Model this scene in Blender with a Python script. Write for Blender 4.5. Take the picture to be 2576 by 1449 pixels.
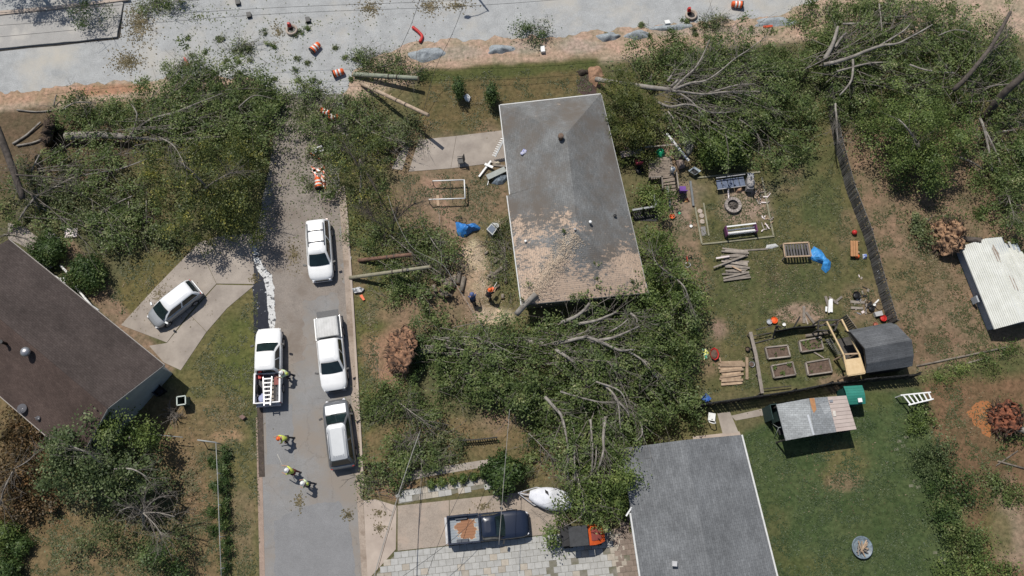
import bpy, bmesh, math, random
import numpy as np
from mathutils import Vector, Matrix, noise
R = math.radians
random.seed(7)
for o in list(bpy.data.objects): bpy.data.objects.remove(o)
S = bpy.context.scene
COL = S.collection
# ---------------------------------------------------------------- camera
TILT = R(17.0); DIST = 60.0; FPX = 2000.0
cam_d = bpy.data.cameras.new('camera'); cam = bpy.data.objects.new('camera', cam_d); COL.objects.link(cam)
CAM = Vector((0, -DIST*math.sin(TILT), DIST*math.cos(TILT)))
cam.location = CAM; cam.rotation_euler = (TILT, 0, 0)
cam_d.sensor_width = 36; cam_d.lens = 36*FPX/2576; cam_d.clip_end = 3000
S.camera = cam
# ---------------------------------------------------------------- sky, sun, exposure
SX, SY = 0.31, -0.45                      # shadow offset per metre of height
SUN_EL = math.atan(1/math.hypot(SX, SY)); SUN_AZ = math.atan2(-SX, -SY)
W = bpy.data.worlds.new('World'); S.world = W; W.use_nodes = True
wn = W.node_tree.nodes; wn.clear()
sky = wn.new('ShaderNodeTexSky'); sky.sky_type = 'NISHITA'; sky.sun_disc = False
sky.sun_elevation = SUN_EL; sky.sun_rotation = SUN_AZ % (2*math.pi)
bg = wn.new('ShaderNodeBackground'); bg.inputs[1].default_value = 0.08
wo = wn.new('ShaderNodeOutputWorld')
W.node_tree.links.new(sky.outputs[0], bg.inputs[0]); W.node_tree.links.new(bg.outputs[0], wo.inputs[0])
sl = bpy.data.lights.new('sun', 'SUN'); sl.energy = 4.2; sl.angle = R(0.5); sl.color = (1, .955, .885)
sun = bpy.data.objects.new('sun', sl); COL.objects.link(sun)
sun.rotation_euler = Vector((SX, SY, -1)).to_track_quat('-Z', 'Y').to_euler(); sun.location = (-15, 25, 60)
S.view_settings.view_transform = 'Standard'; S.view_settings.look = 'None'
S.view_settings.gamma = 1; S.view_settings.exposure = 0.0; S.view_settings.use_curve_mapping = False
# ---------------------------------------------------------------- layout: plan coordinates -> metres on the ground
CT, ST = math.cos(TILT), math.sin(TILT)
def G(px, py, h=0.0):
    u = (px-1288)/FPX; v = -(py-724.5)/FPX
    d = Vector((u, v*CT+ST, v*ST-CT)); k = (h-CAM.z)/d.z
    return Vector((CAM.x+d.x*k, CAM.y+d.y*k, h))
def project(x, y, z=0.0):
    dx = x-CAM.x; dy = y-CAM.y; dz = z-CAM.z
    dep = dy*ST-dz*CT; up = dy*CT+dz*ST
    return 1288+FPX*dx/dep, 724.5-FPX*up/dep
def zz(x0, y0, s): return lambda x, y: (x0+x/s, y0+y/s)
zA = zz(1543, 322, 4.5); zB = zz(617, 805, 6.0); zC = zz(1771, 738, 3.6); zD = zz(1100, 1174, 4.8); zE = zz(993, 322, 5.143)
def q(i, j): return zz(644*i, 483*j, 3.0)
# ---------------------------------------------------------------- mesh builder
class MB:
    def __init__(s): s.v = []; s.f = []; s.sm = []
    def face(s, pts, sm=False):
        n = len(s.v); s.v += [tuple(p) for p in pts]; s.f.append(tuple(range(n, n+len(pts)))); s.sm.append(sm); return s
    def hexa(s, a, b):                    # a: bottom ring, b: top ring (same count, ccw from above)
        n = len(s.v); k = len(a); s.v += [tuple(p) for p in a]+[tuple(p) for p in b]
        s.f.append(tuple(range(n+k-1, n-1, -1))); s.f.append(tuple(range(n+k, n+2*k)))
        for i in range(k):
            j = (i+1) % k; s.f.append((n+i, n+j, n+k+j, n+k+i))
        s.sm += [False]*(k+2); return s
    def box(s, c, d, rz=0.0, rx=0.0, ry=0.0):
        m = Matrix.Rotation(rz, 3, 'Z') @ Matrix.Rotation(ry, 3, 'Y') @ Matrix.Rotation(rx, 3, 'X'); c = Vector(c)
        P = lambda x, y, z: c + m @ Vector((x*d[0]/2, y*d[1]/2, z*d[2]/2))
        return s.hexa([P(-1,-1,-1), P(1,-1,-1), P(1,1,-1), P(-1,1,-1)], [P(-1,-1,1), P(1,-1,1), P(1,1,1), P(-1,1,1)])
    def prism(s, poly, z0, z1):
        a = sum(poly[i][0]*poly[(i+1)%len(poly)][1]-poly[(i+1)%len(poly)][0]*poly[i][1] for i in range(len(poly)))
        if a < 0: poly = poly[::-1]
        return s.hexa([(p[0], p[1], z0) for p in poly], [(p[0], p[1], z1) for p in poly])
    def beam(s, a, b, w, h):              # square bar between two world points
        a = Vector(a); b = Vector(b); d = (b-a); L = d.length; d.normalize()
        u = Vector((-d.y, d.x, 0)); u = u.normalized() if u.length > 1e-4 else Vector((1,0,0)); v = d.cross(u)
        if v.z < 0: v = -v; u = -u
        c = lambda p, i, j: p+u*(w/2*i)+v*(h/2*j)
        return s.hexa([c(a,-1,-1), c(b,-1,-1), c(b,1,-1), c(a,1,-1)], [c(a,-1,1), c(b,-1,1), c(b,1,1), c(a,1,1)]) if (d.cross(u)).z*1 >= 0 else s.hexa([c(a,1,-1), c(b,1,-1), c(b,-1,-1), c(a,-1,-1)], [c(a,1,1), c(b,1,1), c(b,-1,1), c(a,-1,1)])
    def tube(s, pts, r, n=8, cap=True, sm=True):
        pts = [Vector(p) for p in pts]; k = len(pts)
        if not hasattr(r, '__len__'): r = [r]*k
        if len(r) == 2 and k > 2: r = [r[0]+(r[1]-r[0])*i/(k-1) for i in range(k)]
        base = len(s.v); up = Vector((0, 0, 1)); ref = None
        for i, p in enumerate(pts):
            d = (pts[min(i+1, k-1)]-pts[max(i-1, 0)]).normalized()
            if ref is None: ref = d.cross(up); ref = ref.normalized() if ref.length > .05 else Vector((1, 0, 0))
            u = (ref-d*ref.dot(d)).normalized(); ref = u; v = d.cross(u)
            for j in range(n):
                a = 2*math.pi*j/n; q_ = p+u*(math.cos(a)*r[i])+v*(math.sin(a)*r[i]); s.v.append(tuple(q_))
        for i in range(k-1):
            for j in range(n):
                j2 = (j+1) % n; s.f.append((base+i*n+j, base+i*n+j2, base+(i+1)*n+j2, base+(i+1)*n+j)); s.sm.append(sm)
        if cap:
            s.f.append(tuple(base+j for j in range(n-1, -1, -1))); s.f.append(tuple(base+(k-1)*n+j for j in range(n))); s.sm += [False]*2
        return s
    def lathe(s, prof, c=(0,0,0), n=20, sm=True, sx=1, sy=1, rz=0):
        base = len(s.v); k = len(prof); ca, sa = math.cos(rz), math.sin(rz)
        for (r, z) in prof:
            for j in range(n):
                a = 2*math.pi*j/n; x = r*math.cos(a)*sx; y = r*math.sin(a)*sy
                s.v.append((c[0]+x*ca-y*sa, c[1]+x*sa+y*ca, c[2]+z))
        for i in range(k-1):
            for j in range(n):
                j2 = (j+1) % n; s.f.append((base+i*n+j, base+i*n+j2, base+(i+1)*n+j2, base+(i+1)*n+j)); s.sm.append(sm)
        s.f.append(tuple(base+j for j in range(n-1, -1, -1))); s.f.append(tuple(base+(k-1)*n+j for j in range(n))); s.sm += [False]*2
        return s
    def grid(s, rows, sm=True, closed=False):   # rows of points -> lofted surface
        base = len(s.v); k = len(rows[0])
        for r_ in rows: s.v += [tuple(p) for p in r_]
        for i in range(len(rows)-1):
            for j in range(k if closed else k-1):
                j2 = (j+1) % k; s.f.append((base+i*k+j, base+i*k+j2, base+(i+1)*k+j2, base+(i+1)*k+j)); s.sm.append(sm)
        return s
    def build(s, name, m, parent=None, local=False, loc=None):
        me = bpy.data.meshes.new(name); v = s.v
        off = Vector((0, 0, 0))
        if parent is not None and not local: off = WL(parent)
        elif loc is not None: off = Vector(loc)
        if off.length > 0 : v = [(p[0]-off.x, p[1]-off.y, p[2]-off.z) for p in v]
        me.from_pydata(v, [], s.f); me.update()
        uvl = me.uv_layers.new(name='UVMap'); co = me.vertices; lp = me.loops
        if len(me.polygons) < 6000:
            dat = np.zeros(len(lp)*2, dtype=np.float32)
            for p in me.polygons:
                n = p.normal
                if abs(n.z) > .9995: u = Vector((1, 0, 0)); w = Vector((0, 1, 0))
                else: u = Vector((-n.y, n.x, 0)).normalized(); w = n.cross(u)
                for li in p.loop_indices:
                    c = co[lp[li].vertex_index].co; dat[2*li] = c.dot(u); dat[2*li+1] = c.dot(w)
            uvl.data.foreach_set('uv', dat)
        me.polygons.foreach_set('use_smooth', s.sm)
        me.materials.append(m)
        o = bpy.data.objects.new(name, me); COL.objects.link(o)
        if parent is not None: o.parent = parent
        elif loc is not None: o.location = loc
        return o
def WL(o):
    l = Vector(o.location)
    while o.parent: o = o.parent; l += Vector(o.location)
    return l
def thing(name, label, cat, loc=(0,0,0), rz=0.0, group=None):
    o = bpy.data.objects.new(name, None); COL.objects.link(o); o.location = loc; o.rotation_euler = (0, 0, rz); o.empty_display_size = .2
    o['label'] = label; o['category'] = cat
    if group: o['group'] = group
    return o
def tag(o, label=None, cat=None, group=None, kind=None):
    if label: o['label'] = label
    if cat: o['category'] = cat
    if group: o['group'] = group
    if kind: o['kind'] = kind
    return o
def copy_tree(o, parent=None):
    c = o.copy(); COL.objects.link(c); c.parent = parent
    for ch in list(o.children): copy_tree(ch, c)
    return c
# ---------------------------------------------------------------- materials
MATS = {}
def mat(name, c1, c2=None, scale=4.0, rough=.8, bump=0.0, bscale=None, metal=0.0, spec=.3, detail=6, lo=.35, hi=.65, rnd=0.0, coord='pos', c3=None, coat=0.0, bdist=.02):
    if name in MATS: return MATS[name]
    m = bpy.data.materials.new(name); m.use_nodes = True; nt = m.node_tree; N = nt.nodes; L = nt.links
    b = N['Principled BSDF']; b.inputs['Roughness'].default_value = rough; b.inputs['Metallic'].default_value = metal
    b.inputs['Specular IOR Level'].default_value = spec; b.inputs['Coat Weight'].default_value = coat
    if c2 is None: c2 = tuple(x*.82 for x in c1)
    if coord == 'pos': tc = N.new('ShaderNodeNewGeometry').outputs['Position']
    else: tc = N.new('ShaderNodeTexCoord').outputs['Object']
    nz = N.new('ShaderNodeTexNoise'); nz.inputs['Scale'].default_value = scale; nz.inputs['Detail'].default_value = detail; nz.inputs['Roughness'].default_value = .62
    L.new(tc, nz.inputs['Vector'])
    cr = N.new('ShaderNodeValToRGB'); cr.color_ramp.elements[0].position = lo; cr.color_ramp.elements[1].position = hi
    cr.color_ramp.elements[0].color = (*c2, 1); cr.color_ramp.elements[1].color = (*c1, 1)
    if c3: e = cr.color_ramp.elements.new((lo+hi)/2); e.color = (*c3, 1)
    L.new(nz.outputs['Fac'], cr.inputs['Fac']); out = cr.outputs['Color']
    if rnd:
        oi = N.new('ShaderNodeObjectInfo'); mr = N.new('ShaderNodeMapRange'); mr.inputs['To Min'].default_value = 1-rnd; mr.inputs['To Max'].default_value = 1+rnd
        L.new(oi.outputs['Random'], mr.inputs['Value'])
        mx = N.new('ShaderNodeMix'); mx.data_type = 'RGBA'; mx.blend_type = 'MULTIPLY'; mx.inputs['Factor'].default_value = 1
        L.new(out, mx.inputs[6]); L.new(mr.outputs[0], mx.inputs[7]); out = mx.outputs[2]
    L.new(out, b.inputs['Base Color'])
    if bump:
        n2 = N.new('ShaderNodeTexNoise'); n2.inputs['Scale'].default_value = bscale or scale*6; n2.inputs['Detail'].default_value = 5
        L.new(tc, n2.inputs['Vector']); bp = N.new('ShaderNodeBump'); bp.inputs['Strength'].default_value = bump; bp.inputs['Distance'].default_value = bdist
        L.new(n2.outputs['Fac'], bp.inputs['Height']); L.new(bp.outputs[0], b.inputs['Normal'])
    MATS[name] = m; return m
def nodes_of(m): return m.node_tree.nodes, m.node_tree.links, m.node_tree.nodes['Principled BSDF']
def leaf_mat(name, cols, trans=.34, rough=.5):
    m = bpy.data.materials.new(name); m.use_nodes = True; N, L, b = nodes_of(m)
    g = N.new('ShaderNodeNewGeometry'); cr = N.new('ShaderNodeValToRGB'); el = cr.color_ramp.elements
    for i, c in enumerate(cols):
        e = el[i] if i < 2 else el.new(.5); e.color = (*c[1], 1); e.position = c[0]
    nz = N.new('ShaderNodeTexNoise'); nz.inputs['Scale'].default_value = 1.1; nz.inputs['Detail'].default_value = 3
    L.new(g.outputs['Position'], nz.inputs['Vector'])
    mr = N.new('ShaderNodeMapRange'); mr.inputs['From Min'].default_value = .3; mr.inputs['From Max'].default_value = .7; mr.inputs['To Min'].default_value = -.18; mr.inputs['To Max'].default_value = .62
    L.new(nz.outputs['Fac'], mr.inputs['Value'])
    ad = N.new('ShaderNodeMath'); ad.operation = 'ADD'; L.new(g.outputs['Random Per Island'], ad.inputs[0]); L.new(mr.outputs[0], ad.inputs[1])
    cm = N.new('ShaderNodeMath'); cm.operation = 'MULTIPLY_ADD'; cm.inputs[1].default_value = .50; cm.inputs[2].default_value = .0; L.new(g.outputs['Random Per Island'], cm.inputs[0]); L.new(mr.outputs[0], cm.inputs[2]); L.new(cm.outputs[0], cr.inputs['Fac']); L.new(cr.outputs['Color'], b.inputs['Base Color'])
    b.inputs['Roughness'].default_value = rough; b.inputs['Specular IOR Level'].default_value = .35
    tr = N.new('ShaderNodeBsdfTranslucent'); L.new(cr.outputs['Color'], tr.inputs['Color'])
    mx = N.new('ShaderNodeMixShader'); mx.inputs[0].default_value = trans; L.new(b.outputs[0], mx.inputs[1]); L.new(tr.outputs[0], mx.inputs[2])
    L.new(mx.outputs[0], N['Material Output'].inputs['Surface']); return m
LEAF = {
 'green': leaf_mat('leaf_green', [(0, (0.061,0.095,0.030)), (1, (0.338,0.330,0.162)), (.45, (0.127,0.175,0.054)), (.8, (0.185,0.229,0.078))]),
 'deep': leaf_mat('leaf_deep', [(0, (0.035,0.063,0.020)), (1, (0.225,0.257,0.093)), (.5, (0.068,0.115,0.032)), (.82, (0.117,0.168,0.050))]),
 'yellow': leaf_mat('leaf_yellow_flecked', [(0, (0.053,0.075,0.025)), (.95, (0.43,0.39,0.08)), (.5, (0.108,0.134,0.038)), (.72, (0.165,0.18,0.05))]),
 'wilted': leaf_mat('leaf_wilted', [(0, (0.067,0.090,0.035)), (1, (0.312,0.299,0.154)), (.5, (0.133,0.165,0.065)), (.8, (0.193,0.217,0.095))]),
 'pale': leaf_mat('leaf_pale', [(0, (0.051,0.077,0.028)), (1, (0.303,0.337,0.165)), (.5, (0.101,0.140,0.055)), (.8, (0.188,0.232,0.099))]),
 'russet': leaf_mat('leaf_russet', [(0, (0.042,0.034,0.018)), (1, (0.288,0.161,0.066)), (.5, (0.108,0.075,0.033)), (.8, (0.180,0.109,0.050))]),
 'cedar': leaf_mat('leaf_cedar', [(0, (0.055,0.077,0.020)), (1, (0.229,0.214,0.064)), (.5, (0.106,0.128,0.032)), (.8, (0.156,0.171,0.045))]),
 'dry': leaf_mat('leaf_dry', [(0, (0.120,0.100,0.050)), (1, (0.320,0.260,0.160)), (.5, (0.200,0.165,0.085)), (.8, (0.260,0.210,0.120))]),
 'bright': leaf_mat('leaf_bright', [(0, (0.068,0.106,0.028)), (1, (0.324,0.364,0.114)), (.5, (0.129,0.182,0.048)), (.8, (0.197,0.250,0.072))]),
}
BARK = mat('bark', (.31,.285,.25), (.16,.142,.122), scale=2.5, rough=.9, bump=.5, bscale=25)
BARKD = mat('bark_dark', (.12,.10,.085), (.05,.042,.036), scale=3, rough=.9, bump=.5, bscale=25)
TWIG = mat('twig', (.235,.21,.185), (.11,.095,.08), scale=2, rough=.9)
CUTWOOD = mat('cut_wood', (.55,.42,.27), (.42,.30,.18), scale=6, rough=.8)
CLAY = mat('clay_soil', (.36,.20,.115), (.20,.11,.065), scale=3, rough=.95, bump=.6, bscale=14)
WHITE = mat('white_paint', (.78,.78,.76), (.66,.66,.64), scale=2, rough=.5)
CONC = mat('concrete', (.36,.315,.27), (.255,.22,.19), scale=.7, rough=.9, bump=.2, bscale=30, detail=9)
CONC2 = mat('concrete_pale', (.43,.36,.30), (.34,.28,.235), scale=.9, rough=.9, bump=.2, bscale=30, detail=9)
OLDWOOD = mat('weathered_wood', (.30,.26,.22), (.19,.165,.14), scale=3, rough=.85, rnd=.28)
TANWOOD = mat('tan_wood', (.42,.31,.21), (.30,.21,.14), scale=4, rough=.8, rnd=.25)
NEWWOOD = mat('new_lumber', (.66,.50,.29), (.55,.40,.22), scale=4, rough=.7, rnd=.12)
DARKWOOD = mat('dark_wood', (.075,.068,.062), (.038,.035,.033), scale=3, rough=.8, rnd=.35)
BLACK = mat('black_plastic', (.022,.022,.024), (.015,.015,.016), rough=.45)
RUBBER = mat('tyre_rubber', (.025,.025,.026), (.017,.017,.018), rough=.85)
STEEL = mat('steel', (.45,.45,.46), (.33,.33,.34), scale=5, rough=.4, metal=.7)
GLASS = mat('car_glass', (.016,.03,.031), (.01,.017,.019), scale=1.5, rough=.06, spec=.6, coord='obj')
ORANGE = mat('orange_plastic', (.75,.13,.03), (.62,.10,.025), scale=3, rough=.5)
REDP = mat('red_plastic', (.52,.035,.03), (.38,.025,.022), scale=3, rough=.5)
BLUE = mat('blue_tarp', (.055,.26,.62), (.035,.17,.48), scale=3, rough=.45)
# ================================================================ ground
def seg_dist(px, py, poly):
    inside = np.zeros(px.shape, bool); dmin = np.full(px.shape, 1e9)
    n = len(poly)
    for i in range(n):
        x1, y1 = poly[i]; x2, y2 = poly[(i+1) % n]
        c = ((y1 > py) != (y2 > py)); xi = (x2-x1)*(py-y1)/((y2-y1) if abs(y2-y1) > 1e-6 else 1e-6)+x1
        inside ^= (c & (px < xi))
        dx, dy = x2-x1, y2-y1; t = np.clip(((px-x1)*dx+(py-y1)*dy)/(dx*dx+dy*dy+1e-9), 0, 1)
        dmin = np.minimum(dmin, np.hypot(px-(x1+t*dx), py-(y1+t*dy)))
    return np.where(inside, -dmin, dmin)
rng = np.random.default_rng(11)
def smooth_noise(shape, cell):
    h, w = shape; gh, gw = h//cell+3, w//cell+3; g = rng.random((gh, gw))
    y = np.arange(h)/cell; x = np.arange(w)/cell; yi = y.astype(int); xi = x.astype(int); fy = (y-yi)[:, None]; fx = (x-xi)[None]
    fy = fy*fy*(3-2*fy); fx = fx*fx*(3-2*fx)
    a = g[yi][:, xi]; b = g[yi][:, xi+1]; c = g[yi+1][:, xi]; d = g[yi+1][:, xi+1]
    return (a*(1-fx)+b*fx)*(1-fy)+(c*(1-fx)+d*fx)*fy
step = .2
gx = np.arange(-52, 52.01, step); gy = np.arange(-30, 38.01, step)
gx[0] = -900; gx[-1] = 900; gy[0] = -900; gy[-1] = 900
X, Y = np.meshgrid(gx, gy)
PX, PY = project(np.clip(X, -52, 52), np.clip(Y, -30, 38))
nz = smooth_noise(X.shape, 14)-.5; nz2 = smooth_noise(X.shape, 5)-.5
nz3 = smooth_noise(X.shape, 30)
OLIVE = (.102,.101,.052); LAWN = (.071,.088,.037); DEEP = (.060,.087,.036); BROWN = (.175,.135,.088); DIRT = (.215,.16,.115); DRY = (.155,.135,.07); CLAYC = (.33,.235,.165); SAND = (.345,.28,.215); LITTER = (.135,.102,.06); DUST = (.29,.25,.20)
C = np.zeros(X.shape+(3,)); C[:] = OLIVE
C += (nz3[..., None]-.5)*np.array((.05,.03,.012))
def zone(poly, col, feather=18, warp=40, amt=1.0):
    global C
    d = seg_dist(PX, PY, poly)+(nz+.6*nz2)*warp
    w = np.clip(.5-d/(2*feather), 0, 1); w = (w*w*(3-2*w)*amt)[..., None]
    C = C*(1-w)+np.array(col)*w
def spot(cx, cy, rx, ry, col, amt=1.0, warp=.5):
    global C
    d = np.hypot((PX-cx)/rx, (PY-cy)/ry)+(nz+.9*nz2)*warp*1.5
    w = np.clip((1.3-d)/.8, 0, 1); w = (w*w*(3-2*w)*amt)[..., None]
    C = C*(1-w)+np.array(col)*w
zone([(-99,-99),(2700,-99),(2700,90),(2050,100),(1560,150),(1080,185),(880,260),(640,220),(-99,300)], SAND, 14, 16)
zone([(-99,232),(250,215),(330,225),(180,250),(-99,272)], CLAYC, 8, 10); zone([(200,222),(380,210),(380,230),(210,240)], (.33,.20,.13), 6, 8)
zone([(980,165),(1090,110),(1500,75),(1700,60),(1960,55),(2010,20),(2100,60),(1960,100),(1560,130),(1090,178)], (.345,.265,.20), 10, 12)
for a_ in ((1150,130,60,18),(1330,120,50,16),(1450,115,50,18),(1700,80,80,12),(1850,75,60,14)): spot(*a_, (.31,.27,.225), .8)
zone([(-99,290),(120,275),(330,330),(330,420),(-99,520)], (.11,.085,.055), 14, 30)
zone([(1070,185),(1500,150),(1500,235),(1260,260),(1255,345),(1050,340)], (.118,.098,.048), 12, 30)
zone([(1060,180),(1500,150),(1510,175),(1090,205)], (.075,.088,.032), 8, 14)
zone([(960,340),(1290,320),(1300,600),(1250,640),(1250,830),(980,830),(1000,520)], BROWN, 20, 40)
zone([(1060,420),(1110,425),(1130,600),(1230,780),(1250,820),(1180,820),(1120,640),(1070,520)], DIRT, 16, 20)
zone([(1050,440),(1110,440),(1170,600),(1160,630),(1100,540)], (.27,.185,.135), 14, 20)
spot(1200,690,40,80,(.33,.26,.18)); spot(1225,790,50,30,(.40,.33,.235),.9); spot(1195,640,30,40,(.55,.47,.33)); spot(1235,795,50,24,(.5,.42,.3))
zone([(1160,560),(1290,540),(1300,740),(1250,740),(1200,600)], (.105,.105,.045), 16, 30, .7)
zone([(885,540),(1000,560),(960,1000),(930,1260),(900,1250)], (.10,.105,.04), 14, 20)
spot(905,690,25,60,BROWN,.7); spot(985,900,60,90,(.25,.165,.11)); spot(960,770,50,50,BROWN,.6)
# back garden
zone([(1640,380),(2080,260),(2250,800),(2250,950),(1720,1010),(1640,800)], (.098,.097,.044), 16, 30)
spot(2010,420,60,60,LAWN,.9); spot(2060,520,60,80,LAWN,.8); spot(1900,760,110,60,LAWN,.6); spot(1850,680,60,40,LAWN,.5); spot(1990,720,80,50,LAWN,.7)
spot(1720,600,60,80,DIRT,.75); spot(1750,690,40,60,BROWN,.8); spot(1880,510,80,55,(.26,.205,.16)); spot(1660,400,60,40,DIRT,.8); spot(1720,520,40,50,(.24,.19,.15),.8)
spot(1810,830,40,40,(.24,.175,.14),.8); spot(2010,790,60,22,(.26,.195,.15),.9); spot(1790,900,40,60,BROWN,.7); spot(2000,450,40,50,BROWN,.5); spot(2180,780,50,60,BROWN,.9); spot(2130,600,30,60,BROWN,.6)
spot(1960,960,120,30,LAWN,.7); spot(2110,960,50,25,DIRT,.8); spot(2040,880,60,30,LAWN,.5)
# far yard
zone([(2100,330),(2576,300),(2700,900),(2576,870),(2300,945),(2250,810),(2160,500)], (.180,.136,.090), 14, 30)
spot(2300,700,90,50,(.135,.115,.062),.8); spot(2290,860,110,50,(.145,.105,.068),.8); spot(2480,480,60,40,(.14,.105,.07),.7)
zone([(2300,945),(2700,870),(2700,960),(2330,985)], (.09,.095,.04), 12, 20, .7)
zone([(2330,970),(2700,920),(2700,1500),(2480,1500),(2400,1200)], (.14,.095,.056), 20, 40)
spot(2470,1180,60,60,(.12,.085,.05)); spot(2540,1330,50,90,(.23,.18,.13)); spot(2500,1330,40,60,(.10,.10,.04),.7)
zone([(1860,1095),(1940,1050),(2180,1010),(2310,985),(2420,1449),(2430,1700),(1700,1700),(1950,1449)], DEEP, 10, 20)
spot(2120,1160,80,60,(.125,.115,.052),.85); spot(2130,1215,50,25,BROWN,.8); spot(2180,1010,60,20,(.07,.09,.035)); spot(1950,1350,40,100,(.085,.09,.04),.6); spot(2050,1430,120,40,(.08,.09,.035),.6); spot(2200,1330,90,120,(.052,.075,.03),.6)
zone([(1700,1040),(1850,1030),(1865,1095),(1720,1105)], (.12,.115,.055), 10, 14)
# street-side lawn and lower left
zone([(470,740),(660,640),(660,1100),(640,1500),(560,1500),(560,1120),(430,950)], (.118,.112,.050), 12, 30)
spot(600,880,60,110,(.088,.105,.034),.8); spot(560,1060,90,60,(.16,.125,.07),.7); spot(600,1300,40,100,(.16,.13,.08),.8); spot(640,1080,20,80,LAWN,.8)
zone([(-99,980),(440,1000),(545,1100),(560,1500),(-99,1500)], (.15,.118,.065), 20, 30)
zone([(320,660),(490,620),(480,650),(320,820),(280,780)], (.115,.105,.045), 12, 20)
spot(250,1220,120,80,(.125,.115,.05),.8); spot(480,1200,50,100,(.17,.125,.075),.8); spot(110,1230,70,120,(.12,.075,.038),.8); spot(590,1100,60,20,(.25,.18,.11),.9)
zone([(900,1090),(1100,1040),(1400,1090),(1640,1100),(1600,1200),(1000,1250),(920,1250)], (.14,.115,.06), 14, 30)
spot(1000,1235,50,25,(.21,.14,.09)); spot(1240,1060,70,30,(.20,.15,.10),.8)
zone([(100,610),(180,600),(330,790),(440,930),(400,950),(280,820)], (.20,.15,.105), 8, 8)
C = np.clip(C, .01, .9)
me = bpy.data.meshes.new('ground'); ny, nx = X.shape
co = np.stack([X, Y, np.zeros_like(X)], -1).reshape(-1, 3).astype(np.float32)
ii = (np.arange(ny-1)[:, None]*nx+np.arange(nx-1)[None]).ravel(); quads = np.stack([ii, ii+1, ii+nx+1, ii+nx], -1).astype(np.int32)
me.vertices.add(len(co)); me.vertices.foreach_set('co', co.ravel()); me.loops.add(quads.size); me.loops.foreach_set('vertex_index', quads.ravel())
me.polygons.add(len(quads)); me.polygons.foreach_set('loop_start', np.arange(0, quads.size, 4, dtype=np.int32)); me.update(calc_edges=True)
at = me.color_attributes.new('soil', 'FLOAT_COLOR', 'POINT'); at.data.foreach_set('color', np.concatenate([C, np.ones(C.shape[:2]+(1,))], -1).astype(np.float32).ravel())
gm = bpy.data.materials.new('ground_soil'); gm.use_nodes = True; N, L, b = nodes_of(gm)
vc = N.new('ShaderNodeVertexColor'); vc.layer_name = 'soil'; geo = N.new('ShaderNodeNewGeometry')
def noise_node(N, L, vec, sc, det=8, ro=.7):
    n = N.new('ShaderNodeTexNoise'); n.inputs['Scale'].default_value = sc; n.inputs['Detail'].default_value = det; n.inputs['Roughness'].default_value = ro; L.new(vec, n.inputs['Vector']); return n
def ramp(N, L, fac, stops):
    c = N.new('ShaderNodeValToRGB'); e = c.color_ramp.elements
    for i, (p, col) in enumerate(stops):
        x = e[i] if i < 2 else e.new(p); x.position = p; x.color = (*col, 1)
    L.new(fac, c.inputs['Fac']); return c
def mixc(N, L, a, b_, fac, mode='MULTIPLY'):
    x = N.new('ShaderNodeMix'); x.data_type = 'RGBA'; x.blend_type = mode
    if isinstance(fac, float): x.inputs['Factor'].default_value = fac
    else: L.new(fac, x.inputs['Factor'])
    for k, s in ((6, a), (7, b_)):
        if isinstance(s, tuple): x.inputs[k].default_value = (*s, 1)
        else: L.new(s, x.inputs[k])
    return x.outputs[2]
n1 = noise_node(N, L, geo.outputs['Position'], 3.2); r1 = ramp(N, L, n1.outputs['Fac'], [(.3, (.5,.52,.48)), (.72, (1.5,1.42,1.4))])
n2 = noise_node(N, L, geo.outputs['Position'], .6, 6); r2 = ramp(N, L, n2.outputs['Fac'], [(.34, (.78,.86,.8)), (.66, (1.24,1.12,1.16))])
c1 = mixc(N, L, vc.outputs['Color'], r1.outputs['Color'], 1.0); c2 = mixc(N, L, c1, r2.outputs['Color'], 1.0)
n3 = noise_node(N, L, geo.outputs['Position'], 9, 3); r3 = ramp(N, L, n3.outputs['Fac'], [(.60, (0,0,0)), (.70, (1,1,1))])
c3 = mixc(N, L, c2, (.24,.185,.11), r3.outputs['Color'], 'MIX')
fm = N.new('ShaderNodeMath'); fm.operation = 'MULTIPLY'; fm.inputs[1].default_value = .38; L.new(r3.outputs['Color'], fm.inputs[0])
c3 = mixc(N, L, c2, (.24,.185,.11), fm.outputs[0], 'MIX')
L.new(c3, b.inputs['Base Color']); b.inputs['Roughness'].default_value = .95; b.inputs['Specular IOR Level'].default_value = .1
bp = N.new('ShaderNodeBump'); bp.inputs['Strength'].default_value = .8; bp.inputs['Distance'].default_value = .06; L.new(n1.outputs['Fac'], bp.inputs['Height']); L.new(bp.outputs[0], b.inputs['Normal'])
me.materials.append(gm); ground = bpy.data.objects.new('ground', me); COL.objects.link(ground); ground['kind'] = 'structure'
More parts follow.
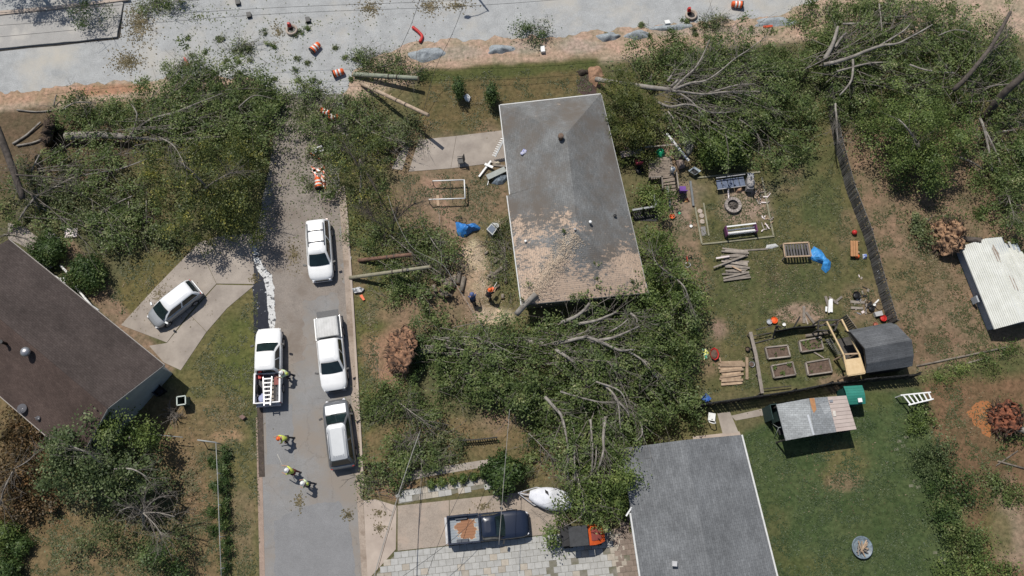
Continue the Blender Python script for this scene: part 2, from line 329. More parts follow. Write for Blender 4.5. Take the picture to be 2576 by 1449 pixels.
# ---------------------------------------------------------------- sheets
def wob(poly, amp=4, n=6, closed=True, seed=0):
    out = []; r = random.Random(seed)
    for i in range(len(poly)):
        a = poly[i]; c = poly[(i+1) % len(poly)]
        k = max(1, int(math.hypot(c[0]-a[0], c[1]-a[1])/n))
        for t in range(k):
            f = t/k; j = amp if t else amp*.5
            nn = noise.noise((a[0]*.013+f*k*.3, a[1]*.017, seed))*j*1.4+r.uniform(-.4, .4)*j
            dx, dy = c[0]-a[0], c[1]-a[1]; l = math.hypot(dx, dy)+1e-6
            out.append((a[0]+dx*f-dy/l*nn, a[1]+dy*f+dx/l*nn))
    return out
def sheet(name, poly, z, m, amp=0, parent=None, thick=0, seed=1, n=8):
    if amp: poly = wob(poly, amp, n, seed=seed)
    pts = [G(*p) for p in poly]
    b_ = MB()
    if thick: b_.prism([(p.x, p.y) for p in pts], z-thick, z)
    else:
        a = sum(pts[i].x*pts[(i+1)%len(pts)].y-pts[(i+1)%len(pts)].x*pts[i].y for i in range(len(pts)))
        if a < 0: pts = pts[::-1]
        b_.face([(p.x, p.y, z) for p in pts])
    o = b_.build(name, m, parent)
    if parent is None: o['kind'] = 'structure'
    return o
def surf(name, base, var, tint, sc1=1.0, sc2=14, stain=None, st_sc=.25, lo=.5, hi=.62, crack=None, rough=.9, bump=.5, st_amt=1.0):
    m = bpy.data.materials.new(name); m.use_nodes = True; N, L, b = nodes_of(m); P = N.new('ShaderNodeNewGeometry').outputs['Position']
    a = noise_node(N, L, P, sc1, 9); c = ramp(N, L, a.outputs['Fac'], [(.32, tuple(x*(1-var) for x in base)), (.68, tuple(x*(1+var) for x in base))])
    g = noise_node(N, L, P, sc2, 4); cg = ramp(N, L, g.outputs['Fac'], [(.3, (.78,.78,.78)), (.7, (1.2,1.2,1.2))]); out = mixc(N, L, c.outputs['Color'], cg.outputs['Color'], 1.0)
    if stain:
        s = noise_node(N, L, P, st_sc, 7, .65); cs = ramp(N, L, s.outputs['Fac'], [(lo, (0,0,0)), (hi, (st_amt,)*3)]); out = mixc(N, L, out, stain, cs.outputs['Color'], 'MIX')
    if crack:
        v = N.new('ShaderNodeTexVoronoi'); v.feature = 'DISTANCE_TO_EDGE'; v.inputs['Scale'].default_value = crack
        w = noise_node(N, L, P, 1.2, 5); wm = N.new('ShaderNodeVectorMath'); wm.operation = 'ADD'; L.new(P, wm.inputs[0]); L.new(w.outputs['Color'], wm.inputs[1]); L.new(wm.outputs[0], v.inputs['Vector'])
        cc = ramp(N, L, v.outputs['Distance'], [(.0, (.80,.79,.78)), (.010, (1,1,1))]); out = mixc(N, L, out, cc.outputs['Color'], 1.0)
    L.new(out, b.inputs['Base Color']); b.inputs['Roughness'].default_value = rough; b.inputs['Specular IOR Level'].default_value = .25
    bp = N.new('ShaderNodeBump'); bp.inputs['Strength'].default_value = bump; bp.inputs['Distance'].default_value = .015; L.new(g.outputs['Fac'], bp.inputs['Height']); L.new(bp.outputs[0], b.inputs['Normal']); return m
GRAVEL = surf('road_gravel', (.335,.342,.34), .16, None, .9, 11, stain=(.43,.40,.345), st_sc=.22, lo=.50, hi=.72, bump=1.0, st_amt=.9)
ROCK = surf('crushed_rock', (.265,.29,.305), .2, None, 2.0, 8, bump=1.0)
ASPH = surf('street_asphalt', (.225,.222,.218), .13, None, .5, 20, stain=(.235,.205,.175), st_sc=.22, lo=.42, hi=.62, crack=.33)
ASPHD = surf('street_silt', (.235,.205,.178), .18, None, 1.2, 12, stain=(.19,.16,.135), st_sc=.6)
ROADTOP = [(-900,-300),(900,-330),(3400,-560),(3400,-260),(2200,-40),(2010,14),(1960,40),(1800,52),(1560,72),(1390,92),(1100,100),(1020,112),(930,150),(885,195),(860,240),(700,240),(640,195),(500,190),(330,205),(180,212),(100,228),(-300,250),(-900,300)]
sheet('gravel_road', ROADTOP, .004, GRAVEL, 7, seed=3)
sheet('concrete_road_slab', [(-300,60),(0,43),(150,28),(305,5),(312,10),(296,95),(150,110),(0,124),(-300,150)], .16, surf('slab_concrete', (.33,.32,.305), .1, None, .6, 18, stain=(.41,.39,.36), st_sc=.4), 1.2, thick=.156, n=14)
sheet('road_kerb', [(-300,62),(-300,48),(0,32),(140,20),(328,-2),(330,4),(146,27),(0,42)], .26, CONC2, 0, thick=.10)
strip_later = 1
STREETL = [(668,1600),(664,1449),(658,1240),(652,1050),(644,880),(638,740),(634,640),(648,560),(672,450),(692,350),(704,235)]
STREETR = [(862,235),(880,330),(850,430),(862,540),(872,690),(884,870),(896,1080),(908,1300),(918,1449),(928,1600)]
sheet('street', STREETL+STREETR, .008, ASPH, 3, seed=5)
sheet('street_silt', [(690,250),(850,250),(850,330),(830,420),(852,520),(868,700),(878,860),(865,830),(850,740),(760,760),(770,900),(720,930),(690,830),(660,640),(690,420)], .012, ASPHD, 9, seed=6)
wm = surf('puddle_water', (.018,.021,.030), .2, None, 2, 5, stain=(.42,.43,.44), st_sc=2.4, lo=.63, hi=.65, rough=.08, bump=.0)
sheet('puddle', [(634,616),(640,612),(650,640),(662,672),(682,690),(686,730),(689,790),(684,832),(640,860),(636,740)], .016, wm, 2.5, seed=8, n=4)
foam = surf('puddle_foam', (.50,.50,.49), .2, None, 3, 8, stain=(.03,.032,.04), st_sc=3.0, lo=.53, hi=.57, rough=.5, bump=.0)
sheet('puddle_rim', [(638,614),(647,630),(655,655),(667,676),(684,690),(690,730),(693,790),(690,830),(676,832),(676,790),(670,735),(662,698),(650,684),(640,660),(635,640)], .02, foam, 2.0, seed=9, n=4)
sheet('street_patch', [(690,1310),(760,1275),(850,1260),(875,1300),(900,1470),(692,1470)], .0115, surf('patched_asphalt', (.205,.205,.207), .10, None, .8, 20), 4, seed=12)
sheet('street_patch', [(668,1020),(735,1015),(742,1160),(672,1170)], .0112, surf('patched_asphalt2', (.215,.214,.213), .10, None, .8, 20), 3, seed=13)
CONCSTRIP = surf('kerb_concrete', (.33,.27,.22), .12, None, 1.0, 18, stain=(.23,.18,.14), st_sc=.8)
def strip(name, line, w, z0, z1, m, parent=None):
    P = [G(*p) for p in line]; Lf = []; Rt = []
    for i, p in enumerate(P):
        d = (P[min(i+1, len(P)-1)]-P[max(i-1, 0)]).normalized(); nrm = Vector((-d.y, d.x, 0)); Lf.append(p+nrm*w/2); Rt.append(p-nrm*w/2)
    b_ = MB()
    for i in range(len(P)-1):
        b_.hexa([(*a.xy, z0) for a in (Rt[i], Rt[i+1], Lf[i+1], Lf[i])], [(*a.xy, z1) for a in (Rt[i], Rt[i+1], Lf[i+1], Lf[i])])
    o = b_.build(name, m, parent)
    if parent is None: o['kind'] = 'structure'
    return o
kR = [(858,470),(866,540),(876,690),(887,870),(899,1080),(907,1225),(913,1330),(921,1449),(930,1600)]
strip('gutter_pan', [(x-3,y) for x, y in kR], .42, .0, .02, CONCSTRIP)
strip('kerb', [(x+7,y) for x, y in kR[:6]], .16, .0, .13, CONC2)
strip('gutter_pan', [(650,1050),(655,1240),(660,1449),(664,1600)], .36, .0, .021, surf('kerb_pink', (.30,.225,.18), .15, None, 1.0, 18))
strip('wet_edge', [(654,1025),(656,1100),(659,1200)], .42, .0, .026, surf('wet_silt', (.07,.055,.045), .35, None, 3, 12))
GAPSHADE = mat('gap_shade', (.045,.042,.04), (.025,.023,.022), scale=4, rough=.95)
strip('slab_gap_shade', [(-60,131),(0,127.5),(75,119),(150,113),(225,104),(299,97)], .16, .0, .012, GAPSHADE); strip('slab_gap_shade', [(299,96),(303,60),(309,10)], .22, .0, .013, GAPSHADE)  # flat strips whose dark colour paints the shaded gap along the slab edges
sheet('paver_bed', [(1000,1388),(1130,1374),(1345,1352),(1430,1338),(1560,1335),(1620,1480),(920,1480),(950,1440)], .01, mat('paver_sand', (.21,.195,.165), (.13,.125,.085), scale=2, rough=.95), 2)
sheet('paver_bed', [(1002,1234),(1240,1194),(1246,1224),(1002,1268)], .01, mat('paver_sand', (.21,.195,.165)), 2)
# driveways made of poured slabs
def slabs(name, polys, z, m):
    root = None
    for i, p in enumerate(polys):
        c = Vector((sum(a for a, _ in p)/len(p), sum(b_ for _, b_ in p)/len(p)))
        p = [(c.x+(a-c.x)*.994, c.y+(b_-c.y)*.994) for a, b_ in p]
        if root is None:
            root = bpy.data.objects.new(name, None); COL.objects.link(root); root.location = G(*c); root['kind'] = 'structure'
        sheet('slab', p, z+random.uniform(-.002, .002), m, 0, root, thick=z-.001)
    return root
slabs('driveway', [[(497,612),(560,590),(635,588),(638,640),(640,715),(545,714)], [(497,614),(545,714),(475,790),(392,722)], [(392,722),(475,790),(420,862),(304,818)], [(545,716),(640,718),(572,775),(520,835),(478,792)], [(478,792),(520,835),(455,932),(412,912),(375,870),(420,863)]], .03, CONC)
slabs('driveway', [[(1053,352),(1148,342),(1134,424),(1028,432)], [(1148,342),(1264,328),(1276,406),(1134,424)]], .03, CONC)
slabs('driveway', [[(985,425),(1022,352),(1036,350),(1012,428)]], .025, CONC)
slabs('driveway', [[(914,1258),(945,1256),(998,1272),(996,1382),(925,1460)]], .03, CONC2)
slabs('driveway', [[(1000,1272),(1130,1258),(1130,1372),(1000,1386)], [(1130,1258),(1330,1236),(1400,1238),(1430,1320),(1370,1345),(1130,1372)]], .03, surf('drive_tan', (.31,.26,.215), .12, None, .8, 16, stain=(.36,.29,.235), st_sc=.6, crack=.4))
slabs('walkway', [[(1005,1190),(1230,1155),(1236,1172),(1070,1200),(1008,1215)]], .02, CONC)
slabs('patio', [[(1742,1098),(1800,1092),(1860,1085),(1866,1100),(1745,1112)]], .02, CONC2)
slabs('walkway', [[(60,570),(100,600),(140,650),(100,640),(20,600),(20,560)]], .02, CONC)
# crushed-rock piles
def mound(name, cx, cy, rx, ry, h, m, rz=0, label=None, cat=None, group=None, seed=0, rough=.55):
    p = G(cx, cy); s = .0305; b_ = MB(); rows = []; n = 28
    for i in range(9):
        t = i/8; ring = []
        for j in range(n):
            a = 2*math.pi*j/n; nn = 1+rough*noise.noise((math.cos(a)*1.3, math.sin(a)*1.3, seed+t*.7)); r_ = t*nn
            x = math.cos(a)*rx*s*r_; y = math.sin(a)*ry*s*r_; z = h*(1-t*t)**1.0*(1+.7*noise.noise((x*1.7, y*1.7, seed)))
            ring.append((p.x+x*math.cos(rz)-y*math.sin(rz), p.y+x*math.sin(rz)+y*math.cos(rz), max(z, 0) if i < 8 else 0.0))
        rows.append(ring)
    b_.grid(rows, closed=True); o = b_.build(name, m, loc=p)
    if label: tag(o, label, cat, group)
    return o
for a in ((1075,138,42,20,.35), (1255,125,36,15,.3), (1532,93,32,15,.35), (1603,88,34,14,.35), (1690,70,60,10,.22), (1950,55,60,14,.2)):
    mound('gravel_pile', *a, ROCK, rz=.1, label={1075: 'largest mound of crushed rock below the curved red pipe', 1255: 'single crushed rock mound between the red pipe and the dark bush', 1532: 'crushed rock mound paired with a twin on the sandy shoulder', 1603: 'crushed rock mound paired with a twin on the sandy shoulder', 1690: 'long low crushed rock strip beside the white sack', 1950: 'flat crushed rock spread beside the orange-red sign'}[a[0]], cat='gravel pile', group='crushed rock mounds along the shoulder', seed=a[0])
# ================================================================ buildings
def shingle(name, c1, c2, dirt=None, bw=.32, bh=.145, var=.5, big=None, dmask=None):
    m = bpy.data.materials.new(name); m.use_nodes = True; N, L, b = nodes_of(m)
    tc = N.new('ShaderNodeTexCoord').outputs['UV']; P = N.new('ShaderNodeNewGeometry').outputs['Position']
    br = N.new('ShaderNodeTexBrick'); br.offset = .5; br.inputs['Scale'].default_value = 1; br.inputs['Brick Width'].default_value = bw; br.inputs['Row Height'].default_value = bh
    br.inputs['Mortar Size'].default_value = .006; br.inputs['Mortar Smooth'].default_value = .2
    br.inputs['Color1'].default_value = (*c1, 1); br.inputs['Color2'].default_value = (*c2, 1); br.inputs['Mortar'].default_value = (*[x*.6 for x in c2], 1); br.inputs['Bias'].default_value = 0
    L.new(tc, br.inputs['Vector'])
    n = noise_node(N, L, P, .45, 8); r = ramp(N, L, n.outputs['Fac'], [(.3, (.7,.7,.7)), (.7, (1.3,1.3,1.3))]); out = mixc(N, L, br.outputs['Color'], r.outputs['Color'], 1.0)
    n2 = noise_node(N, L, P, 10, 4); r2 = ramp(N, L, n2.outputs['Fac'], [(.3, (.8,.8,.8)), (.7, (1.2,1.2,1.2))]); out = mixc(N, L, out, r2.outputs['Color'], 1.0)
    if dirt:
        n3 = noise_node(N, L, P, .3, 6); r3 = ramp(N, L, n3.outputs['Fac'], [(.42, (0,0,0)), (.62, (1,1,1))]); out = mixc(N, L, out, dirt, r3.outputs['Color'], 'MIX')
    if dmask:
        y0, y1, tan1, tan2 = dmask
        sep = N.new('ShaderNodeSeparateXYZ'); L.new(P, sep.inputs[0])
        mr = N.new('ShaderNodeMapRange'); mr.inputs['From Min'].default_value = y0; mr.inputs['From Max'].default_value = y1; mr.inputs['To Min'].default_value = -.16; mr.inputs['To Max'].default_value = .20; L.new(sep.outputs['Y'], mr.inputs['Value'])
        mp = N.new('ShaderNodeMapping'); mp.inputs['Scale'].default_value = (1.0, 1.7, 1.0); L.new(P, mp.inputs['Vector'])
        na = noise_node(N, L, mp.outputs[0], 2.6, 10, .78); nb = noise_node(N, L, mp.outputs[0], .22, 3); 
        ad = N.new('ShaderNodeMath'); ad.operation = 'MULTIPLY_ADD'; ad.inputs[1].default_value = .75; L.new(nb.outputs['Fac'], ad.inputs[0]); L.new(na.outputs['Fac'], ad.inputs[2])
        a2 = N.new('ShaderNodeMath'); a2.operation = 'ADD'; L.new(ad.outputs[0], a2.inputs[0]); L.new(mr.outputs[0], a2.inputs[1])
        rm = ramp(N, L, a2.outputs[0], [(.93, (0,0,0)), (.985, (.93,.93,.93))])
        nf = noise_node(N, L, P, 7, 6, .7); rf_ = ramp(N, L, nf.outputs['Fac'], [(.38, (.15,.15,.15)), (.47, (1,1,1))]); fac_ = mixc(N, L, rm.outputs['Color'], rf_.outputs['Color'], 1.0)
        b2 = N.new('ShaderNodeTexBrick'); b2.inputs['Scale'].default_value = 1; b2.inputs['Brick Width'].default_value = 2.4; b2.inputs['Row Height'].default_value = .145; b2.inputs['Mortar Size'].default_value = .012
        b2.inputs['Color1'].default_value = (*tan1, 1); b2.inputs['Color2'].default_value = (*tan2, 1); b2.inputs['Mortar'].default_value = (*[x*.72 for x in tan2], 1); L.new(tc, b2.inputs['Vector'])
        out = mixc(N, L, out, b2.outputs['Color'], fac_, 'MIX')
    L.new(out, b.inputs['Base Color']); b.inputs['Roughness'].default_value = .9; b.inputs['Specular IOR Level'].default_value = .2
    bp = N.new('ShaderNodeBump'); bp.inputs['Strength'].default_value = .5; bp.inputs['Distance'].default_value = .012; L.new(br.outputs['Fac'], bp.inputs['Height']); bp.invert = True; L.new(bp.outputs[0], b.inputs['Normal']); return m
def isect(p1, p2, p3, p4):
    d = (p1.x-p2.x)*(p3.y-p4.y)-(p1.y-p2.y)*(p3.x-p4.x); a = p1.x*p2.y-p1.y*p2.x; b_ = p3.x*p4.y-p3.y*p4.x
    return Vector(((a*(p3.x-p4.x)-(p1.x-p2.x)*b_)/d, (a*(p3.y-p4.y)-(p1.y-p2.y)*b_)/d, p1.z))
def roof_slab(faces, th=.12):
    b_ = MB()
    for f in faces:
        f = [Vector(p) for p in f]; n = (f[1]-f[0]).cross(f[2]-f[0])
        if n.z < 0: f = f[::-1]
        b_.hexa([p-Vector((0, 0, th)) for p in f], f)
    return b_
def zrep(p, z): return Vector((p.x, p.y, z))
def inset(poly, d):
    c = sum(poly, Vector((0, 0, 0)))/len(poly); out = []
    n = len(poly)
    for i in range(n):
        a, p, e = poly[i-1], poly[i], poly[(i+1) % n]; u = (a-p).normalized(); v = (e-p).normalized(); s = abs(u.cross(v).z); out.append(p+(u+v)*(d/max(s, .2)))
    return out
# ---- the damaged house
EH = 2.7; RH = 4.7
NW = G(1258,264,EH); NE = G(1511,236,EH); SE = G(1630,738,EH); SW = G(1313,768,EH)
Np = G(1425,336,RH); Rs = G(1438,441,RH); Sp = G(1452,582,RH+.06)
Wn = G(1284,489,EH); Ws = G(1277,492,EH+.06)
Ex = isect(zrep(Wn, 0), zrep(Rs, 0), zrep(NE, 0), zrep(SE, 0)); En = zrep(Ex, EH); Es = zrep(Ex+(SE-NE).normalized()*-.03, EH+.06)
house = thing('house', 'single-storey hip-roofed house with storm-torn grey shingles baring tan decking', 'house', zrep((NW+SE)/2, 0))
ROOFG = shingle('roof_storm_grey', (.185,.188,.187), (.152,.154,.151), dirt=(.135,.118,.102), dmask=(G(0,470,3).y, G(0,735,3).y, (.53,.40,.30), (.45,.335,.25)))
rf = roof_slab([[NW, NE, Np], [NW, Np, Rs, Wn], [NE, En, Rs, Np]]).build('roof', ROOFG, house)
up = Vector((0, 0, .06)); SE2 = SE+up; SW2 = SW+up; Rs2 = Rs+up
rs = roof_slab([[Ws, Rs2, Sp, SW2], [Es, SE2, Sp, Rs2], [SW2, Sp, SE2]]).build('roof', ROOFG, house)
wl = inset([NW, SW, SE, NE], .42)
WALLB = mat('house_siding', (.22,.205,.18), (.16,.15,.13), scale=3, rough=.85)
MB().prism([(p.x, p.y) for p in wl], 0, EH-.10).build('wall', WALLB, house)
def trim(a, b_, w=.075, h=.13, m=mat('gutter_white', (.62,.62,.60)), parent=house, name='gutter', dz=-.05, out=.0):
    return MB().beam(Vector(a)+Vector((0,0,dz)), Vector(b_)+Vector((0,0,dz)), w, h).build(name, m, parent)
o_ = (NW-NE).normalized()*.06
trim(NW+o_, Wn+o_); trim(Ws+o_, SW2+o_); trim(NW, NE, w=.08, name='fascia'); trim(NE-o_*.6, SE-o_*.6, w=.05, h=.12, m=mat('grey_trim', (.35,.35,.34)), name='fascia'); trim(SW2, SE2, w=.05, h=.18, m=mat('dark_fascia', (.10,.10,.10)), name='fascia')
for (x, y, z, r_, h_, m_, nm) in ((1410,350,4.45,.20,.55,mat('rusty_flue', (.20,.13,.09), (.10,.075,.06), scale=8),'flue'), (1484,562,4.35,.10,.35,WHITE,'vent_pipe'), (1446,580,4.6,.08,.3,STEEL,'vent_pipe'), (1322,609,3.05,.09,.25,WHITE,'vent_pipe')):
    p = G(x, y, z); b_ = MB().lathe([(r_*.8, -.35), (r_*.8, h_*.7), (r_*1.05, h_*.7), (r_*1.05, h_), (r_*.5, h_*1.05)], p, 14); b_.build(nm, m_, house)
for (x, y) in ((1547,543),(1534,597)): MB().lathe([(.12, 0), (.13, .03), (.05, .05)], G(x, y, 3.5), 10).build('hole', BLACK, house)
for (x, y) in ((1470,250),(1505,247)): pass
# windows on the shaded south wall and street wall
for t in (.25, .7):
    a = wl[1].lerp(wl[2], t); d = (wl[2]-wl[1]).normalized(); ang = math.atan2(d.y, d.x)
    w = MB().box((a.x, a.y, 1.5), (1.3, .08, 1.1), ang).build('window', WHITE, house); MB().box((a.x-.0, a.y, 1.5), (1.1, .10, .9), ang).build('pane', GLASS, w)
for t in (.2, .62):
    a = wl[0].lerp(wl[1], t); d = (wl[1]-wl[0]).normalized(); ang = math.atan2(d.y, d.x)
    w = MB().box((a.x, a.y, 1.5), (1.3, .08, 1.1), ang).build('window', WHITE, house); MB().box((a.x, a.y, 1.5), (1.1, .10, .9), ang).build('pane', GLASS, w)
# ---- brown roofed house on the far side of the street
A = G(22,602,EH); B = G(413,918,EH); best = None
for i in range(200):
    hk = 3.2+i*.015; K = G(270,1028,hk); d = abs((zrep(K, 0)-zrep(B, 0)).normalized().dot(zrep(A-B, 0).normalized()))
    if best is None or d < best[0]: best = (d, hk, K)
K = best[2]; hk = best[1]
ax = zrep(A-B, 0).normalized(); pv = zrep(K-B, 0); pv = pv-ax*pv.dot(ax)
B2 = B+pv*2; A2 = A+pv*2; KA = zrep(A+pv, hk); KB = zrep(B+pv, hk)
house2 = thing('house', 'brown-roofed house with pale grey gable wall beside the angled driveway', 'house', zrep((A+B2)/2, 0))
ROOFB = shingle('roof_brown', (.070,.056,.051), (.056,.044,.040), bw=.3)
ROOFB2 = shingle('roof_brown_red', (.084,.060,.051), (.068,.048,.041), bw=.3)
r1 = roof_slab([[A, B, KB, KA]]).build('roof', ROOFB, house2); r2 = roof_slab([[A2, KA, KB, B2]]).build('roof', ROOFB2, house2)
iw = inset([A, A2, B2, B], .35); w0 = [zrep(p, 0) for p in iw]; zt = EH-.12
b_ = MB().prism([(p.x, p.y) for p in iw], 0, zt)
for (p, e) in ((iw[3], iw[2]), (iw[0], iw[1])):
    m_ = (p+e)/2; t = ax*(.06 if p is iw[3] else -.06)
    b_.hexa([zrep(p, zt), zrep(p+t, zt), zrep(e+t, zt), zrep(e, zt)][::-1], [zrep(m_, hk-.30), zrep(m_+t, hk-.30), zrep(m_+t, hk-.301), zrep(m_, hk-.301)][::-1])
b_.build('wall', mat('pale_siding', (.34,.37,.37), (.28,.31,.31), scale=1.5, rough=.7), house2)
trim(A, B, parent=house2, w=.1, h=.1, m=mat('gutter_brown', (.34,.31,.28))); trim(A2, B2, parent=house2, w=.1, h=.1, m=mat('gutter_brown', (.34,.31,.28)))
trim(B, KB, parent=house2, w=.05, h=.16, m=mat('grey_trim', (.3,.33,.33)), name='bargeboard', dz=-.1); trim(KB, B2, parent=house2, w=.05, h=.16, m=mat('grey_trim', (.3,.33,.33)), name='bargeboard', dz=-.1)
p = G(72,888,4.6); MB().lathe([(.12,-.5),(.12,.2),(.30,.25),(.34,.42),(.22,.58),(.05,.62)], p, 18).build('turbine_vent', STEEL, house2)
p = G(8,862,4.6); MB().lathe([(.10,-.4),(.10,.2),(.14,.22),(.14,.3)], p, 12).build('vent_pipe', BLACK, house2)
# satellite dish and mast on its rear eave
for (x, y, r_) in ((64,1030,.34), (104,1054,.16)):
    d_ = thing('satellite_dish', 'grey satellite dish on a short mast at the brown eave' if r_ > .2 else 'small grey antenna bracket on the brown eave', 'dish' if r_ > .2 else 'antenna', G(x, y, 2.7))
    MB().tube([(0,0,-.2),(0,0,.35)], .025, 8).build('mast', STEEL, d_, local=True); MB().lathe([(.02,.3),(r_*.6,.34),(r_,.42),(r_*.98,.43),(.02,.33)], (0,0,0), 18).build('reflector', mat('dish_grey', (.10,.10,.11)), d_, local=True)
    MB().tube([(0,-r_,.35),(0,0,.75)], .015, 6).build('feed_arm', STEEL, d_, local=True)
# pale trim torn off the porch of the brown house
SIDING = mat('pink_white_siding', (.72,.64,.62), (.6,.52,.5), scale=3, rough=.6)
z0 = q(0, 1.4907)  # 960x720 tile at y=720
z0 = zz(0, 483, 3.0)
def board(name, a, b_, w, h, m, label=None, cat=None, group=None, za=0.0, zb=None, parent=None):
    zb = za if zb is None else zb
    pa = G(*a, za+h/2); pb = G(*b_, zb+h/2)
    o = MB().beam(pa, pb, w, h).build(name, m, parent, loc=None if parent else zrep((pa+pb)/2, 0))
    if label: tag(o, label, cat, group)
    return o
for (a, c, w) in (((345,320),(410,340),.5), ((490,310),(582,305),.75), ((280,470),(330,520),.55), ((305,540),(365,580),.6), ((360,585),(400,555),.12), ((400,345),(465,345),.06)):
    board('siding_panel', z0(*a), z0(*c), w, .05, SIDING, 'pinkish white siding panel torn off beside the round shrubs', 'siding panel', 'torn siding panels by the brown house', za=.02)
gp = [G(*z0(x, y), .25+(y-550)*.002) for x, y in ((455,555),(520,620),(575,720),(640,800),(690,860),(745,895))]
tag(MB().tube(gp, .09, 6).build('fallen_gutter', WHITE, loc=zrep(gp[2], 0)), 'bent white gutter hanging loose along the brown house front', 'gutter')
tag(MB().beam(G(*z0(415,630), .1), G(*z0(495,690), .1), .05, .05).beam(G(*z0(495,690), .1), G(*z0(480,645), .1), .05, .05).beam(G(*z0(480,645),.1), G(*z0(420,660),.1), .05, .05).build('bent_trim', WHITE, loc=G(*z0(455,660))), 'broken thin white frame lying against the brown house', 'frame')
# ---- grey roofed house at the paved drive
a1 = G(1563,1128,2.6); a2 = G(1864,1094,2.6); a3 = G(2006,1660,2.6); a4 = G(1643,1660,2.6)
r1_ = (a1+a2)/2+Vector((0,0,1.0)); r2_ = (a3+a4)/2+Vector((0,0,1.0))
house3 = thing('house', 'grey architectural-shingle house with white gutters beside the green lawn', 'house', zrep((a1+a3)/2, 0))
ROOFC = shingle('roof_slate_grey', (.168,.174,.179), (.134,.139,.144), bw=.42, bh=.15)
roof_slab([[a1, r1_, r2_, a4]]).build('roof', ROOFC, house3); roof_slab([[a2, a3, r2_, r1_]]).build('roof', ROOFC, house3)
iw = inset([a1, a4, a3, a2], .38); zt = 2.45
b_ = MB().prism([(p.x, p.y) for p in iw], 0, zt); m_ = (iw[0]+iw[3])/2; t = Vector((0,-.06,0))
b_.hexa([zrep(iw[0], zt), zrep(iw[0]+t, zt), zrep(iw[3]+t, zt), zrep(iw[3], zt)], [zrep(m_, 3.35), zrep(m_+t, 3.35), zrep(m_+t, 3.351), zrep(m_, 3.351)])
b_.build('wall', mat('brick_brown', (.24,.16,.12), (.17,.11,.08), scale=5), house3)
nl = (a1-a2).normalized()*.07
trim(G(1588,1290,2.6)+nl, a4+nl, parent=house3, w=.11, h=.12); trim(a2-nl, a3-nl, parent=house3, w=.11, h=.12)
MB().beam(G(1575,1298,2.5), G(1589,1276,2.6), .1, .1).build('downspout', WHITE, house3)
p = G(1696,1418,3.3); MB().lathe([(.17,-.2),(.17,.12),(.24,.12),(.24,.2),(.2,.24)], p, 4, sm=False, rz=R(40)).build('roof_vent', mat('vent_grey', (.5,.5,.5)), house3)
# ---- white ribbed metal shed
SE_, SR_ = 1.25, 2.15
e0 = G(2417,622,SE_); e1 = G(2500,827,SE_); k0 = G(2476,592,SR_); k1 = G(2550,803,SR_)
axs = zrep(e1-e0, 0).normalized(); pr = zrep(k0-e0, 0); pr -= axs*pr.dot(axs); hw_ = pr.length; pr.normalize(); Ls = (e1-e0).length
shed = thing('metal_shed', 'long white ribbed metal shed dented by a fallen tree', 'shed', zrep(e0+pr*hw_+axs*Ls/2, 0))
SH = mat('white_metal', (.80,.80,.74), (.70,.70,.63), scale=1.2, rough=.4, metal=.0, spec=.5, rnd=.04); SH2 = mat('shed_wall', (.33,.37,.42), (.27,.3,.34), scale=2, rough=.6)
def SP(s, t, z): return zrep(e0, 0)+axs*s+pr*t+Vector((0, 0, z))
nst = 13
for side in (0, 1):
    for i in range(nst):
        t0 = i/nst; t1 = (i+1)/nst; w_ = 1.85 if side == 0 else 2.5
        f = (lambda t: (hw_*(t), SE_+.9*t)) if side == 0 else (lambda t: (hw_+t*hw_*2.1, SR_-.9*t))
        ta, za = f(t0); tb, zb = f(t1); g_ = (tb-ta)*.22; rise = .07
        L0 = -.05; L1 = Ls+.05
        if side == 1 and i > 6: L0 += [.5,.9,.4,1.1,.7,1.3][i-7]
        dip = (lambda s, t: -.35*math.exp(-((s-Ls*.08)/1.0)**2)*t) if side == 1 else (lambda s, t: 0)
        rows = []
        for s_ in np.linspace(L0, L1, 9):
            rows.append([SP(s_, ta+g_*.3, za+dip(s_, t0)-.02), SP(s_, ta+g_, za+rise+dip(s_, t0)), SP(s_, tb-g_, zb+rise+dip(s_, t1)), SP(s_, tb-g_*.3, zb+dip(s_, t1)-.02)])
        MB().grid(rows, sm=False).build('roof_panel', SH, shed)
        MB().beam(SP(L0, tb, zb-.02+dip(L0, t1)), SP(L1, tb, zb-.02), .06, .02).build('seam', SH2, shed)
wv = hw_*3.0
MB().prism([(p.x, p.y) for p in (SP(.1,.3,0), SP(Ls-.12,.3,0), SP(Ls-.12,wv,0), SP(.6,wv,0))], 0, SE_-.12).hexa([SP(Ls-.14,.12,SE_-.12), SP(Ls-.12,.12,SE_-.12), SP(Ls-.12,wv,SE_-.12), SP(Ls-.14,wv,SE_-.12)], [SP(Ls-.14,hw_,SR_-.12), SP(Ls-.12,hw_,SR_-.12), SP(Ls-.12,hw_*1.02,SR_-.12), SP(Ls-.14,hw_*1.02,SR_-.12)]).build('wall', SH2, shed)
for s_, t_, n in ((Ls*.55, hw_*1.55, 6), (Ls*.18, hw_*1.2, 4)):
    pts = [SP(s_+random.uniform(.35,.9)*math.cos(a)*1.1, t_+random.uniform(.12,.3)*math.sin(a)*1.2, 0) for a in np.linspace(0, 6.28, 14)[:-1]]
    MB().face([(p.x, p.y, SR_-.9*((((p-zrep(e0,0)).dot(pr))/hw_-1)/2.1)+.052) for p in pts]).build('dent_stain', mat('rust_dirt', (.42,.38,.32), (.24,.18,.14), scale=5), shed)
MB().box(SP(Ls*.62, -.02, .5), (.5,.12,.7), math.atan2(axs.y, axs.x)).build('door', mat('grey_door', (.4,.42,.45)), shed)
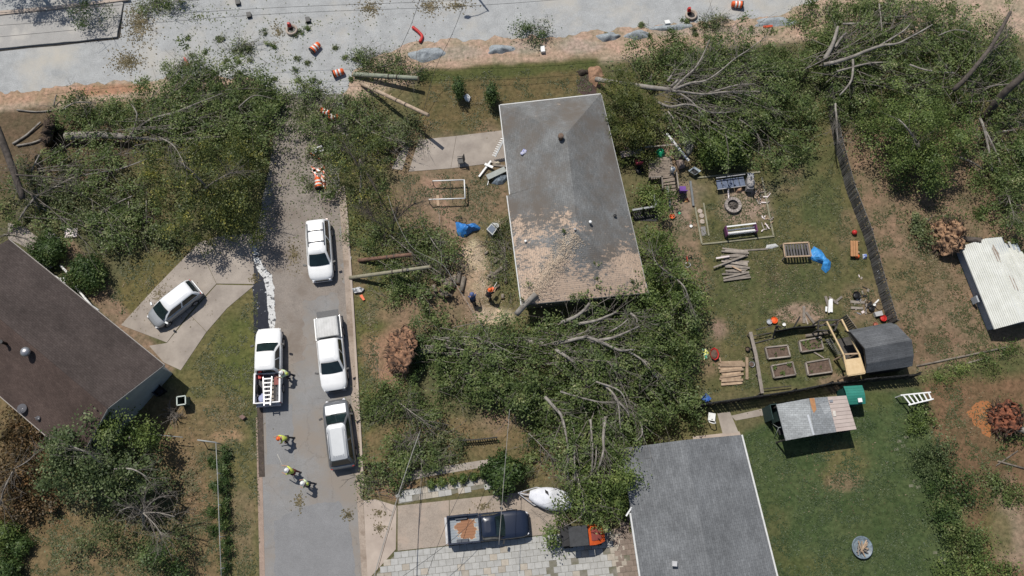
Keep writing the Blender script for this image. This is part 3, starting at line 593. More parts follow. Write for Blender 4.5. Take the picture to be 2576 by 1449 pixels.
# ---- dark gambrel barn shed
pr_ = [(1330,360,2.45,1745,283), (1450,500,3.0,1882,425), (1465,640,2.4,1900,566), (1460,722,1.75,1888,658)]
Lp = [G(*zC(a, c), h) for a, c, h, _, _ in pr_]; Rp = [G(*zC(d, e), h) for _, _, h, d, e in pr_]
barn = thing('barn_shed', 'dark grey gambrel-roofed barn shed at the end of the picket fence', 'shed', zrep((Lp[1]+Rp[2])/2, 0))
nd = zrep(Lp[0]-Lp[2], 0).normalized(); Lp.insert(0, zrep(Lp[0]+nd*.35, 1.75)); Rp.insert(0, zrep(Rp[0]+nd*.35, 1.75))
ROOFD = shingle('roof_charcoal', (.125,.130,.136), (.095,.099,.105), bw=1.2, bh=.14)
for i in range(4):
    roof_slab([[Lp[i], Rp[i], Rp[i+1], Lp[i+1]]], .08).build('roof', ROOFD, barn)
xd = zrep(Rp[0]-Lp[0], 0).normalized()
MB().prism([(p.x, p.y) for p in (Lp[0]+xd*1.1, Lp[4]+xd*1.1, Rp[4]-xd*.15, Rp[0]-xd*.15)], 0, 1.68).build('wall', DARKWOOD, barn)
MB().face([zrep(p, p.z-.06)+xd*1.1 for p in Lp]).face([zrep(p, p.z-.06)-xd*.15 for p in Rp][::-1]).build('gable', DARKWOOD, barn)
MB().beam(Lp[0], Lp[1], .05, .1).beam(Lp[1], Lp[2], .05, .1).beam(Lp[2], Lp[3], .05, .1).beam(Lp[3], Lp[4], .05, .1).build('bargeboard', BLACK, barn)
# timber pen in front of the barn
pen = thing('timber_pen', 'open pen of new yellow lumber beams in front of the barn shed', 'pen', G(*zC(1300,560)))
HB = 1.9
for a, c in (((1110,255),(1265,560)), ((1265,560),(1302,742)), ((1245,235),(1400,540)), ((1400,540),(1455,720)), ((1265,553),(1395,545)), ((1302,745),(1455,722))):
    MB().beam(G(*zC(*a), HB), G(*zC(*c), HB), .11, .12).build('beam', NEWWOOD if c != (1395,545) else TANWOOD, pen)
for a in ((1112,258),(1247,238),(1268,556),(1398,540),(1302,742),(1453,720)):
    p = G(*zC(*a), HB); MB().box((p.x, p.y, (HB-.07)/2), (.09,.09,HB-.07)).build('post', TANWOOD, pen)
pw = [G(*zC(*a), HB+.09) for a in ((1278,600),(1418,580),(1455,718),(1306,742))]
MB().prism([(p.x, p.y) for p in pw], HB+.08, HB+.10).build('plywood', mat('plywood', (.66,.50,.30), (.56,.41,.23), scale=3, rough=.8), pen)
fl = [G(*zC(*a)) for a in ((1190,420),(1320,390),(1460,720),(1310,760))]
MB().prism([(p.x, p.y) for p in fl], 0, .06).build('floor', DARKWOOD, pen)
for a, c in (((1030,330),(1040,245)), ((1040,245),(1225,240)), ((1225,240),(1185,330)), ((1185,335),(1030,335)), ((1045,290),(1205,285))):
    MB().beam(G(*zC(*a), 1.3), G(*zC(*c), 1.3), .1, .1).build('gate_rail', DARKWOOD, pen)
for a in ((1030,332),(1186,334),(1042,247),(1224,242)):
    p = G(*zC(*a), 1.3); MB().box((p.x, p.y, .64), (.09,.09,1.26)).build('post', DARKWOOD, pen)
for i in range(9):
    t = i/8; a = G(*zC(1225+t*95, 245+t*130), .0); MB().box((a.x, a.y, .75), (.13,.03,1.5), R(-55)).build('board', OLDWOOD, pen)
for i in range(10):
    a = G(*zC(1100+i*11, 425+i*14), .55); MB().beam(a, G(*zC(1150+i*9, 410+i*14), .75), .08, .04).build('pallet_slat', mat('dark_grey_wood', (.13,.125,.12)), pen)
# ---- patched carport
cp = thing('carport', 'open carport roofed in patched grey shingle and beige metal on the lawn', 'carport', G(*zC(1000,1150)))
HC = 2.3
def cpoly(name, pts, m, z=HC, th=.08):
    P = [G(*zC(*p), z) for p in pts]; return MB().prism([(p.x, p.y) for p in P], z-th, z).build(name, m, cp)
cpoly('roof', [(655,1005),(950,950),(1000,1285),(740,1333)], shingle('roof_bleached', (.33,.345,.345), (.26,.27,.27), bw=.3))
cpoly('roof', [(952,950),(1120,936),(1198,1255),(1002,1284)], shingle('roof_mid_grey', (.245,.26,.27), (.20,.21,.215), bw=.25))
cpoly('patch', [(955,950),(1000,948),(1018,1050),(995,1085),(975,1040)], mat('rust_patch', (.42,.22,.10), (.34,.17,.08), scale=4), HC+.02, .015)
cpoly('patch', [(1045,1000),(1120,985),(1150,1060),(1095,1100)], shingle('roof_bleached2', (.31,.325,.33), (.27,.28,.285), bw=.3), HC+.018, .014)
cpoly('flashing', [(930,1098),(950,1096),(1003,1280),(985,1284)], mat('zinc', (.5,.52,.54), (.42,.44,.46), rough=.4), HC+.025, .015)
for i in range(9):
    t0, t1 = i/9, (i+.93)/9; lerp = lambda a, c, t: (a[0]+(c[0]-a[0])*t, a[1]+(c[1]-a[1])*t)
    a, c, d, e = (1118,937), (1288,925), (1382,1232), (1200,1256)
    cpoly('roof_panel', [lerp(a, e, t0), lerp(c, d, t0), lerp(c, d, t1), lerp(a, e, t1)], mat('beige_metal', (.46,.385,.345), (.40,.33,.295), scale=2, rough=.6, rnd=.05), HC+.01, .07)
cpoly('vent_cap', [(1165,1065),(1190,1062),(1198,1112),(1173,1115)], mat('cream_metal', (.6,.56,.5)), HC+.07, .06)
cpoly('vent_cap', [(1135,965),(1165,960),(1170,985),(1140,988)], STEEL, HC+.07, .06)
for a in ((670,1020),(750,1320),(1195,1245),(1370,1222),(1280,935),(950,960)):
    p = G(*zC(*a), HC); MB().box((p.x, p.y, (HC-.08)/2), (.1,.1,HC-.08)).build('post', DARKWOOD, cp)
P = [G(*zC(*a)) for a in ((1000,1060),(1260,1010),(1300,1150),(1050,1200))]
MB().prism([(p.x, p.y) for p in P], 0, .8).build('workbench', mat('dim_wood', (.15,.13,.12)), cp)
for a, c, h0, h1 in (((598,1008),(660,1000),0,1.9), ((660,1000),(690,1150),0,1.9), ((598,1008),(628,1140),0,1.9)):
    pa = G(*zC(*a), h1); pb = G(*zC(*c), h1); MB().beam(zrep(pa, 0.95), zrep(pb, .95), .04, 1.9).build('side_wall', mat('dark_green_wall', (.035,.065,.06)), cp)
# teal bin shed
tb = thing('tool_locker', 'teal metal tool locker with curved ribbed lid beside the carport', 'locker', G(*zC(1365,960)))
TEAL = mat('teal_metal', (.035,.22,.17), (.028,.17,.13), scale=2, rough=.45, rnd=.05)
cr = [(1262,842),(1430,832),(1466,1000),(1300,1008)]
for i in range(7):
    t0, t1 = i/7, (i+.95)/7; lerp = lambda a, c, t: (a[0]+(c[0]-a[0])*t, a[1]+(c[1]-a[1])*t)
    hz = lambda t: 1.55+.22*math.sin(math.pi*min(1, t*.9+.1))
    quad = [(lerp(cr[0], cr[3], t0), hz(t0)), (lerp(cr[1], cr[2], t0), hz(t0)), (lerp(cr[1], cr[2], t1), hz(t1)), (lerp(cr[0], cr[3], t1), hz(t1))]
    roof_slab([[zrep(G(*zC(*p), 1.6), h) for p, h in quad]], .04).build('lid_panel', TEAL, tb)
P = inset([zrep(G(*zC(*p), 1.6), 0) for p in cr], .08); MB().prism([(p.x, p.y) for p in P], 0, 1.5).build('body', mat('teal_dark', (.02,.09,.075)), tb)
board('card', zC(1395,968), zC(1432,965), .28, .03, WHITE, 'white card lying on the teal locker lid', 'card', za=1.80)
# ================================================================ fences
def fence(name, label, line, H, pw, gap, m, th=.025, rails=True, post=True, jit=0.02, lean=0.0):
    P = [G(*p) for p in line]; root = thing(name, label, 'fence', zrep(P[len(P)//2], 0)); proto = {}
    n_tot = 0
    for i in range(len(P)-1):
        a, c = P[i], P[i+1]; d = c-a; L_ = d.length; d.normalize(); ang = math.atan2(d.y, d.x); n = int(L_/(pw+gap))
        for k in range(n):
            p = a+d*((k+.5)*L_/n); v = random.choice((0, 1, 2))
            if v not in proto:
                hh = H*(1-.02*v); w2 = pw/2
                pb = MB().hexa([(-w2,-th/2,0),(w2,-th/2,0),(w2,th/2,0),(-w2,th/2,0)], [(-w2*.75,-th/2,hh),(w2*.75,-th/2,hh),(w2*.75,th/2,hh),(-w2*.75,th/2,hh)])
                pb.hexa([(-w2*.99,-th/2-.004,.02),(w2*.99,-th/2-.004,.02),(w2*.99,-th/2,.02),(-w2*.99,-th/2,.02)], [(-w2*.74,-th/2-.004,hh-.03),(w2*.74,-th/2-.004,hh-.03),(w2*.74,-th/2,hh-.03),(-w2*.74,-th/2,hh-.03)])
                o = pb.build('picket', m, root, local=True); proto[v] = o.data
            else:
                o = bpy.data.objects.new('picket', proto[v]); COL.objects.link(o); o.parent = root
            o.location = p-Vector(root.location)+Vector((random.uniform(-jit, jit), random.uniform(-jit, jit), 0)); o.rotation_euler = (random.gauss(lean, .007), random.gauss(0, .006), ang+random.gauss(0, .012)); n_tot += 1
        if rails:
            nv = Vector((-d.y, d.x, 0))*.06
            for z in (.35, H*.55, H*.88): MB().beam(a+nv+Vector((0,0,z)), c+nv+Vector((0,0,z)), .04, .09).build('rail', m, root)
        if post:
            k = max(1, int(L_/2.4)); nv = Vector((-d.y, d.x, 0))*.13
            for j in range(k+1):
                p = a+d*(L_*j/k)+nv; MB().box((p.x, p.y, H*.47), (.09,.09,H*.94)).build('post', m, root)
    return root
PICK = mat('weathered_dark_picket', (.165,.155,.142), (.09,.085,.078), scale=2.5, rough=.85, rnd=.45)
fence('picket_fence', 'long weathered dark picket fence dividing the two back yards', [(2074,232),(2099,367),(2130,483),(2172,593),(2205,716),(2234,818)], 1.55, .15, .012, PICK)
fence('privacy_fence', 'black board fence running behind the carport and raised beds', [(1706,1040),(1771,1022),(1900,1004),(1990,990),(2080,972),(2190,960),(2296,950)], 1.35, .16, .012, mat('black_boards', (.026,.026,.028), (.016,.016,.017), scale=3, rough=.7, rnd=.4))
# garden rail fence (weathered)
gf = thing('garden_fence', 'leaning weathered rail fence round the raised vegetable beds', 'fence', G(*zC(470,640)))
board('rail', zC(420,350), zC(470,560), .24, .08, OLDWOOD, parent=gf, za=.85); board('rail', zC(470,560), zC(528,905), .24, .08, OLDWOOD, parent=gf, za=.85)
for a in ((420,360),(450,480),(472,570),(500,720),(528,895)):
    p = G(*zC(*a), .8); MB().box((p.x, p.y, .42), (.09,.09,.85)).build('post', OLDWOOD, gf)
for a, c, z in (((470,330),(620,290),.8), ((450,385),(610,355),.4), ((455,450),(640,405),.05), ((540,865),(790,838),.3)): board('rail', zC(*a), zC(*c), .06, .05, DARKWOOD, parent=gf, za=z)
for a, c in (((640,350),(660,290)),((625,400),(645,330)),((800,330),(870,210)),((660,290),(700,310))): board('post', zC(*a), zC(*c), .1, .09, DARKWOOD, parent=gf, za=.1, zb=.9)
bf = [(640,350),(800,318),(905,310),(1015,300)]
for i in range(3): MB().beam(G(*zC(*bf[i]), .45), G(*zC(*bf[i+1]), .45), .05, .75).build('panel', BLACK, gf)
# left chain-link fence with vines
cf = thing('wire_fence', 'low wire fence overgrown with vines dividing the lawn beside the street', 'fence', G(556,1270))
MB().tube([G(543,1113,1.2), G(548,1220,1.2), G(552,1340,1.2), G(557,1460,1.2)], .024, 8).build('top_rail', mat('galvanised', (.36,.37,.36), (.28,.29,.28)), cf)
MB().tube([G(497,1107,1.2), G(543,1113,1.2)], .05, 8).build('top_rail', mat('galvanised', (.36,.37,.36)), cf)
MB().tube([G(376,1092,1.2), G(460,1100,1.2)], .03, 8).build('top_rail', mat('galvanised', (.36,.37,.36)), cf)
for (x, y) in ((497,1107),(543,1113),(547,1190),(550,1270),(553,1350),(556,1430)): 
    p = G(x, y, 1.2); MB().tube([(p.x, p.y, 0), (p.x, p.y, 1.22)], .03, 8).build('post', mat('galvanised', (.36,.37,.36)), cf)
b_ = MB()
for i in range(60):
    p = G(543.5+i*.2, 1115+i*5.6, 1.15); 
    b_.tube([(p.x, p.y, .05), (p.x, p.y, 1.16)], .006, 4, cap=False)
b_.build('wire_mesh', mat('galvanised', (.36,.37,.36)), cf)['kind'] = 'stuff'
# small black yard fence near the brush
fence('picket_fence', 'short black iron picket fence buried in brush', [(1156,1112),(1200,1110),(1252,1104)], .75, .07, .09, BLACK, rails=True, post=False)
# ================================================================ vegetation
def leaf_mesh(name, P, Nn, Ls, m, parent=None, wr=.62, rs=None, kind=None, loc=None):
    n = len(P); r_ = rs or np.random.default_rng(len(P))
    t = r_.normal(size=(n, 3)); t -= Nn*(t*Nn).sum(1, keepdims=True); t /= np.linalg.norm(t, axis=1, keepdims=True)+1e-9
    s = np.cross(Nn, t); L_ = Ls[:, None]
    fold = Nn*(L_*.10)
    V = np.stack([P-t*L_*.5, P+s*L_*wr*.5-fold+t*L_*.05, P+t*L_*.5, P-s*L_*wr*.5-fold+t*L_*.05], 1).reshape(-1, 3)
    off = WL(parent) if parent is not None else Vector(loc or (0,0,0)); V = V-np.array(off)
    V[:, 2] = np.maximum(V[:, 2], .012-off.z)
    me = bpy.data.meshes.new(name); me.vertices.add(4*n); me.vertices.foreach_set('co', V.astype(np.float32).ravel())
    me.loops.add(4*n); me.loops.foreach_set('vertex_index', np.arange(4*n, dtype=np.int32)); me.polygons.add(n); me.polygons.foreach_set('loop_start', np.arange(0, 4*n, 4, dtype=np.int32)); me.update(calc_edges=True)
    me.materials.append(m); o = bpy.data.objects.new(name, me); COL.objects.link(o)
    if parent is not None: o.parent = parent
    else: o.location = off
    if kind: o['kind'] = kind
    return o
NLEAF = 0
def crown(blobs, m, parent, leaf=.2, dens=3.0, per=34, spread=.38, seed=1, name='crown', up_bias=.55, wr=.62, hang=0):
    global NLEAF
    r_ = np.random.default_rng(seed); PP = []; NN = []
    for bl in blobs:
        cx, cy, rx, ry, h0, h1 = bl[:6]; k_ = bl[6] if len(bl) > 6 else 1.0
        c = G(cx, cy, (h0+h1)/2); s = .0305*(1+(724-cy)*.00016); area = math.pi*rx*ry*s*s; n = max(3, int(area*dens*k_*1.35))
        for layer in (0, 1):
            if layer == 0: m_, pk, sp = int(n*.45)+2, per*.7, spread*1.3
            else: m_, pk, sp = max(3, int(n*.24)), per*3.6, spread*1.18*(1 if rx*s > .8 else .7)
            a = r_.random(m_)*2*math.pi; rr = np.sqrt(r_.random(m_)); lob = 1+.22*np.sin(a*3+seed+cx)+.14*np.sin(a*7+cy)
            x = rr*np.cos(a)*rx*s*lob; y = rr*np.sin(a)*ry*s*lob
            top = h0+(h1-h0)*np.sqrt(np.clip(1-rr*rr*.9, 0, 1))
            z = h0*.5+(top-h0*.5)*(r_.uniform(.1, .5, m_) if layer == 0 else r_.uniform(.4, 1.12, m_))
            cen = np.stack([c.x+x, c.y+y, z], 1); kk = r_.poisson(pk, m_); idx = np.repeat(np.arange(m_), kk); M_ = len(idx)
            sz = r_.uniform(.6, 1.45, m_)[idx][:, None]
            off = r_.normal(size=(M_, 3))*np.array((sp, sp, sp*.42))*sz*.75
            if hang: off[:, 2] -= np.abs(off[:, 0]+off[:, 1])*hang
            PP.append(cen[idx]+off); od = off/(np.linalg.norm(off, axis=1, keepdims=True)+1e-6)
            cn = r_.normal(size=(m_, 3))*.5+np.array((0, 0, up_bias*1.3)); nn = cn[idx]+r_.normal(size=(M_, 3))*.42+od*.45; nn /= np.linalg.norm(nn, axis=1, keepdims=True); NN.append(nn)
    P = np.concatenate(PP); Nn = np.concatenate(NN); NLEAF += len(P)
    Ls = r_.uniform(.6, 1.4, len(P))*leaf*.82
    return leaf_mesh(name, P, Nn, Ls, m, parent, wr, r_)
def curve_pts(pts, n=4, amp=.06, seed=0):
    P = [Vector(p) for p in pts]; out = []
    for i in range(len(P)-1):
        p0 = P[max(i-1, 0)]; p1 = P[i]; p2 = P[i+1]; p3 = P[min(i+2, len(P)-1)]
        for k in range(n):
            t = k/n; v = .5*((2*p1)+(p2-p0)*t+(2*p0-5*p1+4*p2-p3)*t*t+(3*p1-p0-3*p2+p3)*t**3)
            out.append(v+Vector((noise.noise((v.x*.9, v.y*.9, seed)), noise.noise((v.x*.9, v.y*.9, seed+9)), noise.noise((v.x, v.y, seed+5))*.5))*amp)
    out.append(P[-1]); return out
def limb(parent, pts, r0, r1, m=BARK, name='limb', n=8, seed=0, cut=False):
    W_ = curve_pts([G(*p) for p in pts], 4, min(.06, r0*.4), seed); k = len(W_)
    o = MB().tube(W_, [r0+(r1-r0)*i/(k-1) for i in range(k)], n).build(name, m, parent)
    if cut:
        d = (W_[0]-W_[1]).normalized(); MB().tube([W_[0]+d*.004, W_[0]+d*.012], r0*.97, n).build('cut_face', CUTWOOD, o if parent is not None else None)
    return W_
def twig_mb(starts, n, L0=1.0, L1=2.4, r=.018, seed=0, dirv=None, zb=.15, fork=True, side=.5):
    rr = random.Random(seed); b_ = MB()
    for _ in range(n):
        i = rr.randrange(len(starts)); p = Vector(starts[i]); 
        d = (starts[min(i+1, len(starts)-1)]-starts[max(i-1, 0)]).normalized() if dirv is None else Vector(dirv).normalized()
        v = (d+Vector((rr.gauss(0, side), rr.gauss(0, side), rr.gauss(zb, .25)))).normalized(); Lx = rr.uniform(L0, L1); pts = [p]
        for k in range(4):
            v = (v+Vector((rr.gauss(0, .18), rr.gauss(0, .18), rr.gauss(0, .12)))).normalized(); q_ = pts[-1]+v*Lx/4; q_.z = max(q_.z, .05); pts.append(q_)
        b_.tube(pts, [r, r*.4], 4, cap=False)
        if fork:
            for f in range(2):
                s_ = pts[rr.randrange(1, 4)]; w = (v+Vector((rr.gauss(0, .7), rr.gauss(0, .7), rr.gauss(0, .2)))).normalized(); e = s_+w*Lx*.45; e.z = max(e.z, .05)
                b_.tube([s_, (s_+e)/2+Vector((0, 0, .03)), e], [r*.6, r*.25], 4, cap=False)
    return b_
def twigs(parent, starts, n, m=TWIG, **kw): o = twig_mb(starts, n, **kw).build('twigs', m, parent); o['kind'] = 'stuff'; return o
def blob_pts(blobs, n, seed=0, z=.8):
    rr = random.Random(seed); out = []
    for _ in range(n):
        b_ = rr.choice(blobs); a = rr.random()*6.28; t = math.sqrt(rr.random())
        h = b_[4]+(b_[5]-b_[4])*z*math.sqrt(max(0, 1-t*t)); out.append(G(b_[0]+math.cos(a)*t*b_[2], b_[1]+math.sin(a)*t*b_[3], max(.1, h)))
    return out
def tree(name, label, cat, base, blobs, m='green', trunk=None, limbs=(), tw=0, seed=1, group=None, leaf=.2, dens=3.0, per=34, spread=.38, twl=(1.0, 2.4), barkm=BARK, free=0, twm=None, wr=.62, hang=0, twr=.015, upb=.55):
    root = thing(name, label, cat, G(*base), group=group); st = []
    if trunk:
        w = limb(root, trunk[0], trunk[1], trunk[2], barkm, 'trunk', 12, seed, cut=False); st += w[len(w)//2:]
    for i, l in enumerate(limbs):
        w = limb(root, [(a_, b2_, h_+(.18 if h_ > 1.2 else 0)) for a_, b2_, h_ in l[0]], l[1]*1.0, l[2]*1.0, l[3] if len(l) > 3 else barkm, 'limb', 8, seed+i); st += w
    if tw and st: twigs(root, st, tw, m=twm or TWIG, L0=twl[0], L1=twl[1], seed=seed, r=twr)
    if free: twigs(root, blob_pts(blobs, free*2, seed), free, m=twm or TWIG, L0=twl[0], L1=twl[1], seed=seed+3, dirv=None, side=1.2, r=twr)
    crown(blobs, LEAF[m], root, leaf, dens, per, spread, seed, wr=wr, hang=hang, up_bias=upb)
    return root
def bush(label, cx, cy, r, h, m='deep', seed=1, leaf=.14, cat='shrub', dens=9, name='shrub', group=None, ry=None):
    root = thing(name, label, cat, G(cx, cy), group=group); p = G(cx, cy)
    rr = np.random.default_rng(seed); s = .0305; n = int(2300*(r*s)**2*h/1.2*dens/9)+120
    d = rr.normal(size=(n, 3)); d /= np.linalg.norm(d, axis=1, keepdims=True); d[:, 2] = np.abs(d[:, 2])*1.0-.25*(rr.random(n) < .3)
    lum = 1+.20*np.sin(d[:, 0]*4+seed)*np.sin(d[:, 1]*3.5+seed*2)+.12*np.sin(d[:, 0]*9+d[:, 1]*7+seed)+.12*rr.normal(size=n)+.35*(rr.random(n) < .03); rad = (1-.4*rr.random(n)**2)*lum
    P = d*rad[:, None]*np.array((r*s, (ry or r)*s, h*.55)); P[:, 2] += h*.45; P += np.array((p.x, p.y, 0)); P[:, 2] = np.maximum(P[:, 2], .05)
    nn = d*.9+rr.normal(size=(n, 3))*.5; nn /= np.linalg.norm(nn, axis=1, keepdims=True)
    leaf_mesh('crown', P, nn, rr.uniform(.7, 1.3, n)*leaf, LEAF[m], root, .6, rr)
    MB().lathe([(.05, 0), (.045, h*.2), (.04, h*.4)], p, 8).build('stem', BARKD, root)
    # dense inner foliage
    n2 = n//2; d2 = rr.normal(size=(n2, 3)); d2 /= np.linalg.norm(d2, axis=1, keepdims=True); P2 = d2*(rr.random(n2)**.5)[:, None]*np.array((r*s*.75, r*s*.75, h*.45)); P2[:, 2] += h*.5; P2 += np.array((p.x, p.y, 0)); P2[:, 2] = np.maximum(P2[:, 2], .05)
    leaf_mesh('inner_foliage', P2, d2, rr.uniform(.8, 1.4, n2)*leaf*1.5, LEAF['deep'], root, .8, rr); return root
def rootplate(parent, cx, cy, rx, ry, thick, seed=1, facing=None, m=CLAY, zc=None):
    # torn-up disc of roots and soil standing on edge: facing = unit direction the bared roots point
    f = Vector(facing).normalized(); s = .0305; rr = random.Random(seed); Rr = ry*s; c = G(cx, cy)+Vector((0, 0, zc if zc else Rr*.62)); side = Vector((-f.y, f.x, 0)).normalized(); upv = side.cross(f)*-1; upv = upv if upv.z > 0 else -upv; rows = []; n = 48
    for i in range(17):
        t = i/16; ring = []
        for j in range(n):
            a = 2*math.pi*j/n; nn = 1+.45*noise.noise((math.cos(a)*2.1, math.sin(a)*2.1, seed)); k = Rr*nn*t
            dpt = thick*(1-t*t)+.45*noise.noise((math.cos(a)*t*4, math.sin(a)*t*4, seed+3))+.3*noise.noise((math.cos(a)*t*9, math.sin(a)*t*9, seed+7))+.22*noise.noise((math.cos(a)*t*19, math.sin(a)*t*19, seed+2))
            q_ = c+side*math.cos(a)*k+upv*math.sin(a)*k+f*dpt; q_.z = max(q_.z, .01); ring.append(q_)
        rows.append(ring)
    back = []
    for j in range(n):
        a = 2*math.pi*j/n; q_ = c+side*math.cos(a)*Rr*.5+upv*math.sin(a)*Rr*.5-f*thick*.7; q_.z = max(q_.z, .01); back.append(q_)
    b_ = MB().grid(rows+[back], closed=True); b_.build('root_plate', m, parent)
    b2 = MB()
    for i in range(120):
        a = rr.random()*6.28; k = Rr*(.4+.6*math.sqrt(rr.random())); p = c+side*math.cos(a)*k+upv*math.sin(a)*k+f*thick*(1-(k/Rr)**2)*.8
        v = (f*rr.uniform(.2, .9)+side*math.cos(a)*rr.uniform(.2, 1)+upv*math.sin(a)*rr.uniform(.2, 1)+Vector((rr.gauss(0, .4), rr.gauss(0, .4), rr.gauss(0, .3)))).normalized(); L_ = rr.uniform(.2, .6)
        e = p+v*L_; mid = p+v*L_*.5+Vector((rr.gauss(0, .07), rr.gauss(0, .07), rr.gauss(0, .07)))
        for q_ in (p, mid, e): q_.z = max(q_.z, .03)
        b2.tube([p, mid, e], [rr.uniform(.03, .06), .01], 5, cap=False)
    b2.build('roots', mat('root_bark', (.10,.068,.05), (.04,.028,.022), scale=6), parent)['kind'] = 'stuff'
t1 = q(0, 0)
def spray(root, ox, oy, a0, a1, L0, L1, n, h0, h1, r=.03, seed=0, sub=4, m=None, jit=30, lf='green', keep=.62):
    rr = random.Random(seed); b_ = MB(); cl = []; n = int(n*keep)+1
    for _ in range(n):
        a = R(rr.uniform(a0, a1)); x = ox+rr.gauss(0, jit); y = oy+rr.gauss(0, jit); Lp_ = rr.uniform(L0, L1); pts = []; dr = rr.gauss(0, .10); hh = rr.uniform(.75, 1.05)
        for k in range(7):
            t = k/6; pts.append((x, y, max(.08, (h0+(h1-h0)*math.sin(t*1.9))*hh+rr.gauss(0, .05)))); x += math.cos(a)*Lp_/6; y += math.sin(a)*Lp_/6; a += dr*.35+rr.gauss(0, .05)
        W_ = [G(*p) for p in pts]; b_.tube(W_, [r*rr.uniform(.7, 1.2), r*.25], 5, cap=False)
        for s_ in range(sub):
            k = rr.randrange(1, 6); px, py, ph = pts[k]; b2 = a+rr.choice((-1, 1))*R(rr.uniform(15, 45)); l2 = Lp_*rr.uniform(.15, .4)
            q1 = G(px+math.cos(b2)*l2*.5, py+math.sin(b2)*l2*.5, ph+.06); b3 = b2+rr.gauss(0, .2); q2 = G(px+math.cos(b2)*l2*.5+math.cos(b3)*l2*.5, py+math.sin(b2)*l2*.5+math.sin(b3)*l2*.5, max(.08, ph+rr.gauss(.05, .15)))
            b_.tube([W_[k], q1, q2], [r*.45, r*.18], 4, cap=False)
            if rr.random() < .8: cl.append(q2); cl.append(q1.lerp(q2, .6))
        for k in (2, 3, 4, 5, 6):
            if rr.random() < .55: cl.append(W_[k]+Vector((rr.gauss(0, .2), rr.gauss(0, .2), .08)))
    if lf and cl:
        g_ = np.random.default_rng(seed+500); C_ = np.array([tuple(c) for c in cl]); kk = g_.poisson(30, len(C_)); idx = np.repeat(np.arange(len(C_)), kk); sz = g_.uniform(.5, 1.3, len(C_))[idx][:, None]
        off = g_.normal(size=(len(idx), 3))*np.array((.27, .27, .11))*sz; Nn = (g_.normal(size=(len(C_), 3))*.45+np.array((0, 0, .9)))[idx]+g_.normal(size=off.shape)*.4; Nn /= np.linalg.norm(Nn, axis=1, keepdims=True)
        leaf_mesh('foliage', C_[idx]+off+np.array((0, 0, .05)), Nn, g_.uniform(.6, 1.4, len(idx))*.16, LEAF[lf], root, .62, g_)
    b_.build('branches', m or TWIG, root)['kind'] = 'stuff'
# --- upper left: uprooted tree by the gravel road
tree('fallen_tree', 'uprooted tree toppled beside the gravel road with thick grey trunk and leafy crown', 'tree', (150,345),
  [(300,300,110,50,.3,2.0),(420,250,110,55,.3,2.4),(560,235,120,75,.3,2.6),(625,330,75,80,.3,2.6),(225,265,80,35,.2,1.6),(500,320,110,50,.4,2.4),(480,190,60,30,.2,1.4),(640,250,60,60,.2,1.8),(150,300,40,35,.3,1.9,.9),(140,385,40,30,.2,1.5,.8),(260,385,60,30,.2,1.6,.7)], 'green',
  ([(165,342,.7),(210,341,.75),(265,340,.8),(320,344,.9)], .33, .25),
  [([(320,344,.9),(400,352,1.3),(480,350,1.6),(565,344,1.7)], .14, .05), ([(320,344,.9),(380,300,1.8),(450,280,2.2),(520,250,2.4)], .10, .03), ([(330,345,1),(345,290,1.9),(330,262,2.1)], .08, .03), ([(400,300,1.9),(470,270,2.3),(560,235,2.6)], .07, .02), ([(150,280,1.2),(190,258,1.5),(230,258,1.6)], .07, .03), ([(430,235,1.9),(460,215,2.1),(480,190,2.2)], .06, .02),([(600,270,2.2),(640,240,2.2),(690,250,1.8)], .05, .02)],
  tw=70, free=60, seed=3, dens=3.3)
rootplate(bpy.data.objects['fallen_tree'], 143, 345, 30, 42, .45, 5, (-1,.1,.4), mat('dark_soil', (.09,.065,.045), (.04,.03,.022), scale=4, rough=.95))
for k, (a, c, r0) in enumerate((([(32,362,.12),(67,340,.12),(103,307,.2)], .10, .08), ([(43,367,.1),(80,360,.12),(112,348,.15)], .09, .07), ([(43,277,.1),(90,281,.1),(133,278,.1)], .07, .05), ([(135,268,.1),(140,245,.4),(143,238,.6)], .06, .04))):
    w = curve_pts([G(*p) for p in a], 3, .03, k); o = MB().tube(w, [c, r0], 8).build('broken_limb', BARK, loc=zrep(w[0], 0))
    tag(o, ['bare forked limb snapped off left of the uprooted trunk', 'pale-ended limb lying just under the forked limb', 'splintered limb lying on the clay shoulder', 'short upright broken limb stub at the clay shoulder'][k], 'limb')
tree('leaning_tree', 'dark trunk leaning over the yard corner with thin bare branches', 'tree', (8,380), [(20,470,40,30,.5,2,.4),(30,540,50,40,.3,1.5,.5)], 'green',
  ([(-40,250,5),(0,340,4.0),(30,420,3.2),(58,500,2.4)], .30, .22), [([(40,440,3),(120,445,2.5),(160,452,2.2)], .07, .03), ([(50,470,2.6),(90,490,2.2),(115,484,2)], .05, .02)], tw=30, barkm=BARKD, seed=8)
tree('yellowing_tree', 'dense rounded tree flecked with yellow leaves standing beside the silted street', 'tree', (520,470),
  [(520,440,120,100,2.0,6.2),(430,400,75,70,1.2,4.6),(590,510,75,80,1.2,5.0),(490,540,95,60,1.2,4.6),(600,420,60,70,1.0,4.6)], 'yellow', ([(520,480,0),(520,470,3.5)], .2, .12),
  [([(520,470,3.3),(470,420,4.6),(430,390,4.8)], .08, .03, TWIG), ([(520,470,3.3),(570,440,5),(600,430,5.2)], .08, .03, TWIG), ([(400,345,2),(440,370,4),(470,430,5.2)], .06, .02)], tw=60, seed=12, dens=4.2, per=38, leaf=.17)
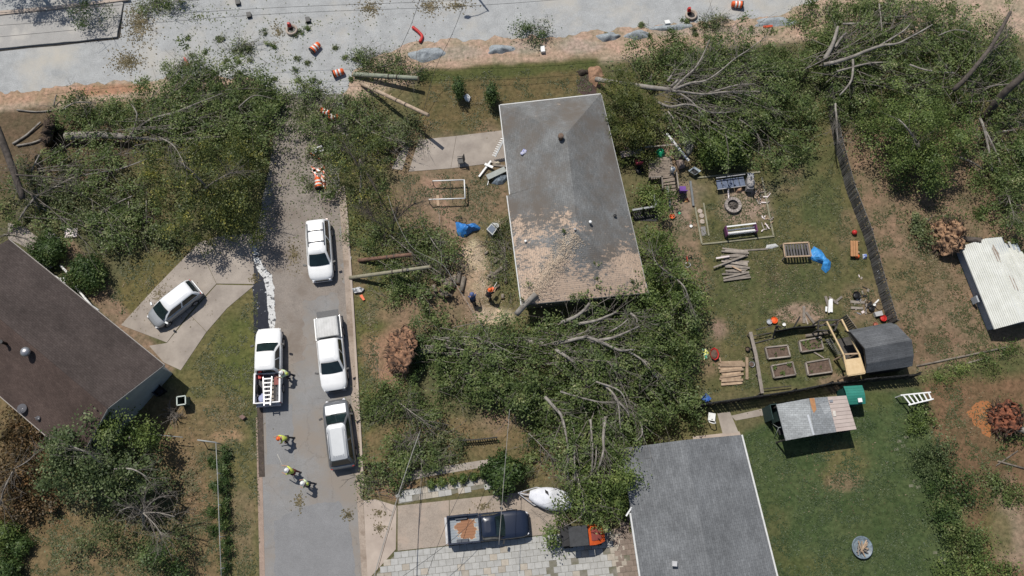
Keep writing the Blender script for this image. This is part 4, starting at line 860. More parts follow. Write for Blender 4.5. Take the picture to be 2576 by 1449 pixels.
tree('fallen_tree', 'tangle of downed leafy limbs and bare twigs behind the round shrubs', 'tree', (150,520),
  [(110,470,95,65,.2,1.6,.7),(220,510,110,60,.2,1.6,.8),(300,560,85,35,.1,1.0,.7),(220,430,90,45,.2,1.4,.7),(110,560,70,35,.1,1.0,.6),(350,470,60,60,.3,1.8,.8),(260,620,40,25,.05,.7,.6),(360,560,60,50,.2,1.3,.9),(430,590,55,30,.1,1.2),(340,600,40,25,.05,.7,.6),(60,420,45,40,.2,1.2,.5)], 'wilted', None,
  [([(115,484,.9),(190,445,1.2),(300,425,1.5),(378,396,1.8)], .09, .03), ([(107,480,.8),(70,517,.8),(50,550,.6),(30,580,.2)], .10, .05), ([(333,493,1.3),(277,520,1.1),(247,547,.8)], .05, .02), ([(323,507,1.2),(326,540,1.0),(328,567,.7)], .05, .02), ([(368,505,1.2),(368,540,1),(368,576,.6)], .05, .02), ([(80,460,1),(130,470,1.2),(190,463,1.3)], .05, .02), ([(100,390,1),(80,430,.9),(82,450,.6)], .06, .03),([(10,590,.1),(35,592,.1),(70,600,.2)], .05, .02)], tw=110, free=70, seed=21, dens=3.2, leaf=.18)
bush('round dark green clipped shrub close to the brown house porch', 135,640,44,1.5, seed=2); bush('larger round dark green clipped shrub beside the driveway lawn', 229,697,48,1.7, seed=5)
for k, (cx, cy, rx, ry, n_) in enumerate(((300,590,45,20,1),(240,655,40,25,1),(430,600,50,25,1),(90,600,30,25,1))): pass
# --- debris over the street mouth
tree('brush_heap', 'low heap of torn green branches covering the street mouth around the barrels', 'brush', (800,280),
  [(745,280,60,60,.02,.45,.6),(830,275,80,60,.05,.7,.9),(940,320,90,55,.1,1.1),(1010,320,50,50,.1,1.2),(870,360,90,50,.05,.7,.8),(760,360,60,50,.02,.35,.5),(780,240,60,30,.02,.35,.6),(820,430,50,50,.05,.5,.5)], 'wilted', None,
  [([(880,285,.5),(930,330,.9),(1020,360,1.0)], .05, .02), ([(790,330,.2),(830,310,.4),(880,300,.6)], .04, .02)], tw=30, free=70, seed=31, dens=3.6, per=30, leaf=.17)
tree('small_tree', 'yellow-green leafy tree toppled over the lawn edge beside the silted street', 'tree', (905,430),
  [(900,410,75,65,.8,3.2),(870,350,45,30,.6,2.2),(940,490,60,45,.5,2.4,.8),(850,460,45,40,.3,1.8,.8),(960,360,55,40,.5,2.2,.8),(880,510,50,30,.2,1.4,.6)], 'yellow', ([(905,520,0),(908,440,1.4),(905,400,2.4)], .10, .06),
  [([(905,400,2.2),(925,440,2.2),(955,500,1.8),(968,580,1.0)], .06, .02, BARKD), ([(908,430,2),(885,390,2.8),(870,370,2.8)], .05, .02, BARKD)], tw=45, seed=35, dens=3.4, leaf=.15, twm=BARKD)
tree('small_tree', 'dark-branched sparse tree leaning over the bare dirt patch', 'tree', (990,560),
  [(1000,520,60,50,.8,3,.4),(960,580,60,40,.4,2,.6),(1040,560,45,40,.6,2.4,.5),(900,590,40,35,.2,1.4,.6),(940,620,60,30,.2,1.2,.6)], 'green', ([(985,600,0),(990,560,1.6),(1000,520,2.6)], .10, .06, ),
  [([(990,560,1.6),(1020,530,2.6),(1045,510,3)], .05, .02, BARKD), ([(985,580,1),(950,560,1.8),(930,540,2)], .05, .02, BARKD)], tw=80, seed=38, dens=3.2, leaf=.15, twm=BARKD, barkm=BARKD)
tree('brush_heap', 'mound of cut green boughs between the two broken poles', 'brush', (1080,640),
  [(1085,630,70,65,.2,1.7),(1020,650,55,45,.1,1.1),(1000,720,55,60,.1,1.1,.9),(1040,715,40,45,.1,1.1,.9),(1125,655,30,30,.1,1.0,.8),(1040,600,50,35,.1,1.2,.8)], 'green', None, [([(980,590,.6),(1040,640,1.2),(1110,690,1)], .05, .02), ([(1060,560,.8),(1090,610,1.5),(1120,650,1.2)], .04, .02)], tw=40, free=50, seed=41, dens=4.2, leaf=.17)
tree('brush_heap', 'strip of cut brush scattered along the house front by the sawdust', 'brush', (1265,640),
  [(1265,590,35,50,.03,.5,.8),(1270,650,35,55,.03,.5,.8),(1275,710,30,40,.03,.4,.8),(1245,600,22,30,.02,.3,.6)], 'wilted', None, [([(1250,560,.1),(1270,620,.2),(1268,690,.2)], .04, .02)], tw=14, free=30, seed=44, dens=3.4, leaf=.15)
for k, (cx, cy, rx, ry, h, lab) in enumerate(((970,165,65,32,.9,'green roadside brush growing under the broken grey pole'), (912,142,34,28,.8,'green brush clump at the sandy road edge by the barrel'), (1035,185,45,28,.8,'green brush clump under the free end of the grey pole'), (605,120,35,22,.4,'torn leafy bough lying alone on the gravel road'), (1340,72,38,32,1.1,'dark green bush growing at the gravel road edge'), (455,165,45,26,.9,'leafy bough with a red scrap at the edge of the gravel road'), (215,22,50,24,3.6,'dark leafy tree top casting a shadow on the concrete slab'), (440,2,45,22,1.6,'bright green shrub at the far kerb of the gravel road'), (1800,60,40,26,.5,'pale torn bough lying beside the orange barrel on the shoulder'), (375,10,40,20,.8,'dark leafy bough lying against the far kerb'))):
    tree('brush', lab, 'brush', (cx, cy), [(cx, cy, rx, ry, .05, h)], ['green','green','green','wilted','deep','green','deep','bright','wilted','green'][k], None, [([(cx-rx*.5, cy+ry*.3, .1), (cx, cy, h*.6), (cx+rx*.5, cy-ry*.2, h*.5)], .03, .012)], tw=8, free=8, seed=50+k, dens=5, leaf=.16)
for k, (cx, cy, r_) in enumerate(((1156,240,17),(1238,256,17))):
    bush(('upright dark shrub with a white rag beside it on the front lawn', 'upright dark shrub close to the damaged house corner')[k], cx, cy, r_, 2.0, seed=60+k, ry=r_*1.7)
# --- great uprooted tree across the front yard
big = tree('fallen_tree', 'huge uprooted tree with bared root plate sprawling across the front yard', 'tree', (1000,890),
  [(1180,900,110,75,.3,2.2),(1320,930,130,95,.4,3.0),(1470,960,140,100,.4,3.2),(1640,890,110,110,.4,3.4),(1590,1030,120,80,.3,3.0),(1440,1045,110,55,.3,2.4),(1420,832,110,34,.3,2.6),(1605,812,100,40,.4,3.0),(1190,965,80,58,.3,2.2),(1320,1005,90,45,.3,2.4),(1700,1000,60,70,.2,2.4),(1100,830,50,50,.2,1.4,.8),(1110,880,70,40,.3,2.0),(1240,850,80,30,.4,2.2),(1720,820,50,60,.3,2.6)], 'green',
  ([(1030,885,.7),(1130,872,.7),(1220,862,.9),(1330,862,1.3),(1390,866,1.7)], .36, .20),
  [([(1388,866,1.7),(1430,858,2.6),(1475,846,3.2)], .17, .10), ([(1488,860,2.9),(1538,850,3.4),(1570,838,3.6),(1608,821,3.5)], .12, .05), ([(1475,846,3.0),(1530,868,3.3),(1560,881,3.4),(1600,880,3.2)], .13, .06),
   ([(1398,880,2.4),(1425,897,2.9),(1451,916,2.7)], .14, .09), ([(1412,812,2.2),(1455,793,3.0),(1483,762,3.3)], .15, .09), ([(1451,816,2.5),(1501,806,3.2),(1551,785,3.5)], .13, .06), ([(1535,835,3.2),(1560,820,3.5),(1580,803,3.6)], .08, .04), ([(1583,885,3.2),(1620,910,3.3),(1650,950,2.9)], .08, .03), ([(1620,905,3.2),(1640,925,3.3),(1655,955,3)], .05, .02),
   ([(1528,910,3),(1545,920,3.2),(1560,925,3)], .09, .05), ([(1090,850,1.4),(1180,868,1.9),(1260,880,2.2)], .05, .02), ([(1100,870,1.5),(1190,885,2),(1270,915,2.2)], .05, .02),([(1120,850,1.5),(1200,850,2),(1290,890,2.4)], .05, .02),([(1585,788,3.4),(1600,800,3.5),(1603,812,3.4)], .09, .05),([(1500,960,3.2),(1560,985,3.3),(1580,1030,3)], .07, .03),([(1410,985,2.6),(1500,1010,3.0),(1560,1010,2.9)], .07, .03)],
  tw=150, free=110, seed=70, dens=4.0, per=36, leaf=.2)
rootplate(big, 1016, 890, 40, 56, .5, 9, (-1,.05,.95), mat('clay_roots', (.36,.20,.12), (.05,.032,.024), scale=3.2, rough=.95, bump=.6, bscale=12))
w = curve_pts([G(1300,790,2.3), G(1322,765,2.9), G(1349,738,3.3)], 3, .02); o = MB().tube(w, [.22,.2], 10).build('sawn_log', BARK, loc=zrep(w[0], 0)); tag(o, 'thick sawn log propped against the torn roof corner', 'log'); MB().tube([w[-1]+(w[-1]-w[-2]).normalized()*.003, w[-1]+(w[-1]-w[-2]).normalized()*.012], .19, 10).build('cut_face', CUTWOOD, o)
tree('ivy_mass', 'dark ivy mass hanging behind the bared root plate', 'ivy', (1050,870), [(1048,850,22,45,.3,2.4),(1052,905,20,45,.2,2.0)], 'deep', ([(1050,880,0),(1050,860,1.2)], .08, .05), (), seed=74, dens=7, leaf=.15)
tree('leafy_tree', 'broad green tree crown hugging the back wall of the damaged house', 'tree', (1690,690),
  [(1680,690,70,85,.8,4.2),(1640,610,40,45,.4,2.6,.8),(1720,740,50,55,.5,3.4),(1640,720,45,60,.4,3.2),(1660,510,40,45,.3,2.0,.8),(1610,500,30,40,.3,2,.8)], 'bright', ([(1690,720,0),(1685,690,2.5)], .16, .1), [([(1685,690,2.5),(1650,660,3.4),(1640,625,3)], .07, .03), ([(1685,690,2.5),(1720,720,3.6),(1735,760,3.2)], .07, .03)], tw=40, seed=75, dens=4.6, per=38, leaf=.19)
tree('low_bush', 'spreading dark green bush beside the street below the root plate', 'bush', (1000,1010), [(1000,1005,80,55,.2,2.0),(950,1010,40,40,.1,1.3,.8),(1060,1040,50,40,.2,1.5,.9)], 'green', ([(1000,1020,0),(1000,1005,1.1)], .06, .04), [([(1000,1010,1),(1040,1040,1.7),(1070,1060,1.5)], .04, .02)], tw=30, free=14, seed=78, dens=5.2, leaf=.17)
tree('brush_heap', 'long heap of dragged green branches between the kerb and the stone walk', 'brush', (1060,1150),
  [(1080,1140,90,45,.05,1.0),(980,1200,60,32,.03,.7,.9),(1125,1120,32,32,.1,1.1,.9),(930,1225,35,25,.02,.4,.7),(1010,1110,50,25,.02,.5,.5)], 'wilted', None, [([(960,1190,.3),(1020,1130,.9),(1045,1090,.6)], .03, .015), ([(1000,1170,.4),(1035,1120,.9),(1050,1085,.6)], .03, .012), ([(1050,1090,.7),(1060,1150,1.0),(1060,1190,.6)], .03, .012)], tw=30, free=50, seed=81, dens=4.4, leaf=.17)
tree('fallen_tree', 'leafy tree fallen over the covered watercraft onto the grey house corner', 'tree', (1500,1100),
  [(1560,1190,62,75,1.4,4.6),(1500,1250,70,55,1.0,3.8),(1562,1262,42,28,1.0,3.4),(1430,1285,35,22,.6,2.0,.7),(1390,1350,18,38,.4,2.0,.9),(1470,1200,45,50,.5,2.6,.6),(1590,1130,40,40,.8,3.2)], 'bright', None,
  [([(1371,999,2.2),(1395,1025,2.4),(1415,1053,2.5),(1428,1126,2.6),(1428,1206,2.2)], .13, .06), ([(1523,1049,2.6),(1518,1100,2.9),(1518,1133,3.0),(1508,1173,2.8)], .12, .06), ([(1485,1055,2.5),(1491,1130,2.7),(1488,1200,2.6)], .08, .04), ([(1518,966,3),(1552,1006,3.2),(1561,1080,3)], .09, .04), ([(1545,1000,3.1),(1575,1030,3.2),(1583,1050,3)], .08, .04), ([(1611,1060,2.6),(1616,1090,2.7),(1600,1110,2.6)], .06, .03), ([(1445,1115,2.4),(1446,1180,2.4),(1446,1210,2.2)], .07, .04), ([(1500,1120,2.6),(1497,1170,2.6),(1480,1200,2.4)], .05, .02),([(1445,1170,2.2),(1470,1280,2.3),(1430,1320,2)], .04, .015)], tw=90, seed=85, dens=4.8, per=36, leaf=.19, free=20)
tree('brush_heap', 'torn leafy boughs lying under the bare grey limbs by the sandy planting bed', 'brush', (1360,1130), [(1360,1120,50,40,.1,1.2,.8),(1460,1120,60,60,.1,1.6,.8),(1540,1110,50,50,.2,1.8,.8)], 'green', None, [([(1330,1090,.8),(1370,1130,1.2),(1400,1170,.9)], .03, .012)], tw=16, free=30, seed=88, dens=4.2)
bush('round glossy dark shrub beside the stone walk and blue pickup', 1266,1195,43,1.7, seed=90, leaf=.2); bush('small round grey-green shrub beside the glossy one', 1327,1184,17,.8, 'wilted', seed=91, leaf=.1)
# --- upper right
tree('cedar_tree', 'feathery green cedar leaning against the damaged house corner', 'tree', (1590,300),
  [(1580,270,55,75,1.0,5.2),(1570,220,50,40,.8,4.2),(1600,350,45,45,.6,3.4),(1625,380,30,30,.3,2.2,.8),(1630,300,35,50,.6,3.0,.7)], 'cedar', ([(1500,200,.5),(1560,210,1.8),(1640,222,2.6)], .22, .14), (), seed=100, dens=6.5, per=40, leaf=.24, wr=.28, hang=.35, upb=.9)
tree('fallen_tree', 'large tree fallen across the garden corner with long bare pale limbs', 'tree', (1640,222),
  [(1650,150,90,50,.3,2.2),(1760,150,110,55,.3,2.4),(1880,150,110,60,.3,2.4),(1800,230,90,40,.3,2.0,.6),(1940,260,100,70,.3,2.6,.9),(1850,300,90,40,.3,2.2,.7),(2020,320,65,70,.2,2.2,.9),(1960,380,60,40,.1,1.4,.7),(1700,110,70,30,.2,1.4,.8),(1990,190,70,70,.3,2.6),(1740,300,70,40,.2,1.4,.4)], 'green',
  ([(1585,213,2.4),(1638,220,2.6),(1691,227,2.8)], .20, .17),
  [([(1691,227,2.8),(1738,208,2.9),(1781,200,3.0),(1855,143,3.0)], .13, .04), ([(1655,257,2.2),(1688,268,2.5),(1738,263,2.7),(1788,283,2.7),(1855,280,2.4)], .11, .04), ([(1691,227,2.8),(1720,197,3.0),(1755,163,3.1),(1785,100,2.9)], .11, .03), ([(1691,227,2.8),(1768,237,2.9),(1838,230,2.9),(1932,230,2.6)], .10, .04), ([(1781,235,2.8),(1850,215,2.9),(1898,211,2.7)], .08, .04), ([(1700,230,2.7),(1740,255,2.8),(1780,300,2.5),(1850,330,2.1)], .08, .03), ([(1838,230,2.9),(1900,245,2.7),(1950,275,2.5)], .06, .02), ([(1680,205,2.8),(1690,190,3.0)], .10, .09), ([(1688,218,2.8),(1706,200,3.0)], .10, .09), ([(1680,280,2.3),(1720,330,2.0),(1755,365,1.6)], .06, .02), ([(1860,300,2.3),(1900,330,2.2),(1920,370,1.8)], .05, .02),([(1855,143,3),(1890,120,2.8),(1930,90,2.5)], .05, .02)], tw=150, free=90, seed=104, dens=3.8, leaf=.19)
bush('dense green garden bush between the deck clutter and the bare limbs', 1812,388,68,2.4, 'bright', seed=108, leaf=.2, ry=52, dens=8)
tree('fallen_tree', 'splintered trees piled in the far corner behind the picket fence', 'tree', (2250,120),
  [(2180,60,120,55,.3,2.4),(2330,70,130,60,.3,2.6),(2140,150,90,60,.3,2.6),(2280,170,120,60,.3,2.6),(2430,130,90,80,.3,2.8),(2530,200,60,90,.3,2.6),(2060,110,70,60,.2,2.0),(2110,230,60,50,.3,2.6),(2060,20,70,30,.2,1.6),(2500,90,60,60,.2,2,.7),(2380,240,70,50,.3,2.6),(2160,300,60,50,.2,2.2,.8),(2210,15,90,25,.2,1.6),(2350,20,90,22,.2,1.6,.8),(2530,330,60,60,.2,2,.8)], 'green', None,
  [([(2072,163,2.6),(2132,147,3.0),(2209,117,3.3),(2265,107,3.4),(2345,62,3.2)], .17, .05), ([(2209,117,3.2),(2270,80,3.4),(2290,60,3.3)], .08, .04), ([(2075,150,2.4),(2095,110,2.9),(2108,67,2.9)], .20, .10), ([(2100,120,2.6),(2112,100,2.8),(2128,83,2.8)], .12, .08), ([(2398,227,2.4),(2438,187,3.4),(2498,110,4.0),(2542,30,4.2)], .20, .12, BARKD), ([(2500,120,3.8),(2535,90,3.9)], .10, .06, BARKD), ([(2288,163,2.7),(2338,178,2.8),(2400,183,2.8)], .08, .04), ([(2145,150,3),(2142,200,2.9),(2112,240,2.5)], .10, .06), ([(2102,260,2.5),(2105,316,2.4),(2108,360,2.1)], .08, .04), ([(2465,297,1.6),(2480,340,1.5),(2496,430,1.0)], .11, .07), ([(2480,330,1.5),(2500,370,1.3),(2520,420,1)], .07, .04), ([(2448,340,.9),(2500,332,1.0),(2552,327,1.0)], .07, .05), ([(2120,60,2.2),(2180,58,2.4),(2240,59,2.2)], .09, .07), ([(2230,45,2.4),(2260,42,2.4),(2280,39,2.2)], .08, .06), ([(2212,10,2.2),(2216,50,2.6),(2218,80,2.6)], .07, .05), ([(2400,393,.6),(2440,405,.6),(2480,430,.5)], .09, .06), ([(2360,90,2.9),(2400,75,3.1),(2440,80,3.0)], .05, .02), ([(2560,210,2.4),(2500,215,2.6),(2460,225,2.4)], .05, .02), ([(2105,180,2.7),(2180,160,2.8),(2230,157,2.6)], .09, .06)], tw=170, free=90, seed=110, dens=3.8, leaf=.19)
tree('leaning_tree', 'thick dark broken trunk rising beyond the round leafy tree', 'tree', (2480,290), [(2560,180,40,40,.5,3,.7),(2560,420,40,60,.2,2.2,.8)], 'deep', ([(2478,295,.2),(2520,240,2.6),(2575,190,4.2),(2620,150,5.2)], .32, .24), [([(2490,300,.6),(2545,300,1.2),(2590,290,1.4)], .06, .03)], tw=30, barkm=BARKD, seed=115)
tree('leafy_tree', 'dense rounded green tree standing alone on the bare far yard', 'tree', (2310,400),
  [(2300,330,95,90,1.6,5.6),(2260,270,70,60,1.2,4.4),(2370,380,55,65,1.0,4.6),(2330,420,60,45,.8,3.6),(2400,300,45,60,.8,3.6)], 'bright', ([(2312,420,0),(2308,360,3)], .2, .14), [([(2308,360,3),(2280,320,4.4),(2260,300,4.5)], .08, .04)], tw=24, seed=118, dens=5.4, per=38, leaf=.18)
tree('shrub_bank', 'bank of green shrubs behind the white metal shed', 'shrub', (2530,500), [(2530,470,60,60,.3,2.4),(2560,560,40,70,.3,2.8),(2500,420,50,40,.2,2,.8),(2570,400,40,60,.3,2.6),(2470,540,25,30,.05,.5,.6)], 'green', ([(2535,520,0),(2535,480,1.4)], .06, .04), [([(2535,490,1.4),(2550,540,2.2)], .05, .02)], tw=20, seed=121, dens=5, leaf=.18)
up2 = tree('fallen_tree', 'uprooted tree with orange clay root plate next to the white metal shed', 'tree', (2360,600), [(2320,590,28,35,.1,1.0,.9),(2310,560,18,25,.1,.8,.8),(2390,560,30,20,.1,.6,.5)], 'wilted', ([(2375,600,.8),(2420,602,1.2),(2470,605,2.0)], .26, .22), [([(2335,555,.6),(2348,540,.7)], .05, .02)], seed=125, dens=4, barkm=BARKD)
rootplate(up2, 2366, 605, 28, 46, .5, 14, (-1,.0,.9), mat('ochre_clay', (.44,.27,.16), (.09,.055,.035), scale=3.2, rough=.95, bump=.6, bscale=12))
up3 = tree('uprooted_stump', 'reddish uprooted stump beside the orange muddy pool', 'stump', (2520,1050), [(2545,1090,28,40,.1,1.0,.8),(2555,1050,20,30,.1,.9,.7)], 'green', ([(2525,1055,.5),(2560,1075,.8),(2600,1095,1)], .22, .2), (), seed=128, dens=4)
rootplate(up3, 2514, 1055, 28, 38, .4, 18, (-1,.1,.9), mat('red_clay', (.30,.11,.06), (.04,.022,.017), scale=3.2, rough=.95, bump=.6, bscale=12))
sheet('muddy_pool', [(2432,1040),(2455,1012),(2478,1008),(2500,1020),(2496,1060),(2490,1105),(2468,1085),(2448,1062)], .006, mat('orange_mud_water', (.36,.155,.06), (.30,.125,.05), scale=1, rough=.08, spec=.5), 5, n=5, seed=4)
sheet('muddy_pool', [(1450,215),(1460,190),(1485,178),(1500,172),(1506,195),(1502,235),(1470,240),(1452,236)], .006, mat('brown_mud_water', (.085,.055,.045), (.06,.04,.033), scale=1, rough=.1, spec=.5), 4, n=5, seed=5)
mound('soil_heap', 1497,195,24,34,.35, mat('torn_clay', (.34,.20,.125), (.2,.12,.075), scale=3, bump=.5), label='crumbled clay lip of the hole behind the cedar', cat='soil heap', seed=4)
mound('soil_heap', 1466,182,18,10,.3, mat('dark_soil2', (.07,.052,.04), (.035,.027,.02), scale=5, bump=.5), label='dark torn turf at the muddy pool rim', cat='soil heap', seed=6)
# --- hedge at the right
for k, (bl, lab, mm) in enumerate((([(2330,1040,22,40,.1,1.4),(2318,1080,18,24,.1,1.1)], 'bright green hedge shrub under the white ladder', 'bright'), ([(2362,1140,45,42,.2,1.9),(2340,1160,35,35,.2,1.6)], 'blue-green hedge shrub halfway along the lawn edge', 'pale'), ([(2395,1230,50,60,.2,1.9),(2380,1290,40,40,.2,1.6)], 'dense olive hedge shrub along the lawn edge', 'deep'), ([(2430,1350,45,50,.2,1.7),(2400,1330,30,30,.2,1.4)], 'leafy hedge shrub beside the bare dirt circle', 'green'), ([(2440,1430,55,40,.1,1.3),(2500,1440,50,30,.1,.9),(2480,1380,35,40,.1,.8,.7)], 'low weedy hedge shrub at the lawn corner', 'bright'), ([(2500,1230,40,40,.1,.7,.6),(2570,1240,30,30,.1,.9,.6),(2540,1250,40,20,.05,.5,.6)], 'low weeds around the bare dirt circle', 'green'))):
    tree('hedge_shrub', lab, 'shrub', (bl[0][0], bl[0][1]), bl, mm, ([(bl[0][0], bl[0][1], 0), (bl[0][0], bl[0][1]-2, bl[0][5]*.5)], .05, .03), (), seed=130+k, dens=6, leaf=.16)
for k, (cx, cy, rx, lab) in enumerate(((2420,930,50,'low green weeds along the bare yard boundary log'), (2500,900,40,'bright weed patch beyond the boundary log'), (2540,880,30,'weeds near the white shed shadow'), (2370,952,50,'weedy strip at the end of the black fence'), (2470,930,60,'weedy strip below the boundary log'))):
    tree('weeds', lab, 'weeds', (cx, cy), [(cx, cy, rx, 10+4*(k % 2), .02, .5)], 'bright', ([(cx, cy, 0), (cx, cy-1, .2)], .02, .01), (), seed=140+k, dens=6, leaf=.13)
tree('leafy_tree', 'tall roadside tree beyond the kerb shading the concrete slab', 'tree', (60,-120), [(0,-160,60,45,4.5,8),(-60,-150,50,40,4,7),(60,-190,45,40,4.5,8),(110,-120,30,30,4.5,6.5,.7)], 'deep', ([(60,-60,0),(30,-110,4.5)], .2, .14), (), seed=148, dens=4)
# --- lower left
tree('leafy_tree', 'pale silvery-green tree spreading over the corner of the brown roof', 'tree', (280,1190),
  [(200,1130,90,65,2.6,5.6),(300,1190,75,60,2.4,5.2),(180,1190,75,50,2.0,4.6),(130,1110,50,40,2.6,4.8),(350,1220,45,45,1.6,4,.7),(250,1200,90,50,2,4.6)], 'pale', ([(285,1230,0),(270,1180,3.0)], .2, .13), [([(270,1180,3),(220,1140,4.6),(170,1120,5)], .08, .03), ([(270,1180,3),(330,1180,4.2),(370,1200,4)], .07, .03)], tw=40, seed=150, dens=4.6, per=40, leaf=.22)
tree('leafy_tree', 'darker green crown brushing the pale gable wall', 'tree', (330,1100), [(310,1080,58,42,2.2,4.6),(350,1110,40,35,1.8,3.8),(270,1060,35,25,2.6,4.2,.7)], 'bright', ([(335,1140,0),(325,1100,2.4)], .12, .08), (), seed=153, dens=5, leaf=.19)
tree('bare_tree', 'half-bare tree with fanned grey branches over the leaf-littered yard', 'tree', (365,1300),
  [(300,1330,110,70,.6,2.8,.42),(400,1380,70,55,.6,3.0,.8),(230,1380,80,50,.4,2.0,.4),(330,1260,60,30,.4,2.0,.3)], 'wilted', ([(362,1330,0),(360,1290,2.6)], .12, .08), [([(360,1290,2.6),(385,1260,3.4),(425,1245,3.6)], .05, .02), ([(360,1290,2.6),(365,1250,3.4),(368,1225,3.6)], .05, .02), ([(360,1290,2.6),(330,1275,3.4),(300,1285,3.6)], .05, .02), ([(360,1290,2.6),(400,1290,3.4),(440,1300,3.4)], .05, .02), ([(360,1290,2.6),(390,1320,3.4),(410,1350,3.4)], .05, .02)], tw=90, seed=156, dens=4, leaf=.16)
tree('leafy_tree', 'dark green crown in the leaf-littered yard corner', 'tree', (400,1400), [(395,1390,50,38,1,3.6),(430,1420,40,30,.8,2.8,.8)], 'deep', ([(400,1410,0),(398,1395,2)], .1, .06), (), seed=158, dens=5, leaf=.18)
tree('russet_tree', 'brown-leaved drying tree at the yard edge by the rear eave', 'tree', (30,1180), [(50,1100,55,50,.3,2.4,.9),(40,1190,65,60,.4,2.8,.9),(80,1250,55,50,.2,2,.8),(20,1280,50,40,.2,1.8,.8),(100,1170,40,50,.2,1.6,.7),(20,1050,30,30,.2,1.6,.8)], 'russet', ([(30,1210,0),(35,1180,1.8)], .1, .06), [([(35,1180,1.8),(10,1230,2.4),(0,1270,2.2)], .05, .02), ([(35,1180,1.8),(70,1160,2.4),(90,1140,2)], .04, .02)], tw=50, seed=160, dens=4.6, leaf=.2)
bush('yellow-green shrub at the foot of the russet tree', 22,1345,32,1.2, 'bright', seed=165, leaf=.17); bush('dark shrub at the frame corner below the yellow-green one', 25,1435,38,1.4, 'deep', seed=166, leaf=.17); bush('dark bush beside the drying brown leaves', 60,1375,25,1.0, 'deep', seed=167, leaf=.16)
for k, (x, y, rx, ry) in enumerate(((557,1150,13,34),(562,1300,13,48),(565,1400,13,44),(560,1215,12,40),(530,1163,10,8),(535,1223,7,7),(533,1283,10,9),(536,1337,8,8))):
    tree('vine', 'ivy thicket climbing the wire fence' if k < 4 else 'small clipped shrub tuft beside the wire fence', 'vine' if k < 4 else 'shrub', (x, y), [(x, y, rx, ry, .05, 1.1 if k < 4 else .5)], 'deep', ([(x, y, 0), (x, y-1, .4)], .02, .01), (), seed=170+k, dens=22 if k < 4 else 14, leaf=.13, spread=.2, group='ivy on the wire fence' if k < 4 else 'shrub tufts by the wire fence')
def by_label(part): return [o for o in bpy.data.objects if part in str(o.get('label', ''))][0]
tb1 = by_label('huge uprooted tree'); spray(tb1, 1110,866,-16,16,150,330,26,1.5,2.5,.034,1); spray(tb1, 1400,864,-38,40,140,300,30,2.2,3.3,.04,2); spray(tb1, 1490,870,20,75,100,240,16,2.6,3.2,.035,3); spray(tb1, 1160,900,20,70,90,200,14,1.4,2.2,.03,4)
tb2 = by_label('large tree fallen across'); spray(tb2, 1695,228,-42,32,150,330,36,2.5,3.0,.036,5); spray(tb2, 1800,220,-10,45,120,260,20,2.4,2.9,.03,6); spray(tb2, 1660,255,10,60,90,180,12,2,2.4,.03,7)
tb3 = by_label('splintered trees piled'); spray(tb3, 2085,160,-50,28,150,400,34,2.4,3.1,.036,8); spray(tb3, 2400,228,-85,-10,100,240,16,2.4,3.2,.035,9); spray(tb3, 2300,60,-20,60,80,220,14,2.2,2.8,.03,10); spray(tb3, 2500,300,40,110,80,200,14,1.0,1.4,.03,11)
tb4 = by_label('uprooted tree toppled'); spray(tb4, 330,343,-60,18,150,330,28,1.4,2.6,.034,12); spray(tb4, 460,260,-40,30,100,220,14,2,2.6,.028,13)
tb5 = by_label('tangle of downed'); spray(tb5, 80,470,-38,35,140,300,30,.7,1.7,.034,14); spray(tb5, 330,500,70,150,60,140,12,.8,1.3,.028,15); spray(tb5, 200,560,-20,25,80,190,12,.4,1.0,.026,16)
tb6 = by_label('leafy tree fallen over'); spray(tb6, 1490,1045,62,118,110,200,20,2.4,3.0,.034,17); spray(tb6, 1440,1225,20,70,50,90,10,1.8,2.2,.024,18)
tb7 = by_label('low heap of torn green'); spray(tb7, 1010,380,165,230,90,240,16,.3,1.0,.026,19); spray(tb7, 880,330,120,220,60,150,12,.3,.7,.022,20)
tb8 = by_label('mound of cut green boughs'); spray(tb8, 1000,640,-40,50,70,150,14,.6,1.5,.024,21)
tb9 = by_label('long heap of dragged'); spray(tb9, 1050,1090,80,160,60,150,14,.4,1.0,.022,22)
# --- loose litter nobody could count
def litter(name, regions, n, m, leaf, label, cat, z=.02, seed=1):
    r_ = np.random.default_rng(seed); PP = []; tot = sum(rx*ry*w for _, _, rx, ry, w in regions)
    for cx, cy, rx, ry, w in regions:
        k = max(1, int(n*rx*ry*w/tot)); a = r_.random(k)*6.283; t = np.abs(r_.normal(size=k))*.62; 
        for px, py in zip(cx+np.cos(a)*t*rx, cy+np.sin(a)*t*ry): g = G(px, py); PP.append((g.x, g.y, z+r_.random()*.04))
    P = np.array(PP); Nn = r_.normal(size=P.shape)*.35+np.array((0, 0, 1)); Nn /= np.linalg.norm(Nn, axis=1, keepdims=True)
    o = leaf_mesh(name, P, Nn, r_.uniform(.6, 1.5, len(P))*leaf, m, None, .7, r_, 'stuff'); tag(o, label, cat); return o
litter('leaf_litter', [(400,740,110,90,1),(560,1050,90,120,.8),(480,1220,60,180,1.6),(200,1250,180,120,1.2),(1200,260,140,60,1),(1180,500,90,110,.5),(930,800,40,250,.8),(2350,650,180,280,1.1),(1950,700,180,230,.7),(2100,1200,160,120,.3),(2470,1050,110,120,.8),(1880,900,90,90,.6),(1150,1090,160,60,.8),(600,1330,40,120,1),(90,440,90,60,.7)], 12000, LEAF['dry'], .10, 'pale dry leaves littering the lawns and yards', 'leaf litter')
